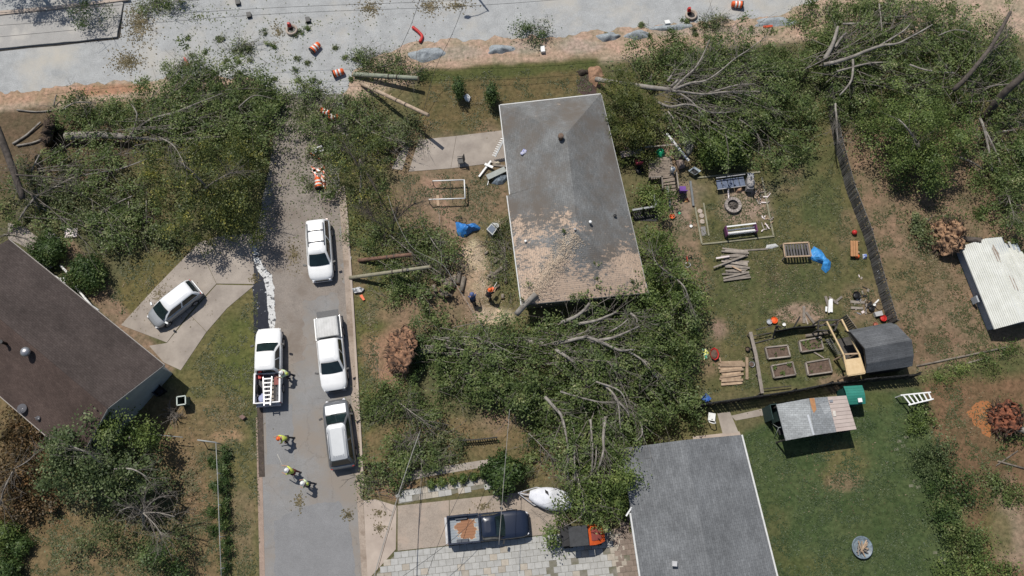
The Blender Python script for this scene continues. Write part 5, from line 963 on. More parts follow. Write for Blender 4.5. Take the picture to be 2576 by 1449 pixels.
litter('green_litter', [(760,300,120,110,2.0),(700,150,180,70,.2),(760,450,90,100,1),(560,130,110,60,.4),(1000,150,120,60,.4),(780,60,330,60,.15),(500,40,130,40,.8),(1900,130,120,60,.6),(1250,650,60,110,1.2),(1430,690,150,60,.35),(2050,500,80,160,.4),(940,640,60,120,.7),(800,560,60,60,.5),(1500,1150,120,120,.6),(640,240,70,40,1)], 6500, LEAF['wilted'], .11, 'shredded green leaves strewn over street and yards', 'leaf litter', seed=2)
litter('dry_grass_wisps', [(350,60,40,60,1.4),(320,155,40,28,2),(930,20,35,25,1.2),(1080,15,30,28,1.2),(1150,15,50,14,1),(740,640,20,40,.7),(640,700,14,16,1.2),(1160,340,0.1,.1,0),(752,1260,14,20,1),(875,1295,18,14,1),(955,1290,18,14,1.2),(955,1330,20,14,1.2),(1215,1275,25,14,1),(700,80,18,30,.8)], 4200, LEAF['dry'], .12, 'wisps of dried grass and leaves swept onto the road', 'dry grass', seed=3)
for k, (x, y, r_) in enumerate(((1330,722,14),(1352,700,9),(1392,740,15),(1470,742,14),(1560,728,22),(1498,700,8),(1424,578,11),(1545,742,16),(1320,755,10),(1440,748,10),(1500,650,6),(1590,705,8))):
    p0 = 3.05 if y > 690 else 4.3
    tree('torn_bough', 'torn leafy bough lying on the tan torn roof', 'bough', (x, y), [(x, y, r_, r_*.8, p0, p0+.3)], 'green', None, [([(x-r_, y, p0+.05), (x, y+1, p0+.15), (x+r_, y-2, p0+.1)], .018, .008, TWIG)], seed=260+k, dens=9, per=14, leaf=.15, spread=.2, group='boughs on the torn roof')
LEAF['grass'] = leaf_mat('leaf_grass', [(0, (.06,.075,.03)), (1, (.21,.20,.11)), (.5, (.10,.115,.045)), (.8, (.15,.15,.07))])
LEAF['lawn'] = leaf_mat('leaf_lawn', [(0, (.052,.082,.032)), (1, (.14,.175,.078)), (.5, (.072,.108,.042)), (.8, (.095,.13,.053))])
LEAF['sawdust'] = leaf_mat('sawdust_chips', [(0, (.42,.33,.235)), (1, (.62,.51,.38)), (.5, (.50,.40,.29)), (.8, (.56,.45,.33))], trans=.05)
tuft_noise = smooth_noise((400, 700), 7)*.6+smooth_noise((400, 700), 3)*.4
def tufts(name, polys, n, m, leaf, label, thr=.5, seed=1, z=.012, cat='grass'):
    r_ = np.random.default_rng(seed); PP = []
    for poly in polys:
        pa = np.array(poly); x0, y0 = pa.min(0); x1, y1 = pa.max(0); k = int(n*(x1-x0)*(y1-y0)/60000.)
        px = r_.uniform(x0, x1, k); py = r_.uniform(y0, y1, k); ok = seg_dist(px, py, poly) < 0; px, py = px[ok], py[ok]
        v = tuft_noise[(py/3.8).astype(int) % 400, (px/3.8).astype(int) % 700]; ok = v > thr+r_.normal(size=len(v))*.06; px, py = px[ok], py[ok]
        u = (px-1288)/FPX; w = -(py-724.5)/FPX; dz = w*ST-CT; t = -CAM.z/dz; PP.append(np.stack([CAM.x+u*t, CAM.y+(w*CT+ST)*t, z+r_.random(len(px))*.04], 1))
    P = np.concatenate(PP); Nn = r_.normal(size=P.shape)*.33+np.array((0, 0, 1)); Nn /= np.linalg.norm(Nn, axis=1, keepdims=True)
    return tag(leaf_mesh(name, P, Nn, r_.uniform(.6, 1.5, len(P))*leaf, m, None, .45, r_, 'stuff'), label, cat)
tufts('grass_tufts', [[(648,735),(650,1100),(655,1449),(570,1449),(560,1110),(462,955),(540,840)], [(305,795),(400,705),(480,630),(320,640),(270,740)], [(20,1220),(300,1240),(545,1120),(550,1449),(20,1449)], [(890,560),(960,560),(950,1000),(925,1240),(905,1240)], [(1080,190),(1490,160),(1490,230),(1260,255),(1250,330),(1080,330)], [(1000,440),(1270,430),(1290,600),(1150,560),(1020,500)], [(1660,560),(2090,400),(2220,790),(2230,930),(1730,1000)], [(2110,420),(2450,500),(2480,830),(2560,900),(2310,940),(2240,800)], [(2340,970),(2420,965),(2425,1040),(2440,1110),(2560,1160),(2480,1300),(2400,1150)]], 9000, LEAF['grass'], .13, 'rough tufts of grass on the yards and verges', .52, 5)
tufts('lawn_tufts', [[(1870,1100),(1950,1060),(2180,1020),(2310,990),(2420,1449),(1955,1449)]], 9000, LEAF['lawn'], .12, 'short tufts on the deep green lawn', .46, 6)
r_ = np.random.default_rng(4); t = r_.random(3600); A_, B_ = np.array(G(1332,748,3.1)), np.array(G(1449,588,4.72)); dd = r_.normal(size=3600)*.42; pv_ = np.array((-(B_-A_)[1], (B_-A_)[0], 0)); pv_ /= np.linalg.norm(pv_)
P = A_+(B_-A_)*t[:, None]+pv_*dd[:, None]; P[:, 2] += .05-.34*np.abs(dd); Nn = r_.normal(size=P.shape)*.25+np.array((0, 0, 1)); Nn /= np.linalg.norm(Nn, axis=1, keepdims=True)
tag(leaf_mesh('sawdust', P, Nn, r_.uniform(.025, .07, 3600), LEAF['sawdust'], None, .8, r_, 'stuff'), 'pale sawdust streak along the torn roof hip', 'sawdust')
litter('sawdust', [(1200,645,34,42,1.3),(1225,790,45,26,1),(1215,715,26,60,.6),(1255,560,16,14,.6)], 6000, LEAF['sawdust'], .05, 'pale sawdust strewn on the path beside the logs', 'sawdust', seed=9)
# small torn boughs on the gravel road
rr = random.Random(5)
for k in range(46):
    x, y = (rr.uniform(470, 900), rr.uniform(60, 215)) if k < 34 else (rr.uniform(1480, 1900), rr.uniform(50, 95))
    r_ = rr.uniform(4, 11)
    tree('torn_bough', 'small torn leafy bough lying on the gravel road', 'bough', (x, y), [(x, y, r_, r_*.7, .02, .22)], rr.choice(('wilted','green','green')), None, [([(x-r_, y, .04), (x, y+1, .1), (x+r_, y-2, .04)], .018, .008, TWIG)], seed=200+k, dens=12, per=12, leaf=.13, spread=.16, group='torn boughs scattered on the gravel road')
# ================================================================ vehicles
def paint(name, c, rough=.28, c2=None, metal=0.0): return mat(name, c, c2 or tuple(x*.93 for x in c), scale=1.5, rough=rough, coord='obj', spec=.5, coat=.6, metal=metal)
PWHITE = paint('paint_white', (.80,.80,.79)); PSILVER = paint('paint_silver', (.33,.345,.36), .45, metal=.3); PDARK = paint('paint_dark_grey', (.12,.124,.13), .32); PNAVY = paint('paint_navy', (.012,.018,.036), .3)
LAMP = mat('lamp_lens', (.75,.76,.78), (.6,.6,.62), rough=.12, coord='obj'); TAIL = mat('tail_lens', (.42,.02,.02), (.3,.015,.015), rough=.2, coord='obj')
def rrect(x0, x1, hw, r, z, n=4, bow=0.0):
    out = []; r = min(r, hw*.9, (x1-x0)*.45)
    for (cx, cy, a0) in ((x1-r, hw-r, 0), (x0+r, hw-r, 90), (x0+r, -hw+r, 180), (x1-r, -hw+r, 270)):
        for k in range(n+1):
            a = R(a0+90*k/n); x = cx+r*math.cos(a); y = cy+r*math.sin(a); out.append((x+(bow*(1-(y/hw)**2) if x > (x0+x1)/2 else 0), y, z))
    return out
def body_loft(L_, st, zb=.28):
    rows = []
    for (xf, hw, zt, zl) in st:
        x = xf*L_; zt0 = zt
        half = [(hw*.93, zl), (hw*.995, zl+(zt-zl)*.22), (hw, zl+(zt-zl)*.62), (hw*.975, zt-.09), (hw*.90, zt-.02), (hw*.6, zt+.012), (0, zt+.02)]
        rows.append([(x, -y, z) for y, z in half]+[(x, y, z) for y, z in half[-2::-1]])
    b_ = MB(); b_.grid([r_[::-1] for r_ in rows]); b_.face(rows[0][::-1]); b_.face(rows[-1])
    return b_
def panel4(c, ins=.1, off=.015, ix=None):
    c = [Vector(p) for p in c]; m_ = sum(c, Vector((0,0,0)))/4; n = (c[1]-c[0]).cross(c[3]-c[0]).normalized()
    u = lambda s, t: (c[0]*(1-s)+c[1]*s)*(1-t)+(c[3]*(1-s)+c[2]*s)*t
    i, j = (ins, ix if ix is not None else ins)
    return [u(i, j)+n*off, u(1-i, j)+n*off, u(1-i, 1-j)+n*off, u(i, 1-j)+n*off]
def wheel(root, x, y, r=.36, w=.24):
    s = 1 if y > 0 else -1
    t = MB().tube([(x, y-w/2*s, r), (x, y+w/2*s, r)], r, 20).build('wheel', RUBBER, root, local=True)
    MB().tube([(x, y+w/2*s, r), (x, y+(w/2+.012)*s, r)], r*.62, 16).tube([(x, y+(w/2+.012)*s, r), (x, y+(w/2+.03)*s, r)], r*.18, 8).build('rim', STEEL, t, local=True)
def vehicle(name, label, cat, front, rear, L_, hw, st, cab, paintm, roofm=None, wb=(-.29, .31), wr=.36, mirrors=True, zl=.8, lights=True, doors=2, hoodm=None, trimm=None):
    f = G(*front, zl); r_ = G(*rear, zl); c = (f+r_)/2; d = f-r_; ang = math.atan2(d.y, d.x)
    root = thing(name, label, cat, zrep(c, 0), ang)
    bd = body_loft(L_, st).build('body', paintm, root, local=True)
    x0, x1, hb, zb_, X0, X1, ht, zr = cab                          # belt rectangle, roof rectangle
    rows = [rrect(x0, x1, hb, .10, zb_-.06, bow=.10), rrect(x0+(X0-x0)*.5, x1+(X1-x1)*.5, (hb+ht)/2, .12, (zb_+zr)/2, bow=.08), rrect(X0, X1, ht, .24, zr-.06, bow=.08), rrect(X0+.07, X1-.06, ht-.07, .24, zr-.012, bow=.08), rrect(X0+.3, X1-.25, ht-.3, .2, zr+.022)]
    b_ = MB(); b_.grid([q_+[q_[0]] for q_ in rows]); b_.face(rows[-1]); b_.build('cabin', roofm or paintm, root, local=True)
    B = lambda x, y: Vector((x, y, zb_)); T = lambda x, y: Vector((x, y, zr-.05))
    bx, tx = x1+.07, X1+.05
    ws = panel4([B(bx, -hb*.94), B(bx, hb*.94), T(tx, ht*.93), T(tx, -ht*.93)], .04, .03, .03)
    n_ = 8; rws = []
    for k in range(n_+1):
        s = k/n_; cv = .07*(1-(2*s-1)**2); lo = ws[0].lerp(ws[1], s); hi = ws[3].lerp(ws[2], s); rws.append([lo+Vector((cv+.0, 0, .0)), hi+Vector((cv*.6, 0, 0))])
    MB().grid(rws).build('windshield', GLASS, root, local=True)
    MB().face(panel4([B(x0, hb*.9), B(x0, -hb*.9), T(X0, -ht*.9), T(X0, ht*.9)], .06, .02)).build('rear_window', GLASS, root, local=True)
    for s in (-1, 1):
        for k in range(doors):
            u0, u1 = k/doors, (k+1)/doors
            lo0, lo1 = x0+.12+(x1-x0-.2)*u0, x0+.12+(x1-x0-.2)*u1; hi0, hi1 = X0+.1+(X1-X0-.15)*u0, X0+.1+(X1-X0-.15)*u1
            c4 = [B(lo0, s*hb), B(lo1, s*hb), T(hi1, s*ht), T(hi0, s*ht)]
            if s > 0: c4 = [c4[1], c4[0], c4[3], c4[2]]
            MB().face(panel4(c4, .05, .014, .08)).build('side_window', GLASS, root, local=True)
        if mirrors:
            MB().box((x1-.05, s*(hw+.14), zb_+.02), (.12,.24,.16), s*.3).build('mirror', BLACK if paintm is not PSILVER else PSILVER, root, local=True)
        for wx in wb: wheel(root, wx*L_, s*(hw-.10), wr)
        if lights:
            e = st[-2]; g_ = st[1]
            MB().box((e[0]*L_-.02, s*e[1]*.78, e[2]-.16), (.22,.26,.14), -s*.5).build('headlight', LAMP, root, local=True)
            MB().box((g_[0]*L_-.01, s*g_[1]*.88, g_[2]-.16), (.06,.14,.26)).build('taillight', TAIL, root, local=True)
    MB().box((st[-1][0]*L_+.0, 0, .55), (.08, hw*1.0, .22)).build('grille', BLACK, root, local=True)
    MB().box((st[-1][0]*L_-.02, 0, .36), (.14, hw*1.5, .16)).build('front_bumper', trimm or paintm, root, local=True)
    MB().box((st[0][0]*L_+.02, 0, .45), (.14, hw*1.6, .18)).build('rear_bumper', trimm or paintm, root, local=True)
    return root
SUV = [(-.5,.70,.80,.42),(-.485,.84,.95,.36),(-.44,.93,1.02,.30),(-.25,.95,1.05,.28),(.1,.95,1.05,.28),(.22,.95,1.03,.28),(.30,.945,1.00,.28),(.40,.92,.94,.30),(.455,.86,.86,.32),(.485,.74,.76,.36),(.5,.58,.66,.42)]
v = vehicle('suv', 'white SUV with black roof rails parked alone on the silted street', 'SUV', (808,703), (798,553), 4.8, .95, SUV, (-2.28,1.28,.86,1.03,-2.05,.58,.68,1.74), PWHITE)
for s in (-1, 1): MB().tube([(-1.75, s*.60, 1.75),(-1.7, s*.60, 1.80),(.0, s*.60, 1.80),(.08, s*.60, 1.75)], .025, 6).build('roof_rail', BLACK, v, local=True)
for x in (-1.15, -.25): MB().beam((x,-.58,1.82),(x,.58,1.82), .06, .03).build('crossbar', BLACK, v, local=True)
v = vehicle('suv', 'dark grey SUV with glinting silver roof rails at the kerb', 'SUV', (843,1013), (862,1172), 4.85, .95, SUV, (-2.20,1.26,.86,1.03,-1.92,.56,.68,1.72), PDARK)
b_ = MB(); rws = [rrect(-1.90, .54, .665, .25, 1.70, bow=.08), rrect(-1.6, .3, .42, .2, 1.752)]; b_.grid([q_+[q_[0]] for q_ in rws]); b_.face(rws[-1]); b_.build('roof_panel', PSILVER, v, local=True)
MB().grid([[(x, y, 1.03-(x-1.42)*.13+.012*(1-(y/.7)**2)) for y in np.linspace(-.72, .72, 7)] for x in np.linspace(1.42, 2.06, 5)][::-1]).build('hood', PSILVER, v, local=True)
for s in (-1, 1):
    MB().tube([(-1.8, s*.60, 1.73),(-1.75, s*.60, 1.78),(.0, s*.60, 1.78),(.1, s*.60, 1.73)], .022, 6).build('roof_rail', STEEL, v, local=True)
for k in range(6): MB().beam((-1.7,-.4+k*.16,1.745),(-.3,-.4+k*.16,1.745), .03, .012).build('roof_ridge', PSILVER, v, local=True)
HATCH = [(-.5,.60,.72,.42),(-.485,.76,.86,.34),(-.42,.82,.92,.28),(0,.845,.94,.26),(.2,.845,.93,.26),(.32,.82,.86,.27),(.42,.76,.76,.28),(.475,.64,.68,.32),(.5,.46,.6,.38)]
vehicle('hatchback', 'silver compact hatchback with white roof on the angled driveway', 'car', (384,806), (489,724), 4.05, .845, HATCH, (-1.95,1.22,.76,.93,-1.68,.42,.60,1.48), PSILVER, roofm=paint('paint_pearl', (.76,.77,.78)), wr=.30, zl=.7)
PK = [(-.10,.93,1.10,.42),(-.09,.96,1.14,.40),(.0,.965,1.15,.40),(.18,.965,1.14,.40),(.30,.955,1.12,.40),(.42,.93,1.06,.42),(.475,.85,.98,.45),(.5,.66,.86,.50)]
def pickup(label, front, rear, L_, cab, paintm, bedm, st=PK, bx=(-.5,-.10), tailgate=True, wr=.39, doors=2, topper=False, floor_m=None):
    v = vehicle('pickup_truck', label, 'pickup', front, rear, L_, .96, st, cab, paintm, wb=(-.30,.31), wr=wr, lights=True, doors=doors, trimm=STEEL)
    for o in [c for c in v.children if c.name.split('.')[0] == 'taillight']: bpy.data.objects.remove(o)
    for o in [c for c in v.children if c.name.split('.')[0] == 'rear_bumper']: bpy.data.objects.remove(o)
    xa, xb = bx[0]*L_, bx[1]*L_-.02
    for s in (-1, 1):
        MB().hexa([(xa, s*.97, .5), (xb, s*.97, .5), (xb, s*.84, .5), (xa, s*.84, .5)][::(1 if s < 0 else -1)], [(xa, s*.955, 1.12), (xb, s*.955, 1.12), (xb, s*.84, 1.12), (xa, s*.84, 1.12)][::(1 if s < 0 else -1)]).build('bed_side', paintm, v, local=True)
        MB().box((xa+.03, s*.9, .85), (.08,.12,.36)).build('taillight', TAIL, v, local=True)
        MB().box((xa+(xb-xa)*.44, s*.74, .76), (.8,.2,.2)).build('wheel_arch', bedm, v, local=True)
    MB().box(((xa+xb)/2, 0, .62), (xb-xa, 1.68, .08)).build('bed_floor', floor_m or bedm, v, local=True)
    MB().box((xb-.03, 0, .86), (.06, 1.68, .5)).build('bed_front', paintm, v, local=True)
    if tailgate: MB().box((xa+.03, 0, .85), (.07, 1.68, .52)).build('tailgate', paintm, v, local=True)
    MB().box((xa-.1, 0, .55), (.18, 1.75, .16)).build('rear_bumper', STEEL, v, local=True)
    return v, xa, xb
BEDG = mat('bed_liner', (.10,.10,.11), (.05,.05,.055), scale=6, rough=.7, coord='obj')
va, xa, xb = pickup('white pickup parked at the puddle with a ladder in its open bed', (677,832), (674,1010), 5.5, (-.60,1.50,.88,1.12,-.50,.78,.70,1.82), PWHITE, BEDG)
lw = thing('ladder', 'aluminium ladder lying in the white pickup bed over the tailgate', 'ladder', va.location); lw.rotation_euler = va.rotation_euler
ALU = mat('aluminium', (.55,.55,.55), (.45,.45,.45), rough=.4, metal=.3)
for k, (y0, y1) in enumerate(((-.30,.02),(.14,.30))):
    MB().beam((-2.95, y0, 1.22), (-.85, y1 if k else -.32+.0, 1.02), .07, .06).build('stile', ALU, lw, local=True)
for k in range(7):
    t = (k+.5)/7; x = -2.95+2.1*t; z = 1.22-.2*t; MB().beam((x, -.30-.02*t, z), (x, .14+.16*t, z), .09, .04).build('rung', ALU, lw, local=True)
def loc_item(v, name, label, cat, mb, m):
    o = mb.build(name, m); o.location = v.location; o.rotation_euler = v.rotation_euler; return tag(o, label, cat)
loc_item(va, 'fuel_can', 'red fuel can in the front corner of the white pickup bed', 'fuel can', MB().hexa([(-.95,.45,.67),(-.65,.45,.67),(-.65,.7,.67),(-.95,.7,.67)], [(-.93,.47,.98),(-.68,.47,.98),(-.68,.68,.98),(-.93,.68,.98)]).tube([(-.8,.55,.98),(-.72,.55,1.05)], .03, 6), REDP)
loc_item(va, 'spare_tyre', 'black spare tyre leaning along the white pickup bed side', 'tyre', MB().tube([(-1.7,.60,.98),(-1.7,.74,.98)], .32, 18), RUBBER)
loc_item(va, 'tool_box', 'dark red tool box against the right side of the white pickup bed', 'tool box', MB().box((-1.1,-.62,.78),(.7,.3,.24)).box((-1.1,-.62,.91),(.72,.32,.03)), mat('dull_red', (.28,.10,.09)))
loc_item(va, 'tarp_bundle', 'blue-white folded bundle at the tailgate end of the pickup bed', 'bundle', MB().lathe([(.25,0),(.27,.06),(.2,.13),(.1,.16)], (-2.3,.45,.67), 12, sx=1.3), mat('pale_blue_cloth', (.35,.38,.55)))
loc_item(va, 'plank', 'grey plank lying along the white pickup bed', 'plank', MB().box((-1.6,-.35,.70),(1.9,.25,.05)), OLDWOOD)
vb, xa, xb = pickup('white pickup with grey bed cover and lowered mesh tailgate', (843,986), (824,796), 5.4, (-.98,1.42,.88,1.12,-.88,.74,.71,1.84), PWHITE, BEDG, st=[(-.19,.93,1.10,.42),(-.18,.96,1.14,.40)]+PK[2:], bx=(-.5,-.19), tailgate=False)
TOP = mat('topper_grey', (.50,.50,.49), (.40,.40,.39), scale=2, rough=.45, coord='obj')
rows = [rrect(xa+.05, xb-.02, .90, .06, 1.12), rrect(xa+.12, xb-.05, .80, .06, 1.52), rrect(xa+.2, xb-.1, .70, .06, 1.56)]
b_ = MB(); b_.grid([q_+[q_[0]] for q_ in rows], sm=False); b_.face(rows[-1]); b_.build('bed_cover', TOP, vb, local=True)
for k in range(7): MB().beam((xa+.25, -.6+k*.2, 1.567), (xb-.15, -.6+k*.2, 1.567), .03, .014).build('cover_rib', TOP, vb, local=True)
MB().box((xa-.28, 0, .72), (.62, 1.6, .05)).build('tailgate', mat('mesh_grey', (.16,.16,.16), (.10,.10,.10), scale=20), vb, local=True)
BEDR = bpy.data.materials.new('rusty_bed'); BEDR.use_nodes = True; N, L, b = nodes_of(BEDR)
oc = N.new('ShaderNodeTexCoord').outputs['Object']; n1 = noise_node(N, L, oc, 1.8, 6)
dv = N.new('ShaderNodeVectorMath'); dv.operation = 'DISTANCE'; dv.inputs[1].default_value = (-1.55,-.05,.66); L.new(oc, dv.inputs[0])
sb = N.new('ShaderNodeMath'); sb.operation = 'MULTIPLY_ADD'; sb.inputs[1].default_value = -.45; L.new(dv.outputs['Value'], sb.inputs[0]); L.new(n1.outputs['Fac'], sb.inputs[2])
rm = ramp(N, L, sb.outputs[0], [(.14, (.24,.27,.30)), (.20, (.27,.125,.06)), (.175, (.48,.44,.36))]); L.new(rm.outputs['Color'], b.inputs['Base Color']); b.inputs['Roughness'].default_value = .7
PK2 = [(x, w*.97, z, l) for x, w, z, l in PK]
vn, xa, xb = pickup('navy blue pickup with rust-worn bed on the tan driveway', (1322,1316), (1133,1334), 5.5, (-.50,1.05,.84,1.10,-.42,.45,.68,1.70), PNAVY, mat('bed_zinc', (.10,.11,.13), coord='obj'), st=PK2, floor_m=BEDR, doors=1)
for k in range(9): MB().box(((xa+xb)/2, -.72+k*.18, .668), (xb-xa-.1, .07, .016)).build('bed_rib', BEDR, vn, local=True)
# side by side buggy
f, r_ = G(1516,1342,.9), G(1412,1352,.9); d = f-r_
ut = thing('utility_buggy', 'black and orange side-by-side buggy half hidden under branches', 'buggy', zrep((f+r_)/2, 0), math.atan2(d.y, d.x))
for sx in (-.95, 1.0):
    for sy in (-.62, .62): wheel(ut, sx, sy, .32, .26)
MB().hexa([(-1.45,-.55,.4),(1.35,-.55,.4),(1.35,.55,.4),(-1.45,.55,.4)], [(-1.4,-.6,.85),(.6,-.6,.9),(.6,.6,.9),(-1.4,.6,.85)]).build('chassis', BLACK, ut, local=True)
MB().hexa([(-.95,-.66,1.72),(.35,-.66,1.76),(.35,.66,1.76),(-.95,.66,1.72)], [(-.93,-.64,1.77),(.33,-.64,1.81),(.33,.64,1.81),(-.93,.64,1.77)]).build('roof', mat('matt_black', (.045,.047,.05), (.03,.031,.033), rough=.6, coord='obj'), ut, local=True)
rows = [[(x, y, z+.06*(1-(y/.7)**2)) for y in np.linspace(-w_, w_, 9)] for x, w_, z in ((.38,.66,1.70),(.8,.68,1.45),(1.2,.62,1.12),(1.52,.5,.82))]
MB().grid(rows[::-1], sm=True).build('hood', ORANGE, ut, local=True)
MB().grid([[(x, y, z+.09*(1-(y/.7)**2)) for y in np.linspace(-w_, w_, 7)] for x, w_, z in ((1.28,.34,1.07),(1.05,.38,1.27),(.75,.40,1.50),(.55,.38,1.62))]).build('hood_panel', mat('faded_red', (.34,.085,.07), (.26,.07,.06), scale=6, rough=.6, coord='obj'), ut, local=True)
for sy in (-.6,.6):
    MB().tube([(.4,sy,.85),(.34,sy,1.72)], .03, 8).build('roll_bar', BLACK, ut, local=True); MB().tube([(-1.0,sy,.85),(-.9,sy,1.72)], .03, 8).build('roll_bar', BLACK, ut, local=True)
MB().tube([(1.45,-.4,.5),(1.95,-.42,.55),(2.05,0,.6),(1.95,.42,.55),(1.45,.4,.5)], .03, 6).tube([(1.7,-.4,.52),(1.8,.4,.58)], .025, 6).build('brush_guard', BLACK, ut, local=True)
# covered watercraft on trailer
jp = G(1388,1256); js = thing('watercraft', 'watercraft under a crumpled white cover on its trailer', 'boat', jp, R(-10))
rows = []
for i in range(15):
    t = i/14; x = -1.6+3.0*t; hw = .72*math.sin(math.pi*min(1, .12+t*.98)*.5+.0)*(1 if t < .75 else 1) ; hw = .75*(1-abs(t-.6)**2.2*1.9) if t > .0 else .1
    hw = max(.12, .78*(math.sin(math.pi*(.08+.78*t)))**.7); zt = .75+.45*math.exp(-((t-.42)/.2)**2)
    row = []
    for j in range(13):
        a = math.pi*j/12; y = -math.cos(a)*hw; z = .32+(zt-.32)*(math.sin(a)**.55)+.05*noise.noise((x*3, y*3, 1.7)); row.append((x, y, max(z, .22)))
    rows.append(row)
MB().grid(rows[::-1]).build('cover', mat('cover_cloth', (.72,.73,.76), (.58,.59,.63), scale=2, rough=.7, coord='obj', bump=.4, bscale=6, bdist=.08), js, local=True)
MB().face([(-.55,.30,1.17),(-.30,.18,1.24),(-.38,.42,1.14),(-.62,.52,1.0)]).build('cover_vent', BLACK, js, local=True)
MB().beam((-2.4,0,.35),(1.3,0,.35), .08, .08).beam((-1.2,-.6,.3),(1.2,-.6,.3), .06, .06).beam((-1.2,.6,.3),(1.2,.6,.3), .06, .06).beam((-2.4,0,.35),(-1.2,.6,.3), .06, .06).beam((-2.4,0,.35),(-1.2,-.6,.3), .06, .06).build('trailer_frame', STEEL, js, local=True)
for sy in (-.72,.72): wheel(js, .3, sy, .26, .16)
MB().tube([(-2.35,.0,.0),(-2.35,.0,.5)], .04, 8).build('jockey_wheel', STEEL, js, local=True)
# ================================================================ people
SKIN = mat('skin', (.42,.26,.18), (.36,.22,.15), rough=.6, coord='obj')
def skin_obj(name, verts, edges, rad, m, parent, sub=2):
    me = bpy.data.meshes.new(name); me.from_pydata(verts, edges, []); o = bpy.data.objects.new(name, me); COL.objects.link(o); o.parent = parent
    md = o.modifiers.new('skin', 'SKIN'); md.use_smooth_shade = True; sv = me.skin_vertices[0].data
    for i, r_ in enumerate(rad): sv[i].radius = (r_, r_) if not hasattr(r_, '__len__') else r_
    sv[0].use_root = True
    sd = o.modifiers.new('sub', 'SUBSURF'); sd.levels = sub; sd.render_levels = sub; me.materials.append(m); return o
def person(label, px, face, shirt, trous, hat=None, pitch=10, arms=((35,20),(35,20)), stance=.16, knee=8, vest=None, hatname='hard_hat', crouch=0.0, group=None):
    root = thing('person', label, 'person', G(*px), R(face)); P0 = .93-crouch; pc = R(pitch)
    def tor(x, y, z): # torso point rotated about the hips
        dz = z-.93; return Vector((x*math.cos(pc)+dz*math.sin(pc), y, P0+dz*math.cos(pc)-x*math.sin(pc)))
    V = []; E = []; Rd = []
    def add(p, r_, par=None):
        V.append(tuple(p)); Rd.append(r_)
        if par is not None: E.append((par, len(V)-1))
        return len(V)-1
    pel = add(tor(0,0,.95), (.13,.16)); ab = add(tor(.01,0,1.12), (.12,.15), pel); ch = add(tor(0,0,1.34), (.13,.18), ab); nk = add(tor(.01,0,1.50), .06, ch)
    h1 = add(tor(.035,0,1.60), (.085,.075), nk); h2 = add(tor(.03,0,1.71), (.088,.075), h1); add(tor(.125,0,1.645), .018, h1)
    legs = {}; hands = []
    for i, s in enumerate((-1, 1)):
        hp = add(Vector((0, s*.10, P0-.04)), .095, pel); sx = stance*s
        kn = add(Vector((sx*.5+R(knee)*.9+crouch*.8, s*.12, P0*.53)), .065, hp); an = add(Vector((sx, s*.12, .09)), .045, kn); ft = add(Vector((sx+.16, s*.14, .045)), .04, an); legs[s] = (hp, kn, an, ft)
        sh = add(tor(0, s*.19, 1.42), .065, ch); a1, a2 = arms[i]
        e_ = tor(0, s*.20, 1.42)+Vector((math.sin(R(a1)+pc*.4)*.29, s*.07, -math.cos(R(a1)+pc*.4)*.29)); el = add(e_, .046, sh)
        w_ = e_+Vector((math.sin(R(a1+a2)+pc*.4)*.25, -s*.03, -math.cos(R(a1+a2)+pc*.4)*.25)); wr_ = add(w_, .032, el); dr = (w_-e_).normalized(); sd = Vector((0, s, 0))
        pm = add(w_+dr*.07, (.02,.038), wr_); hands.append((w_+dr*.1, dr))
        for k in range(4):
            o1 = w_+dr*.10+Vector((0, (k-1.5)*.02, 0)); f1 = add(o1, .009, pm); add(o1+dr*(.06+.012*(1.5-abs(k-1.5)))+Vector((.01,0,-.012)), .008, f1)
        th = add(w_+dr*.05-sd*.035+Vector((.02,0,0)), .011, pm); add(w_+dr*.10-sd*.045+Vector((.03,0,0)), .009, th)
    skin_obj('body', V, E, Rd, SKIN, root, 1)
    # clothing follows the same skeleton, slightly larger
    idx = lambda L_: [V[i] for i in L_]
    tv = [V[pel]]; te = []; tr = [(.145,.175)]
    for s in (-1, 1):
        for j, i in enumerate(legs[s][:3]): tv.append(V[i]); tr.append((.11,.08,.058)[j]); te.append((0 if j == 0 else len(tv)-2, len(tv)-1))
    skin_obj('trousers', tv, te, tr, trous, root, 1)
    sv = [V[pel], V[ab], V[ch]]; se = [(0,1),(1,2)]; sr = [(.14,.172), (.138,.172), (.148,.198)]
    for s in (-1, 1):
        base = [i for i, p in enumerate(V) if p == tuple(tor(0, s*.19, 1.42))][0]; sv += [V[base], V[base+1]]; sr += [.08,.062]; se += [(2, len(sv)-2), (len(sv)-2, len(sv)-1)]
    skin_obj('shirt', sv, se, sr, shirt, root, 1)
    if vest: skin_obj('vest', [tuple(tor(0,0,1.02)), tuple(tor(.0,0,1.2)), tuple(tor(0,0,1.40))], [(0,1),(1,2)], [(.152,.185),(.155,.19),(.155,.19)], vest, root, 1)
    for s in (-1, 1):
        a = Vector(V[legs[s][2]]); MB().hexa([(a.x-.09,a.y-.05,0),(a.x+.2,a.y-.045,0),(a.x+.2,a.y+.045,0),(a.x-.09,a.y+.05,0)], [(a.x-.07,a.y-.045,.11),(a.x+.17,a.y-.035,.06),(a.x+.17,a.y+.035,.06),(a.x-.07,a.y+.045,.11)]).build('boot', BLACK, root, local=True)
    hc = tor(.03,0,1.70)
    if hat:
        o = MB().lathe([(.165,0),(.168,.012),(.132,.02),(.13,.06),(.105,.115),(.05,.145),(.01,.15)], (0,0,0), 16, sx=1.1).build(hatname, hat, root, local=True); o.location = hc; o.rotation_euler = (0, pc, 0)
    else: 
        o = MB().lathe([(.09,-.02),(.1,.03),(.075,.09),(.02,.11)], (0,0,0), 12).build('hair', mat('hair_brown', (.05,.03,.02)), root, local=True); o.location = hc; o.rotation_euler = (0, pc, 0)
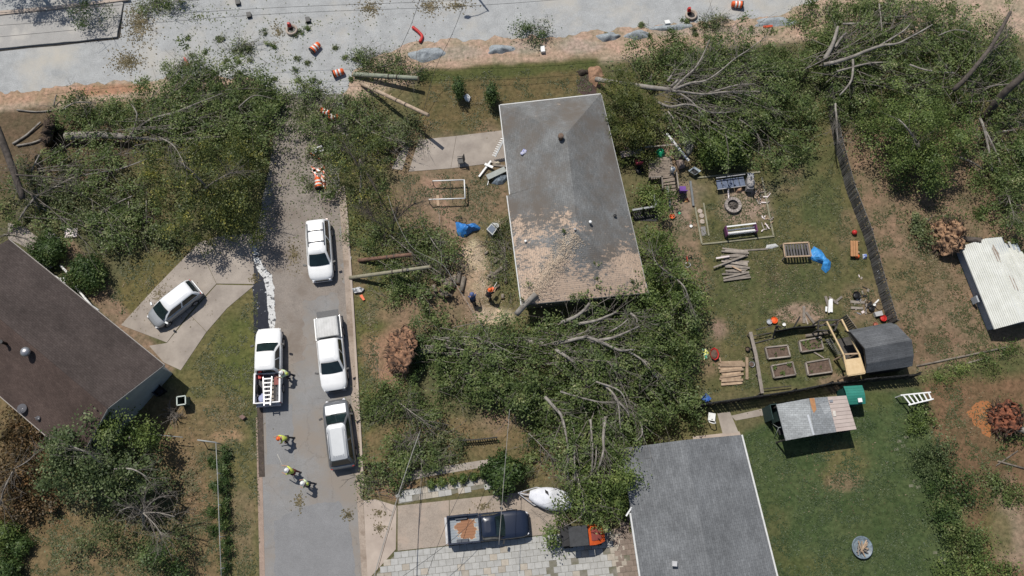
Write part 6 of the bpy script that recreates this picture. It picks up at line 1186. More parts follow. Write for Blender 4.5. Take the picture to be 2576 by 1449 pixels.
    for s in (-1, 1): MB().lathe([(.004,-.012),(.012,0),(.004,.012)], (0,0,0), 8).build('eye', BLACK, root, local=True).location = tor(.112, s*.032, 1.665)
    return root, hands
HV = mat('hivis_yellow', (.62,.68,.12), (.5,.56,.10), scale=8, rough=.7, coord='obj'); WHAT = mat('white_helmet', (.78,.78,.76), rough=.4, coord='obj'); OHAT = mat('orange_helmet', (.80,.14,.03), rough=.4, coord='obj'); JEAN = mat('dark_denim', (.03,.035,.05), (.02,.024,.035), coord='obj'); DKC = mat('dark_cloth', (.03,.03,.032), coord='obj'); MAR = mat('maroon_cloth', (.11,.03,.03), coord='obj'); BLS = mat('blue_shirt', (.07,.11,.24), (.05,.08,.18), coord='obj'); LGV = mat('pale_lime', (.60,.70,.45), (.5,.6,.36), coord='obj')
person('worker in white helmet and lime vest leaning over the white pickup bed', (734,948), 180, LGV, JEAN, WHAT, 24, ((50,25),(40,30)), vest=HV)
person('worker in orange helmet and yellow shirt walking stooped along the street', (731,1107), 190, HV, DKC, OHAT, 32, ((45,20),(10,15)), stance=.26, vest=None)
r_, hd = person('worker in white helmet and maroon trousers carrying a pole', (747,1190), 165, HV, MAR, WHAT, 22, ((60,15),(35,20)), stance=.22)
d = Matrix.Rotation(R(165), 3, 'Z'); hp = Vector(r_.location)+d @ hd[0][0]
o = MB().tube([hp+Vector((.35,-.55,-.25)), hp, hp+Vector((-.35,.75,.25))], .018, 6).build('pole_saw', mat('pole_grey', (.5,.48,.42)), loc=hp); tag(o, 'thin pale pole held by the worker in maroon trousers', 'pole')
person('worker in white helmet and pale lime jacket walking behind the pole carrier', (784,1220), 175, LGV, JEAN, WHAT, 16, ((30,20),(20,15)), stance=.24, vest=HV)
person('person in blue shirt and jeans standing on the sawdust path', (1191,763), 100, BLS, JEAN, mat('blue_cap', (.10,.14,.30), coord='obj'), 14, ((35,35),(25,30)), hatname='cap')
r_, hd = person('worker in orange helmet and black clothes holding a chainsaw by the logs', (1230,752), 60, DKC, DKC, OHAT, 16, ((45,40),(40,45)))
cs = thing('chainsaw', 'orange chainsaw held by the worker in black', 'chainsaw', Vector(r_.location)+Matrix.Rotation(R(60), 3, 'Z') @ Vector((.52, 0, .95)), R(60))
MB().box((0,0,0), (.34,.2,.2)).build('engine', ORANGE, cs, local=True); MB().box((.42,-.02,-.02), (.5,.02,.08)).build('guide_bar', STEEL, cs, local=True); MB().tube([(-.1,.1,.08),(-.1,0,.18),(-.1,-.1,.08)], .015, 6).build('handle', BLACK, cs, local=True)
# ================================================================ broken poles and cables
def pole(label, a, b_, r0, r1, m, name='utility_pole', bands=True):
    A_, B_ = G(*a), G(*b_); root = thing(name, label, 'pole', zrep(A_, 0)); w = [A_.lerp(B_, t) for t in np.linspace(0, 1, 7)]
    MB().tube([Vector(p) for p in w], [r0+(r1-r0)*t for t in np.linspace(0, 1, 7)], 12).build('shaft', m, root)
    d = (B_-A_).normalized(); MB().tube([B_+d*.003, B_+d*.012], r1*.97, 12).build('top_face', CUTWOOD, root)
    if bands:
        for t in (.55, .68): p = A_.lerp(B_, t); MB().tube([p-d*.05, p+d*.05], r0*1.06, 10).build('band', BARKD, root)
    return root
pole('grey-green broken utility pole propped beside the orange barrel', (890,187,.22), (1052,197,1.3), .20, .17, mat('pole_green', (.27,.29,.22), (.20,.215,.165), scale=3, rough=.85))
p_ = pole('splintered tan utility pole leaning across the front lawn', (908,210,.15), (1078,290,3.0), .16, .14, mat('pole_tan', (.43,.34,.25), (.27,.20,.15), scale=4, rough=.85))
for k in range(9):
    t = random.uniform(.15, .95); c = G(908,210,.15).lerp(G(1078,290,3.0), t); MB().beam(c, c+Vector((random.uniform(-.3,.5), random.uniform(-.3,.3), random.uniform(.05,.25))), .05, .03).build('splinter', CUTWOOD, p_)
pole('rust-brown broken pole stub resting over the boughs', (902,655,.12), (1036,640,1.6), .15, .14, mat('pole_rust', (.20,.115,.08), (.12,.07,.05), scale=4, rough=.85))
pole('long mossy grey pole leaning over the brush from the kerb', (880,699,.1), (1082,671,3.2), .15, .12, mat('pole_moss', (.29,.27,.19), (.21,.195,.14), scale=4, rough=.85))
tr_ = thing('pole_transformer', 'black pole fitting clamped near the mossy pole top', 'fitting', G(1026,680,2.4)); MB().lathe([(.1,-.15),(.13,-.12),(.13,.12),(.1,.15)], (0,0,0), 12).build('can', BLACK, tr_, local=True); MB().tube([(0,0,0),(.25,.02,-.02)], .03, 6).build('bracket', STEEL, tr_, local=True)
CAB = mat('cable_black', (.035,.035,.037), rough=.6); CABL = mat('cable_pale', (.30,.29,.27), rough=.6)
def cable(label, pts, r=.02, m=CAB, group=None):
    w = curve_pts([G(*p) for p in pts], 8, 0); o = MB().tube(w, r, 5).build('overhead_cable', m, loc=zrep(w[0], 0)); return tag(o, label, 'cable', group)
cable('slack dark service cable sweeping from the brush heap over the apron', [(1058,1080,1.2),(1020,1190,2.6),(985,1300,4.2),(935,1470,6.5)], .028, CABL)
cable('second slack service cable twisted beside the thicker one', [(1060,1085,1.2),(1026,1190,2.5),(988,1302,4.0),(940,1470,6.2)], .015)
cable('straight cable crossing the navy pickup from the fallen tree', [(1282,1030,3.2),(1272,1150,3.6),(1255,1370,4.4)], .016, CABL)
cable('thin cable slanting over the paved drive', [(1190,1180,2.5),(1130,1300,3.4),(1065,1470,4.6)], .014)
cable('thin cable slanting from the stone walk to the pavers', [(1300,1170,2.0),(1170,1330,2.8),(985,1470,3.5)], .014)
cable('cable running down from the gravel road to the broken poles', [(1062,-20,6),(1035,60,4.4),(1005,130,2.6),(985,210,1.2)], .016)
cable('cable dropping over the rock mounds to the front lawn', [(1178,-20,6),(1140,80,4),(1095,175,1.8),(1060,300,.3)], .016)
cable('pale wire looping from the yellow-green tree to the logs', [(975,490,2.6),(1000,560,2.6),(1040,625,2.2),(1112,665,2),(1147,716,1.8),(1200,800,2),(1260,900,2.6)], .014, CABL)
cable('pale wire hanging from the frame towards the mossy pole', [(1104,530,.4),(1108,600,.9),(1111,660,2.0)], .012, CABL)
for k, (y0, y1, y2, h) in enumerate(((62,22,-40,6.5),(92,38,-20,6.5),(30,-8,-60,6.5))):
    cable('overhead line strung along the gravel road', [(-60,y0+6,h),(640,y1,h-.5),(1290,y1-30,h),(2000,y2-40,h)], .014, group='overhead lines along the gravel road')
# ================================================================ traffic barrels and other road furniture
WSTR = mat('white_band', (.78,.76,.72), rough=.4, coord='obj')
def barrel(label, px, rz=0, lie=True, tilt=90, h0=.32):
    root = thing('traffic_barrel', label, 'traffic barrel', G(*px), R(rz)); Mx = Matrix.Translation((0,0,h0 if lie else 0)) @ Matrix.Rotation(R(tilt if lie else 0), 4, 'Y')
    H = .95; seg = [(0,.30,BLACK,.10),(.10,.29,ORANGE,.16),(.26,.28,WSTR,.15),(.41,.27,ORANGE,.13),(.54,.26,WSTR,.15),(.69,.25,ORANGE,.2),(.89,.20,ORANGE,.06)]
    for k, (z, r_, m_, dz) in enumerate(seg):
        b_ = MB().lathe([(r_, z), (r_+.006, z+.02), (r_-.004, z+dz-.004)], (0,0,-H/2 if lie else 0), 18); b_.v = [tuple(Mx @ Vector(p)) for p in b_.v]; b_.build(('base_ring','band','stripe','band','stripe','band','cap')[k], m_, root, local=True)
    return root
barrel('orange and white barrel tipped over at the grey-green pole end', (853,188,0), 20); barrel('orange barrel lying under brush with a black base showing', (823,286,0), 160); barrel('paler orange barrel wedged beside the black-based one', (842,299,0), 5)
barrel('orange barrel tipped on the sandy shoulder by the pale bough', (1852,17,0), 175); barrel('orange barrel lying in the debris beside the striped barricade', (803,465,0), 100)
barrel('small orange and black barrel knocked over on the open gravel road', (795,125,0), 50)
bk = thing('barricade', 'fallen striped orange and white barricade on the silted street', 'barricade', G(800,435))
STRP = bpy.data.materials.new('barricade_stripes'); STRP.use_nodes = True; N, L, b = nodes_of(STRP); wv_ = N.new('ShaderNodeTexWave'); wv_.inputs['Scale'].default_value = 1.4; wv_.bands_direction = 'DIAGONAL'; L.new(N.new('ShaderNodeTexCoord').outputs['UV'], wv_.inputs['Vector']); rm = ramp(N, L, wv_.outputs['Fac'], [(.48,(.75,.13,.03)),(.52,(.78,.76,.72))]); L.new(rm.outputs['Color'], b.inputs['Base Color']); b.inputs['Roughness'].default_value = .5
for a, c, w_ in (((788,422),(808,470),.26), ((812,420),(812,470),.26), ((785,430),(815,425),.24)): board('rail', a, c, w_, .03, STRP, parent=bk, za=.12)
for a, c in (((783,418),(800,440)),((815,416),(818,475)),((780,385),(805,400))): board('leg', a, c, .07, .06, ORANGE, parent=bk, za=.04)
b_ = board('solar_panel', (783,380), (815,372), .5, .05, mat('solar_blue', (.03,.045,.09), (.02,.03,.06), rough=.3), 'dark blue solar panel lying above the fallen barricade', 'solar panel', za=.15)
rp = curve_pts([G(*p) for p in ((1038,68,.15),(1053,80,.15),(1062,92,.15),(1056,106,.15))], 4, 0); tag(MB().tube(rp, .13, 10).build('drain_pipe', REDP, loc=zrep(rp[0], 0)), 'curved red plastic pipe lying on the gravel road', 'pipe')
for (x, y, lab) in ((735,78,'red-topped manhole ring standing in the gravel road'), (1738,40,'red-topped manhole ring near the far road shoulder')):
    mh = thing('manhole_ring', lab, 'manhole', G(x, y)); MB().lathe([(.5,0),(.5,.25),(.42,.26),(.36,.26),(.36,.02)], (0,0,0), 20).build('ring', CONC2, mh, local=True); MB().lathe([(.34,.0),(.34,.03)], (0,0,0), 16).build('opening', BLACK, mh, local=True); MB().hexa([(-.35,.2,.26),(-.05,.2,.26),(-.05,.5,.26),(-.35,.5,.26)], [(-.3,.25,.6),(-.1,.25,.6),(-.1,.45,.6),(-.3,.45,.6)]).build('cap', REDP, mh, local=True)
def card(name, label, cat, pts, h, m, z=.02, fn=None):
    P = [G(*(fn(*p) if fn else p), z) for p in pts]; o = MB().prism([(p.x, p.y) for p in P], z, z+h).build(name, m, loc=zrep(sum(P, Vector((0,0,0)))/len(P), 0)); return tag(o, label, cat)
card('road_sign', 'orange-red square sign lying flat at the road shoulder end', 'sign', [(1919,55),(1943,53),(1944,68),(1920,70)], .03, mat('sign_red', (.50,.075,.03), (.42,.06,.025)))
card('white_scrap', 'white triangular scrap on the gravel by the leafy bough', 'scrap', [(564,180),(578,168),(581,180),(570,184)], .03, WHITE)
card('white_sack', 'white sack on the sandy shoulder by the rock mounds', 'sack', [(1670,55),(1682,53),(1686,61),(1673,63)], .2, WHITE)
card('white_bucket', 'white bucket lying on the sandy bank below the bush', 'bucket', [(1359,122),(1369,120),(1371,134),(1361,135)], .3, WHITE)
card('white_rag', 'white crumpled rag beside the upright shrub', 'rag', [(1166,243),(1176,238),(1184,246),(1180,258),(1171,254)], .15, WHITE)
card('red_scrap', 'red plastic scrap caught in the leafy bough', 'scrap', [(464,147),(470,150),(478,168),(471,168)], .25, REDP)
for k, (x, y) in enumerate(((627,40),(385+644//3,8),(775,52))): card('black_bag', ('black bag lying on the gravel among torn boughs','black bag near the far kerb','small black bag beside the manhole ring')[k], 'bag', [(x-6,y-5),(x+5,y-6),(x+7,y+5),(x-4,y+7)], .25, BLACK)
card('orange_cone', 'orange plastic tube lying on the verge near the mossy pole', 'tube', [(905,745),(912,742),(919,755),(914,757)], .15, ORANGE); card('black_bag', 'black and white bundle on the verge by the mossy pole', 'bundle', [(886,728),(905,723),(917,728),(912,736),(892,739)], .2, mat('bundle', (.10,.11,.12), (.5,.5,.5), scale=5, lo=.45, hi=.55))
card('box', 'small reddish box on the lawn near the street', 'box', [(604,1050),(612,1044),(621,1050),(613,1057)], .3, mat('box_brown', (.2,.13,.11)))
card('white_can', 'white tube lying at the kerb by the rust pole', 'tube', [(880,648),(884,646),(883,662),(879,660)], .08, WHITE)
# ================================================================ front yard clutter
fr = thing('swing_frame', 'white tubular canopy frame standing on the bare front yard', 'frame', G(1128,490)); HF = .75
cs4 = [zE(490,685), zE(900,670), zE(910,910), zE(440,925)]
for i, j in ((0,1),(1,2),(2,3)): MB().tube([G(*cs4[i], HF), G(*cs4[j], HF)], .05, 8).build('bar', WHITE, fr)
for c in cs4: p = G(*c, HF); MB().tube([(p.x, p.y, 0), (p.x, p.y, HF)], .03, 8).build('leg', mat('dark_tube', (.05,.05,.05)), fr)
m_ = [((cs4[0][0]+cs4[1][0])/2+5, (cs4[0][1]+cs4[1][1])/2), ((cs4[2][0]+cs4[3][0])/2+10, (cs4[2][1]+cs4[3][1])/2)]; MB().tube([G(*m_[0], HF*.5), G(*m_[1], HF*.5)], .02, 6).build('cross_bar', mat('dark_tube', (.05,.05,.05)), fr)
card('plank', 'tan plank lying under the white canopy frame', 'plank', [(535,870),(570,870),(580,1010),(545,1010)], .04, TANWOOD, .02, zE)
def cloth(name, label, cat, poly, h, m, fn, seed=0, sub=14, bump=.25):
    P = [G(*fn(*p)) for p in poly]; c = sum(P, Vector((0,0,0)))/len(P); rows = []; n = len(P)*4
    ring = []
    for i in range(len(P)):
        for k in range(4): ring.append(P[i].lerp(P[(i+1) % len(P)], k/4))
    for i in range(9):
        t = i/8; rows.append([(c.x+(p.x-c.x)*t, c.y+(p.y-c.y)*t, .02+h*(1-t**2.2)*(1+bump*2*noise.noise((p.x*t*2.2, p.y*t*2.2, seed)))+bump*.25*abs(noise.noise((p.x*t*5, p.y*t*5, seed+3)))*(1-t*.6)) for p in ring])
    a = sum(rows[-1][i][0]*rows[-1][(i+1)%n][1]-rows[-1][(i+1)%n][0]*rows[-1][i][1] for i in range(n))
    if a < 0: rows = [r_[::-1] for r_ in rows]
    return tag(MB().grid(rows, closed=True).build(name, m, loc=zrep(c, 0)), label, cat)
BLUE2 = mat('blue_tarp_wrinkled', (.045,.22,.56), (.03,.15,.42), scale=2, rough=.4, bump=.5, bscale=4, bdist=.1)
cloth('tarp_bundle', 'bright blue tarp bundled over something on the bare front yard', 'tarp', [(785,1215),(880,1265),(1040,1235),(1110,1290),(1100,1320),(1010,1340),(900,1420),(810,1390)], .65, BLUE2, zE, 2)
bk_ = thing('bicycle', 'dark bicycle leaning over the blue tarp', 'bicycle', G(*zE(830,1190)))
for (x, y) in ((815,1180),(880,1200)):
    p = G(*zE(x, y), .35); ring = [(p.x+.3*math.cos(a), p.y+.12*math.sin(a), .33+.3*math.sin(a)) for a in np.linspace(0, 2*math.pi, 19)]; MB().tube(ring, .02, 5, cap=False).build('wheel', RUBBER, bk_)
MB().tube([G(*zE(815,1180),.35), G(*zE(835,1150),.8), G(*zE(870,1160),.8), G(*zE(880,1200),.35), G(*zE(845,1195),.35), G(*zE(870,1160),.8)], .018, 6).build('frame', BARKD, bk_); MB().tube([G(*zE(830,1140),.95), G(*zE(850,1155),.95)], .015, 6).build('handlebar', BLACK, bk_)
pc_ = thing('pet_crate', 'pale box with dark screened lid lying near the brush strip', 'crate', G(*zE(1270,1310))); P = [G(*zE(*p), .5) for p in ((1185,1310),(1250,1235),(1325,1300),(1265,1385))]
MB().prism([(p.x, p.y) for p in P], 0, .5).build('body', mat('crate_pale', (.5,.51,.49)), pc_); P2 = inset(P if (P[1]-P[0]).cross(P[2]-P[1]).z > 0 else P[::-1], .07); MB().prism([(p.x, p.y) for p in P2], .502, .52).build('screen', mat('screen_blue', (.16,.19,.24)), pc_)
MB().prism([(p.x, p.y) for p in [G(*zE(*p), .3) for p in ((1255,1232),(1340,1240),(1350,1280),(1328,1300))]], 0, .42).build('side_bin', mat('crate_pale', (.5,.51,.49)), pc_)
ch_ = thing('folding_chair', 'black folding chair standing alone on the driveway edge', 'chair', G(*zE(860,455)), R(190))
MB().box((0,0,.45),(.5,.5,.05)).build('seat', BLACK, ch_, local=True); MB().box((-.25,0,.78),(.06,.5,.5),0,0,-.25).build('backrest', BLACK, ch_, local=True)
for sx in (-.22,.22):
    for sy in (-.22,.22): MB().tube([(sx,sy,.44),(sx*1.2,sy,.0)], .015, 6).build('leg', BLACK, ch_, local=True)
for sy in (-.27,.27): MB().box((0,sy,.64),(.45,.05,.04)).build('armrest', BLACK, ch_, local=True)
# white railing fallen from the porch
rl = thing('porch_railing', 'white porch railing torn off and leaning from the eave', 'railing', G(*zE(1300,370)))
pa, pb = G(*zE(1300,370), .5), G(*zE(1425,130), 1.9); MB().beam(pa, pb, .14, .08).build('top_rail', WHITE, rl)
for k in range(9): c = pa.lerp(pb, (k+.5)/9); MB().beam(c, c+Vector((-.28,.10,-.1)), .06, .04).build('baluster', WHITE, rl)
clut = [((1090,630),(1245,425),.14,WHITE,'white post lying on the debris by the eave','post'), ((1165,465),(1270,510),.2,WHITE,'short white crosspiece on top of the white post','post'), ((1195,640),(1430,530),.45,mat('door_grey', (.36,.38,.36)),'grey door panel lying on the debris by the eave','door'), ((1270,480),(1440,495),.16,OLDWOOD,'weathered board under the eave debris','board'), ((1200,740),(1215,680),.05,WHITE,'thin white stick at the foot of the grey door panel','stick')]
for k, (a, c, w_, m_, lab, cat) in enumerate(clut): board('fallen_'+cat, zE(*a), zE(*c), w_, .07, m_, lab, cat, za=.18+.1*k if k < 3 else .05)
cloth('tarp_heap', 'crumpled blue-grey sheeting under the grey door panel', 'tarp', [(1250,720),(1320,610),(1460,600),(1480,650),(1400,730),(1330,740)], .3, mat('sheet_bluegrey', (.20,.25,.30), (.06,.07,.08), scale=4), zE, 7)
cloth('cushion', 'cream crumpled cushion among the eave debris', 'cushion', [(1270,460),(1340,430),(1375,460),(1360,480),(1290,480)], .2, mat('cream', (.5,.44,.34)), zE, 4)
cloth('cloth_scrap', 'blue and white cloth scrap on the grey roof', 'cloth', [(1615,580),(1660,520),(1705,545),(1690,570),(1640,600)], .06, mat('bluewhite', (.5,.5,.6), (.12,.14,.35), scale=6, lo=.45, hi=.55), zE, 5).location.z += 3.35
# logs cut by the crew
LOGM = mat('log_bark', (.22,.19,.155), (.12,.10,.08), scale=4, rough=.9, rnd=.3)
def log(a, c, r_, label, group, z=None, fn=None):
    z = r_ if z is None else z; A_ = G(*(fn(*a) if fn else a), z); B_ = G(*(fn(*c) if fn else c), z); d = (B_-A_).normalized()
    o = MB().tube([A_, A_.lerp(B_, .5), B_], r_, 10).build('log', LOGM, loc=zrep(A_, 0)); tag(o, label, 'log', group)
    for p, s in ((A_, -1), (B_, 1)): MB().tube([p+d*s*.002, p+d*s*.01], r_*.95, 10).build('cut_face', CUTWOOD, o)
z2 = zz(644, 483, 3.0); rr = random.Random(3)
for k in range(17):
    x = 1300+rr.random()*190; y = 650+rr.random()*130; a = rr.random()*3.14; l = rr.uniform(25, 45)
    log((x-math.cos(a)*l/2, y-math.sin(a)*l/2), (x+math.cos(a)*l/2, y+math.sin(a)*l/2), rr.uniform(.12, .2), 'short sawn log in the heap beside the sawdust path', 'sawn logs heaped by the path', rr.uniform(.2, .6), z2)
for k, (a, c) in enumerate((((1500,630),(1490,720)), ((1535,600),(1525,690)), ((1570,640),(1550,750)))): log(a, c, .17, 'long sawn log lying upright-aligned beside the log heap', 'long logs by the heap', None, z2)
for k in range(18):
    x = 1690+rr.random()*200; y = 380+rr.random()*420; a = rr.choice((1.2, 2.2, .3))+rr.random()*.5; l = rr.uniform(30, 70)
    log((x-math.cos(a)*l/2, y-math.sin(a)*l/2), (x+math.cos(a)*l/2, y+math.sin(a)*l/2), rr.uniform(.07, .13), 'slim sawn branch log lying in the brush strip by the house', 'slim logs in the brush strip', None, z2)
# ================================================================ back garden
def boards_pile(label, group, fn, cx, cy, L_, n, span, m, ang=-4, jit=6, w=.13):
    rr = random.Random(cx)
    for k in range(n):
        y = cy+(k-(n-1)/2)*span/n; a = R(ang+rr.gauss(0, jit)); l = L_*rr.uniform(.75, 1.1)/2; x = cx+rr.uniform(-12, 12)
        board('board', fn(x-math.cos(a)*l, y-math.sin(a)*l), fn(x+math.cos(a)*l, y+math.sin(a)*l), w, .05, m, label, 'board', group, za=.02+.055*(k % 3))
zF = zz(1288, 483, 3.0); zG = zz(1932, 483, 3.0)
boards_pile('weathered board in the loose stack on the lawn', 'boards in the loose lawn stack', zF, 1690, 545, 190, 24, 230, OLDWOOD, -3, 9)
for k, (a, c, lab) in enumerate((((1520,570),(1760,480),'long grey pole thrown across the board stack'), ((1540,500),(1640,485),'pale bark slab at the board stack edge'), ((1660,560),(1730,595),'short board lying crosswise on the stack'), ((1750,440),(1930,430),'straight grey branch beside the board stack'))): board('long_board', zF(*a), zF(*c), .12, .06, [OLDWOOD, SIDING, TANWOOD, OLDWOOD][k], lab, 'board', za=.25 if k < 3 else .02)
boards_pile('tan board in the tidy stack by the red tub', 'boards in the tidy garden stack', zC, 245, 720, 220, 14, 210, TANWOOD, -4, 2.5, .17)
board('post', zC(388,580), zC(388,780), .2, .1, TANWOOD, 'tan post lying beside the tidy board stack', 'post'); board('stake', zC(140,580), zC(150,625), .1, .05, TANWOOD, 'short stake above the tidy board stack', 'stake')
SOIL = mat('bed_soil', (.15,.105,.078), (.08,.055,.042), scale=6, rough=.95, bump=.5)
labs = ('bare raised bed nearest the garden rail fence', 'raised bed with seedling rows beside the pale log', 'raised bed with leafy clumps at its corners', 'bare raised bed beside the timber pen')
for k, pl in enumerate((((555,490),(755,470),(780,570),(580,592)), ((862,432),(1055,396),(1080,500),(882,530)), ((608,657),(800,622),(830,735),(635,765)), ((922,627),(1130,592),(1160,710),(945,740)))):
    P = [G(*zC(*p), .25) for p in pl]; rb = thing('raised_bed', labs[k], 'raised bed', zrep(sum(P, Vector((0,0,0)))/4, 0)); P = [zrep(p, 0) for p in P]
    MB().prism([(p.x, p.y) for p in P], 0, .2).build('soil', SOIL, rb)
    for i in range(4): a, c = P[i], P[(i+1) % 4]; MB().beam(a+Vector((0,0,.15)), c+Vector((0,0,.15)), .10, .3).build('side_board', OLDWOOD, rb)
    rr = np.random.default_rng(k); npl = (4, 26, 30, 3)[k]; spots = []
    for j in range(npl):
        u, v_ = (rr.random(), rr.random()) if k != 2 else ((.12, .2) if j < 8 else ((.45, .75) if j < 20 else (.85, .15))); u = np.clip(u+rr.normal()*.04, .08, .92); v_ = np.clip(v_+rr.normal()*.06, .1, .9)
        q_ = (P[0]*(1-u)+P[1]*u)*(1-v_)+(P[3]*(1-u)+P[2]*u)*v_; spots += [(q_.x+rr.normal()*.05, q_.y+rr.normal()*.05, .24+rr.random()*.1) for _ in range(7)]
    S_ = np.array(spots); Nn = rr.normal(size=S_.shape)*.5+np.array((0,0,1)); Nn /= np.linalg.norm(Nn, axis=1, keepdims=True); leaf_mesh('seedlings', S_, Nn, np.full(len(S_), .11), LEAF['bright'], rb, .6, rr, 'stuff')
log((920,385), (1115,358), .12, 'pale straight log lying behind the raised beds', None, None, zC)
for k, (a, c, w_, lab) in enumerate((((905,115),(905,270),.2,'upright grey board lying on the bare soil'), ((922,168),(1012,290),.18,'slanting grey board beside the upright one'), ((915,212),(940,280),.1,'short grey lath between the two boards'), ((1100,25),(1135,150),.2,'brown board under the white planks'), ((1130,30),(1215,95),.16,'brown board crossing below the white planks'), ((1250,28),(1180,85),.16,'thin brown board pointing from the white planks'), ((1325,75),(1455,82),.2,'pale flat rail beside the scrap heap'), ((1330,130),(1440,136),.18,'second pale rail below the first one'), ((1465,190),(1470,90),.12,'upright pale stick at the scrap heap'), ((990,528),(1085,585),.1,'thin board lying between the raised beds'))): board('board', zC(*a), zC(*c), w_, .05, OLDWOOD, lab, 'board', za=.02+.03*(k % 2))
for k, (a, c, w_) in enumerate((((1150,50),(1150,170),.24), ((1108,120),(1106,165),.14), ((1135,60),(1130,175),.1))): board('white_plank', zC(*a), zC(*c), w_, .06, WHITE, ('wide white plank on the brown boards','short white plank beside the wide one','narrow white plank leaning along the wide one')[k], 'plank', za=.12+.06*k)
def tub(name, label, cat, px, r_, h, m, fn=None, inner=None, sx=1, sy=1, n=18):
    p = G(*(fn(*px) if fn else px)); root = thing(name, label, cat, p); MB().lathe([(r_*.8,0),(r_,h),(r_*1.05,h),(r_*.95,h*.97),(r_*.78,.04)], (0,0,0), n, sx=sx, sy=sy).build('shell', m, root, local=True)
    MB().lathe([(r_*.80,.05),(r_*.84,h*.55),(r_*.3,h*.62)], (0,0,0), n, sx=sx, sy=sy).build('contents', inner or SOIL, root, local=True); return root
tub('red_tub', 'red plastic tub filled with brown litter beside the brush', 'tub', (88,555), .38, .3, REDP, zC, sx=.85, sy=1.2, n=8); tub('pot', 'small black garden pot by the rail fence', 'pot', (388,510), .17, .25, BLACK, zC); tub('kettle_lid', 'round grey metal pan near the tan post', 'pan', (430,645), .2, .12, STEEL, zC)
cloth('pool_float', 'yellow and green inflatable float beside the red tub', 'float', [(-20,500),(20,505),(42,540),(30,590),(0,605),(-10,560)], .15, mat('float_multi', (.75,.75,.1), (.15,.55,.3), scale=5, lo=.45, hi=.55, c3=(.75,.75,.75)), zC, 3)
tub('blue_bin', 'blue plastic bin standing against the black board fence', 'bin', (1773,1005), .36, .5, mat('bin_blue', (.05,.14,.42)), None, mat('bin_blue2', (.06,.15,.42)), n=4)
tb_ = thing('garden_table', 'weathered slatted wooden table beside the blue tarp', 'table', G(*zG(220,440))); P = [G(*zG(*p), .7) for p in ((115,390),(305,380),(325,482),(128,490))]
for i in range(4): MB().beam(P[i], P[(i+1) % 4], .1, .08).build('frame_rail', TANWOOD, tb_)
for k in range(9): t = (k+.5)/9; MB().beam(P[0].lerp(P[1], t)-Vector((0,0,.05)), P[3].lerp(P[2], t)-Vector((0,0,.05)), .13, .03).build('slat', mat('slat_dark', (.12,.11,.11), rnd=.3), tb_)
for p in P: MB().box((p.x, p.y, .34), (.08,.08,.68)).build('leg', OLDWOOD, tb_)
BL3 = mat('blue_tarp_sky', (.06,.30,.62), (.04,.20,.50), scale=3, rough=.4, bump=.6, bscale=4, bdist=.12)
cloth('tarp', 'crumpled sky-blue tarp trailing off the slatted table', 'tarp', [(290,480),(345,410),(400,440),(440,500),(475,530),(470,580),(435,615),(400,580),(410,545),(340,520)], .45, BL3, zG, 8)
bn = thing('garden_bench', 'low orange-brown wooden bench against the picket fence', 'bench', G(*zG(650,425)))
for k in range(3): MB().beam(G(*zG(632+k*18,368), .4), G(*zG(634+k*18,485), .4), .2, .04).build('slat', mat('orange_wood', (.42,.22,.10), (.34,.17,.08), scale=4, rnd=.1), bn)
for y in (385, 465): p = G(*zG(650, y)); MB().box((p.x, p.y, .19), (.5,.08,.37)).build('leg', TANWOOD, bn)
def ball(label, px, r_, m, fn): p = G(*fn(*px)); tag(MB().lathe([(r_*math.sin(a), r_-r_*math.cos(a)) for a in np.linspace(.05, 3.09, 12)], (0,0,0), 16).build('ball', m, loc=(0,0,0)), label, 'ball').location = p
ball('red ball by the picket fence above the bench', (645,312), .2, REDP, zG); ball('orange ball below the low bench', (668,492), .17, ORANGE, zG)
cloth('toy_car', 'blue and white toy beside the low bench', 'toy', [(712,470),(740,470),(742,505),(716,508)], .3, mat('toy_bw', (.6,.65,.75), (.05,.12,.45), scale=6, lo=.45, hi=.55), zG, 2)
cloth('plastic_sheet', 'grey-white plastic sheet lying left of the slatted table', 'sheet', [(-10,400),(55,390),(80,410),(30,430),(-20,428)], .1, mat('plastic_grey', (.5,.5,.49)), zG, 6)
scr = [((1527,110),.10,.3,WHITE,'white bottle in the scrap heap by the picket fence'), ((1370,25),.28,.3,BLACK,'black box by the scrap heap'), ((1610,232),.24,.3,REDP,'red can beside the crate at the picket fence'), ((1545,285),.16,.2,mat('brick_red',(.35,.12,.08)),'brick-red pot at the barn corner'), ((1510,140),.22,.2,BLACK,'black wheel hub in the scrap heap'), ((585,262),.2,.2,mat('bw',(.4,.42,.45)),'grey bucket at the fence corner'), ((630,248),.25,.2,ORANGE,'orange cloth bundle at the fence corner'), ((720,285),.13,.15,WHITE,'white cup at the fence corner')]
for k, (px, r_, h, m_, lab) in enumerate(scr): tub(('bottle','box','can','pot','hub','bucket','bundle','cup')[k], lab, ('bottle','box','can','pot','hub','bucket','bundle','cup')[k], px, r_, h, m_, zC, m_)
card('wire_crate', 'pale grey wire crate by the picket fence', 'crate', [(1528,180),(1595,165),(1608,205),(1545,218)], .3, mat('crate_grey', (.42,.42,.42)), .02, zC)
for k, (x, y, r_) in enumerate(((1490,105,.32),(1585,120,.3),(1495,150,.3),(1440,60,.34))):
    p = G(*zC(x, y)); ring = [(r_*math.cos(a), r_*math.sin(a)*.9, .12+.08*math.sin(a)) for a in np.linspace(0, 2*math.pi, 21)]; o = MB().tube(ring, .018, 5, cap=False).build('bicycle_wheel', RUBBER); o.location = p; tag(o, 'thin black bicycle wheel lying in the scrap heap by the picket fence', 'hoop', 'bicycle wheels in the scrap heap')  # bicycle wheels, each reduced to its tyre ring
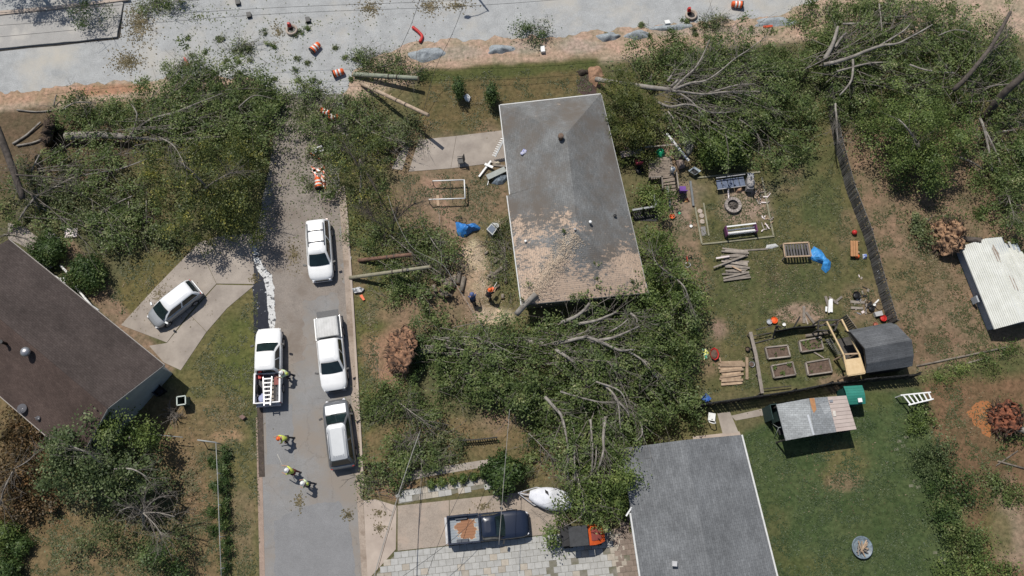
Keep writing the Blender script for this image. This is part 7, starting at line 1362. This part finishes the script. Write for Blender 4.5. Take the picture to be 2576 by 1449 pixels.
for k in range(26):
    rr = random.Random(k); x = 640+rr.random()*200; y = 600+rr.random()*330; a = rr.random()*3.1; l = rr.uniform(8, 22)
    board('scrap_piece', zG(x-math.cos(a)*l, y-math.sin(a)*l), zG(x+math.cos(a)*l, y+math.sin(a)*l), rr.uniform(.06, .2), .05, rr.choice((WHITE, STEEL, OLDWOOD, SIDING, BLACK)), 'small scrap piece strewn along the picket fence', 'scrap', 'scraps strewn along the picket fence')
# ---- deck behind the house
dk = thing('deck', 'weathered plank deck with dark railings behind the damaged house', 'deck', G(*zA(560,460))); DP = mat('deck_plank', (.27,.22,.175), (.19,.155,.125), scale=3, rough=.85, rnd=.2)
for k in range(15):
    t0, t1 = k/15, (k+.92)/15; y0, y1 = 325+t0*275, 325+t1*275; xl = 400 if y0 < 560 else 560; P = [G(*zA(*p), .5) for p in ((xl, y0+20), (655+t0*45, y0-5), (655+t1*45, y1-5), (xl, y1+20))]; MB().prism([(p.x, p.y) for p in P], .46, .5).build('plank', DP, dk)
for k in range(4): P = [G(*zA(*p), .4-.1*k) for p in ((565+k*12,612+k*44),(700+k*2,598+k*40),(702+k*3,632+k*40),(568+k*12,646+k*44))]; MB().prism([(p.x, p.y) for p in P], .34-.1*k, .4-.1*k).build('step', DP, dk)
for a, c in (((350,215),(790,182)), ((415,560),(550,548)), ((550,550),(560,690)), ((715,495),(740,690))):
    pa, pb = G(*zA(*a), 1.35), G(*zA(*c), 1.35); MB().beam(pa, pb, .10, .06).build('rail', OLDWOOD, dk); n = max(2, int((pb-pa).length/.17))
    for k in range(n): p = pa.lerp(pb, (k+.5)/n); MB().box((p.x, p.y, .93), (.04,.04,.82)).build('baluster', DARKWOOD, dk)
    for p in (pa, pb): MB().box((p.x, p.y, .69), (.1,.1,1.38)).build('post', DARKWOOD, dk)
for a, c, lab in (((605,660),(645,905),'left grey post toppled from the deck steps'), ((870,600),(905,880),'right grey post toppled from the deck steps')): board('post', zA(*a), zA(*c), .16, .14, mat('grey_post', (.20,.21,.21)), lab, 'post', za=.5, zb=.05)
board('white_beam', zA(600,60), zA(852,372), .16, .14, WHITE, 'long white beam lying over the deck railing', 'beam', za=1.45, zb=.95)
cloth('bin_bag', 'glossy green tarp bundle on the deck', 'tarp', [(455,300),(500,265),(560,280),(575,335),(530,375),(480,355)], .4, mat('green_tarp', (.02,.30,.14), (.012,.18,.08), scale=5, rough=.3), zA, 3).location.z = .5
cloth('cloth_scrap', 'small green cloth on the ground behind the deck railing', 'cloth', [(385,80),(420,70),(445,95),(420,115),(390,105)], .15, mat('green_tarp', (.02,.30,.14)), zA, 3)
o = MB().lathe([(.17,0),(.19,.03),(.19,.5),(.12,.58),(.05,.6)], (0,0,0), 16).build('gas_cylinder', WHITE); o.location = G(*zA(662,490), .5); tag(o, 'white gas cylinder standing on the deck', 'cylinder')
def chair(label, px, rz, m, fn, z=0.0, s=1.0):
    r_ = thing('patio_chair', label, 'chair', G(*fn(*px), z), R(rz)); MB().box((0,0,.42*s),(.5*s,.5*s,.06)).build('seat', m, r_, local=True); MB().box((-.26*s,0,.72*s),(.06,.5*s,.56*s),0,0,-.2).build('backrest', m, r_, local=True)
    for sx in (-.2,.2):
        for sy in (-.2,.2): MB().tube([(sx*s,sy*s,.40*s),(sx*1.15*s,sy*1.15*s,0)], .02, 6).build('leg', STEEL, r_, local=True)
    return r_
chair('pink-red plastic chair against the house wall by the deck', (272,410), 100, mat('pink_red', (.55,.10,.13)), zA); chair('purple plastic chair beside the deck steps', (768,725), 90, mat('purple', (.16,.07,.30)), zA, 0, 1.1)
cloth('toy', 'orange and yellow toy on the path below the deck steps', 'toy', [(800,805),(845,795),(850,840),(805,845)], .15, mat('toy_oy', (.75,.45,.2), (.65,.1,.05), scale=5, lo=.48, hi=.52), zA, 2)
tub('orange_bucket', 'orange bucket at the end of the toppled grey post', 'bucket', (660,1010), .2, .2, ORANGE, zA, ORANGE); board('broom', zA(640,900), zA(685,1020), .05, .04, TANWOOD, 'wooden broom handle beside the orange bucket', 'broom', za=.1)
tub('frisbee', 'small green disc on the garden path', 'disc', (745,965), .1, .04, mat('green_disc', (.1,.5,.25)), zA, mat('green_disc', (.1,.5,.25))); tub('white_ball', 'white ball on the path below the edging timber', 'ball', (875,1115), .12, .12, WHITE, zA, WHITE)
tub('cooler', 'black and white open cooler box at the deck corner', 'cooler', (905,515), .5, .5, mat('cooler_rim', (.4,.45,.48)), zA, BLACK, sx=1.0, sy=.7, n=4); tub('black_tub', 'black tub beside the pink-red chair', 'tub', (290,485), .3, .2, BLACK, zA, BLACK)
for k, pl in enumerate(([(665,275),(790,290),(795,350),(730,380),(680,350)], [(690,385),(790,380),(800,470),(730,490)])): cloth('cushion', ('brown sofa cushion heap at the deck edge','pale brown cushion heap below the larger one')[k], 'cushion', pl, .5, mat('cushion_brown', (.28,.22,.19), (.17,.13,.11), scale=4), zA, 3+k).location.z = .3
cloth('grey_sheet', 'grey-green sheet draped beside the garden bush', 'sheet', [(795,140),(920,145),(915,250),(840,330),(800,230)], .5, mat('sheet_grey', (.22,.225,.20)), zA, 9)
sh_ = thing('wall_bench', 'pinkish wall shelf loaded with clutter along the back wall', 'bench', G(*zA(240,310))); P = [G(*zA(*p), .9) for p in ((75,265),(340,225),(360,275),(90,335))]; MB().prism([(p.x, p.y) for p in P], .82, .9).build('top', mat('pinkish', (.40,.33,.31)), sh_); P = inset(P[::-1] if (P[1]-P[0]).cross(P[2]-P[1]).z < 0 else P, .08); MB().prism([(p.x, p.y) for p in P], 0, .82).build('cabinet', DARKWOOD, sh_)
for k in range(9): rr = random.Random(k); tub('shelf_item', 'small bright item cluttering the pinkish wall shelf', 'clutter', (95+rr.random()*230, 250+rr.random()*50), rr.uniform(.08, .2), rr.uniform(.1, .25), rr.choice((WHITE, SIDING, STEEL, TANWOOD, BLACK)), zA, None)['group'] = 'clutter on the wall shelf'
for o in [o for o in bpy.data.objects if o.name.startswith('shelf_item')]: o.location.z = .9
lt = thing('railed_pit', 'grey railed stairwell enclosure projecting from the back wall', 'railing', G(*zA(380,880)))
for a, c in (((455,755),(490,885)), ((490,885),(215,930))): MB().beam(G(*zA(*a), 1.0), G(*zA(*c), 1.0), .14, .1).build('rail', mat('rail_grey', (.33,.34,.34)), lt)
P = [G(*zA(*p)) for p in ((225,935),(495,900),(510,1060),(240,1050))]; MB().prism([(p.x, p.y) for p in P], 0, .03).build('floor', BLACK, lt)
for a in ((455,755),(490,885),(350,910),(220,928)): p = G(*zA(*a), 1.0); MB().box((p.x, p.y, .5), (.1,.1,1.0)).build('post', DARKWOOD, lt)
for k in range(11): p = G(*zA(490-k*25, 885+k*4.2), 1.0); MB().box((p.x, p.y, .5), (.05,.05,.94)).build('baluster', DARKWOOD, lt)
# ---- fire pit plot
for k, (a, c) in enumerate((((925,900),(1000,1310)), ((1020,850),(1080,1220)), ((1000,1315),(1180,1298)), ((1180,1298),(1820,1225)), ((1680,560),(1812,1222)), ((950,562),(1660,498)))): board('edging_timber', zA(*a), zA(*c), .12, .1, mat('edging', (.27,.255,.18), (.19,.18,.12), scale=3), 'weathered edging timber framing the fire pit plot', 'edging', 'edging timbers of the fire pit plot')
fp = thing('fire_pit', 'round stone fire pit ring on the gravel plot', 'fire pit', G(*zA(1345,885)))
STN = mat('pit_stone', (.33,.29,.26), (.24,.21,.19), scale=4, rough=.9, rnd=.15)
for k in range(16):
    a0, a1 = 2*math.pi*k/16+.02, 2*math.pi*(k+1)/16-.02; r0, r1 = .42, .66
    MB().prism([(r0*math.cos(a0), r0*math.sin(a0)), (r1*math.cos(a0), r1*math.sin(a0)), (r1*math.cos(a1), r1*math.sin(a1)), (r0*math.cos(a1), r0*math.sin(a1))], 0, .32).build('stone', STN, fp, local=True)
MB().lathe([(.41,.0),(.41,.1),(.1,.14)], (0,0,0), 16).build('ash', mat('ash', (.12,.105,.095), (.05,.045,.04), scale=8), fp, local=True)
for k in range(5): a = k*1.3; MB().tube([(.3*math.cos(a),.3*math.sin(a),.14),(-.25*math.cos(a+.4),-.25*math.sin(a+.4),.2)], .035, 6).build('stick', BARKD, fp, local=True)
board('pale_stick', zA(1300,700), zA(1305,795), .1, .06, SIDING, 'pale forked stick leaning on the fire pit', 'stick', za=.3)
gs = thing('glider_bench', 'white slatted glider bench with purple ends on the gravel plot', 'bench', G(*zA(1420,1190)), R(7)); 
for k in range(3): MB().box((0, .30-k*.17, .62-.08*k if k else .95), (2.25,.10,.04)).build('slat', WHITE, gs, local=True)
for k in range(4): MB().box((0, -.22+.0*k, .78+.09*k-.3), (2.2,.03,.05)).build('slat', mat('shade_white', (.6,.6,.6)), gs, local=True)
for sx in (-1.15,1.15): MB().box((sx,.05,.6),(.07,.75,.55)).build('end_frame', mat('plum', (.16,.05,.13)), gs, local=True); MB().box((sx,.05,.17),(.08,.7,.34)).build('leg', BLACK, gs, local=True)
sw = thing('patio_swing', 'blue-grey patio swing seat with slatted frame behind the fire pit', 'swing', G(*zA(1310,650)), R(8)); SB = mat('swing_blue', (.14,.17,.24), (.09,.11,.16), scale=4)
for k in range(5): MB().box((-.9+k*.45,0,.45),(.40,.75,.06)).build('seat_panel', SB, sw, local=True)
MB().box((0,.42,.8),(2.3,.06,.08)).build('top_rail', STEEL, sw, local=True); MB().box((0,-.4,.45),(2.3,.05,.06)).build('front_rail', STEEL, sw, local=True)
for sx in (-1.15,-.4,.4,1.15): MB().box((sx,.42,.6),(.05,.05,.4)).build('upright', BLACK, sw, local=True)
for sx in (-1.1,1.1):
    for sy in (-.35,.35): MB().tube([(sx,sy,.42),(sx*1.05,sy*1.1,0)], .03, 6).build('leg', BLACK, sw, local=True)
cloth('cushion', 'tan cushion slumped beside the patio swing', 'cushion', [(1375,670),(1430,650),(1465,690),(1440,735),(1385,735)], .35, mat('tan_cushion', (.40,.25,.16)), zA, 4)
gr = thing('barbecue_grill', 'grey covered barbecue grill beside the patio swing', 'grill', G(*zA(1520,670)), R(85)); MB().box((0,0,.5),(1.0,.5,.6)).build('cabinet', mat('grill_grey', (.26,.25,.25)), gr, local=True); MB().lathe([(.3,.8),(.31,.9),(.22,1.05),(.05,1.1)], (0,0,0), 16, sx=1.4).build('lid', mat('grill_lid', (.36,.34,.33)), gr, local=True); MB().box((.62,0,.82),(.4,.5,.04)).build('side_shelf', STEEL, gr, local=True)
for sx in (-.4,.4):
    for sy in (-.2,.2): MB().box((sx,sy,.1),(.06,.06,.2)).build('leg', BLACK, gr, local=True)
for k, (x, y) in enumerate(((980,942),(1000,995),(1006,1060))): p = G(*zA(x, y)); tag(MB().lathe([(.2,0),(.21,.03),(.18,.05)], (0,0,0), 9).build('stepping_stone', CONC2, loc=(0,0,0)), 'round stepping stone between the edging timbers', 'stepping stone', 'stepping stones by the plot').location = p
card('paving_slab', 'grey square paving slab in the corner of the edged strip', 'slab', [(985,1120),(1040,1115),(1055,1215),(1000,1220)], .03, mat('slab_grey', (.22,.21,.20)), .005, zA)
for k in range(34):
    rr = random.Random(k+90); up_ = k < 18; x = (1600+rr.random()*160) if up_ else (1680+rr.random()*120); y = (690+rr.random()*170) if up_ else (990+rr.random()*200); a = rr.random()*3.1; l = rr.uniform(12, 42)
    board('splintered_wood', zA(x-math.cos(a)*l, y-math.sin(a)*l), zA(x+math.cos(a)*l, y+math.sin(a)*l), rr.uniform(.04, .10), .04, rr.choice((SIDING, TANWOOD, OLDWOOD)), 'pale splintered wood scrap along the fire pit plot edge', 'wood scrap', 'splintered wood along the plot edge', za=.02+.04*(k % 3))
tk = thing('tricycle', 'child tricycle with white wheel beside the leafy tree', 'tricycle', G(1729,655)); 
for (x, y, r_) in ((1729,668,.2),(1722,650,.14),(1735,648,.14)):
    p = G(x, y); ring = [(p.x+r_*math.cos(a), p.y+r_*math.sin(a)*.8, .14+.1*math.sin(a)) for a in np.linspace(0, 6.283, 17)]; MB().tube(ring, .03, 6, cap=False).build('wheel', WHITE if r_ > .15 else RUBBER, tk)
MB().tube([G(1729,668,.2), G(1729,655,.35), G(1728,645,.25)], .03, 6).build('frame', REDP, tk); MB().tube([G(1724,660,.45), G(1734,660,.45)], .02, 6).build('handlebar', STEEL, tk)
# ---- lawn by the carport
fb = thing('fire_bowl', 'blue-rimmed round fire bowl full of wood on the green lawn', 'fire bowl', G(2165,1377)); MB().lathe([(.5,0),(.72,.28),(.76,.30),(.70,.29),(.5,.06)], (0,0,0), 24, sx=.95).build('bowl', mat('bowl_blue', (.22,.28,.32), (.10,.12,.14), scale=4, rough=.4), fb, local=True)
for k in range(12): rr = random.Random(k); a = rr.random()*3.14; c = (rr.gauss(0,.16), rr.gauss(0,.16)); MB().beam((c[0]-math.cos(a)*.35, c[1]-math.sin(a)*.35, .18+.02*k), (c[0]+math.cos(a)*.35, c[1]+math.sin(a)*.35, .20+.02*k), .07, .05).build('firewood', rr.choice((TANWOOD, OLDWOOD)), fb, local=True)
ld = thing('step_ladder', 'white wooden ladder lying over the hedge end', 'ladder', G(2307,1000)); zH = zz(1932, 966, 3.0)
for a, c in (((1000,85),(1228,62)), ((1060,158),(1248,112))): MB().beam(G(*zH(*a), 1.0), G(*zH(*c), 1.2), .09, .08).build('stile', WHITE, ld)
for k in range(6): t = (k+.5)/6; MB().beam(G(*zH(1000+228*t, 85-23*t), 1.0+.2*t), G(*zH(1060+188*t, 158-46*t), 1.0+.2*t), .1, .05).build('rung', WHITE, ld)
for p in (G(*zH(1010,85), 1.0), G(*zH(1240,115), 1.2)): MB().box((p.x, p.y, p.z/2-.03), (.07,.07,p.z-.06)).build('leg', WHITE, ld)
lc = thing('lounge_chair', 'white plastic lounge chair by the house corner path', 'chair', G(1788,1050), R(80)); MB().box((0,0,.3),(.55,.5,.05)).build('seat', WHITE, lc, local=True); MB().tube([(-.3,-.25,.4),(-.5,-.2,.8),(-.55,0,.9),(-.5,.2,.8),(-.3,.25,.4)], .04, 8).build('backrest', WHITE, lc, local=True)
for sx in (-.2,.25):
    for sy in (-.22,.22): MB().tube([(sx,sy,.3),(sx,sy,0)], .025, 6).build('leg', WHITE, lc, local=True)
ro = thing('glider_swing', 'dark metal swing chair beside the carport corner', 'swing', G(*zC(670,1230)), R(10))
MB().box((.15,0,.5),(.7,.9,.06)).build('seat', BLACK, ro, local=True); MB().box((.15,.45,.8),(.7,.06,.6)).build('backrest', BLACK, ro, local=True)
for sx in (-.45,.6): MB().tube([(sx,-.6,0),(sx,0,1.5),(sx,.6,0)], .03, 6).build('side_frame', mat('frame_grey', (.22,.24,.23)), ro, local=True)
MB().tube([(-.45,0,1.5),(.6,0,1.5)], .035, 6).build('top_bar', mat('frame_grey', (.22,.24,.23)), ro, local=True)
for k, (a, c, r_) in enumerate((((2305,921),(2540,872),.07), ((2430,915),(2480,900),.06), ((2510,1160),(2576,1178),.07), ((2505,1172),(2560,1134),.05), ((2455,745),(2458,775),.04), ((2360,1100),(2355,1120),.04))): log(a, c, r_, ('long thin boundary log across the bare yards','short log lying along the boundary log','crossed dead branch lying on the red soil','second crossed dead branch on the red soil','short stick below the white shed','stick beside the hedge shrub')[k], None)
# green wheelie bin and brush pile by the brown house
wb_ = thing('garden_bin', 'open green garden bin with pale rim beside the brown house', 'bin', G(470,1013), R(8)); GB = mat('bin_green', (.10,.13,.10), (.08,.10,.08))
rows = [[(s*.3*x, s*.3*y, z) for x, y in ((-1,-1),(1,-1),(1,1),(-1,1))] for s, z in ((.8,0),(1,1.0))]
b_ = MB(); b_.grid([r_+[r_[0]] for r_ in rows], sm=False); b_.face(rows[0][::-1]); b_.build('shell', GB, wb_, local=True)
for a, c in (((-.3,-.3),(.3,-.3)),((.3,-.3),(.3,.3)),((.3,.3),(-.3,.3)),((-.3,.3),(-.3,-.3))): MB().beam((*a,1.02),(*c,1.02), .08, .05).build('rim', mat('rim_pale', (.5,.55,.5)), wb_, local=True)
for sx in (-.2,.2): MB().tube([(sx-.03,.3,.1),(sx+.03,.3,.1)], .1, 10).build('wheel', RUBBER, wb_, local=True)
bp_ = thing('stick_pile', 'pile of bare grey sticks beside the green garden bin', 'brush', G(436,1045)); twig_mb([G(436,1045,.2), G(440,1050,.3), G(430,1040,.3)], 34, .6, 1.1, .022, 4, side=1.5).build('sticks', TWIG, bp_)['kind'] = 'stuff'
tub('dark_bin', 'dark storage bin in the shade of the pale gable wall', 'bin', (405,985), .45, .6, mat('bin_dark', (.03,.035,.045)), None, BLACK, sx=1.3, n=4)
# ================================================================ pavers
PV = [mat('paver_grey', (.40,.395,.375), (.33,.325,.305), scale=3, rough=.9, rnd=.09), mat('paver_tan', (.41,.37,.31), (.33,.29,.24), scale=3, rough=.9, rnd=.14), mat('paver_brown', (.25,.20,.165), (.19,.15,.125), scale=3, rough=.9, rnd=.14)]
def pavers(name, poly, org, dirp, cw, chh, keep, z=.035, tone=None, cap=300):
    O = G(*org); d = (G(*dirp)-O).normalized(); n = Vector((-d.y, d.x, 0)); root = bpy.data.objects.new(name, None); COL.objects.link(root); root.location = O; root['kind'] = 'structure'; ang = math.atan2(d.y, d.x); cnt = 0
    pa = np.array(poly); rest = MB(); me_ = {}; rr = random.Random(len(poly)+int(org[0]))
    for j in range(-40, 40):
        for i in range(-60, 60):
            off = .5*cw*(j % 2); c = O+d*((i+.5)*cw+off)+n*((j+.5)*chh); px, py = project(c.x, c.y)
            if not (880 < px < 1720 and 1150 < py < 1520): continue
            if seg_dist(np.array([px]), np.array([py]), poly)[0] > 0: continue
            if not keep(px, py, rr): continue
            t = tone(px, py, rr) if tone else rr.choice((0,0,0,1)); zz_ = z+rr.uniform(-.006, .006)
            if cnt < cap:
                if t not in me_:
                    o = MB().hexa([(-cw*.488,-chh*.485,-z),(cw*.488,-chh*.485,-z),(cw*.488,chh*.485,-z),(-cw*.488,chh*.485,-z)], [(-cw*.48,-chh*.475,0),(cw*.48,-chh*.475,0),(cw*.48,chh*.475,0),(-cw*.48,chh*.475,0)]).build('paver', PV[t], root, local=True); me_[t] = o.data
                else: o = bpy.data.objects.new('paver', me_[t]); COL.objects.link(o); o.parent = root
                o.location = c-O+Vector((0,0,zz_)); o.rotation_euler = (rr.gauss(0,.006), rr.gauss(0,.006), ang+rr.gauss(0,.015)); cnt += 1
            else: rest.box((c.x, c.y, zz_/2), (cw*.92, chh*.9, zz_), ang)
    if rest.v: rest.build('pavers', PV[0], root)['kind'] = 'stuff'
    return cnt
def keepA(px, py, rr):
    if px > 1380 and py > 1385: return rr.random() > (.30 if int((px-1380)/26+py/24) % 2 else .05)
    return rr.random() > .02
pavers('paved_drive', [(1000,1388),(1130,1374),(1345,1352),(1430,1338),(1560,1335),(1575,1480),(920,1480),(950,1440)], (1000,1388), (1340,1350), .50, .42, keepA, tone=lambda x, y, r: 1 if x > 1535 or r.random() < .08 or (y > 1425 and r.random() < .25) else 0)
pavers('paved_walk', [(1545,1330),(1585,1300),(1592,1340),(1612,1470),(1560,1470)], (1545,1330), (1592,1325), .40, .36, lambda x, y, r: r.random() > .06, tone=lambda x, y, r: 2)
pavers('stone_walk', [(1002,1236),(1070,1224),(1240,1196),(1244,1222),(1100,1246),(1004,1266)], (1002,1236), (1240,1200), .46, .40, lambda x, y, r: r.random() > .12, tone=lambda x, y, r: 1 if r.random() < .35 else 0)
pavers('stone_walk', [(1796,1042),(1850,1030),(1930,1012),(1938,1040),(1855,1052),(1866,1090),(1815,1096),(1808,1060)], (1800,1045), (1930,1015), .42, .40, lambda x, y, r: r.random() > .06) if False else None
for k, pl in enumerate(([(1804,1040),(1836,1036),(1858,1088),(1818,1092)], [(1838,1046),(1936,1024),(1938,1042),(1850,1058)])): slabs('walkway', [pl], .02, CONC)
for k, (x, y) in enumerate(((2262,1110),(2272,1122),(2255,1130),(2280,1100),(2300,1210),(2310,1225),(2292,1222),(2365,1405),(2352,1390),(2372,1418))): card('paving_stone', 'half-buried pale paving stone sunk in the green lawn', 'paving stone', [(x-6,y-3),(x+5,y-4),(x+6,y+3),(x-5,y+4)], .012, mat('mossy_stone', (.17,.165,.12), (.10,.11,.06), scale=4), .002)['group'] = 'sunken stones in the lawn'
# walled planter tufts along the stone walk
for k, (x, y) in enumerate(((1112,1213),(1140,1209),(1166,1204),(1192,1199),(1218,1194),(1085,1218))):
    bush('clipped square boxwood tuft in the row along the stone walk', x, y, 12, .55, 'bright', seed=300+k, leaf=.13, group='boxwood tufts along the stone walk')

lp = thing('street_lamp', 'tall street lamp beyond the far kerb of the gravel road', 'street lamp', G(1157,-62)); MB().tube([(0,0,0),(0,0,8)], [.12,.07], 10).build('pole', STEEL, lp, local=True); MB().tube([(0,0,7.9),(-.9,-.3,8.2),(-1.7,-.5,8.2)], .04, 6).build('arm', STEEL, lp, local=True); MB().lathe([(.1,0),(.2,.03),(.15,.12),(.04,.15)], (-1.8,-.52,8.12), 12, sx=1.5).build('lamp_head', STEEL, lp, local=True)
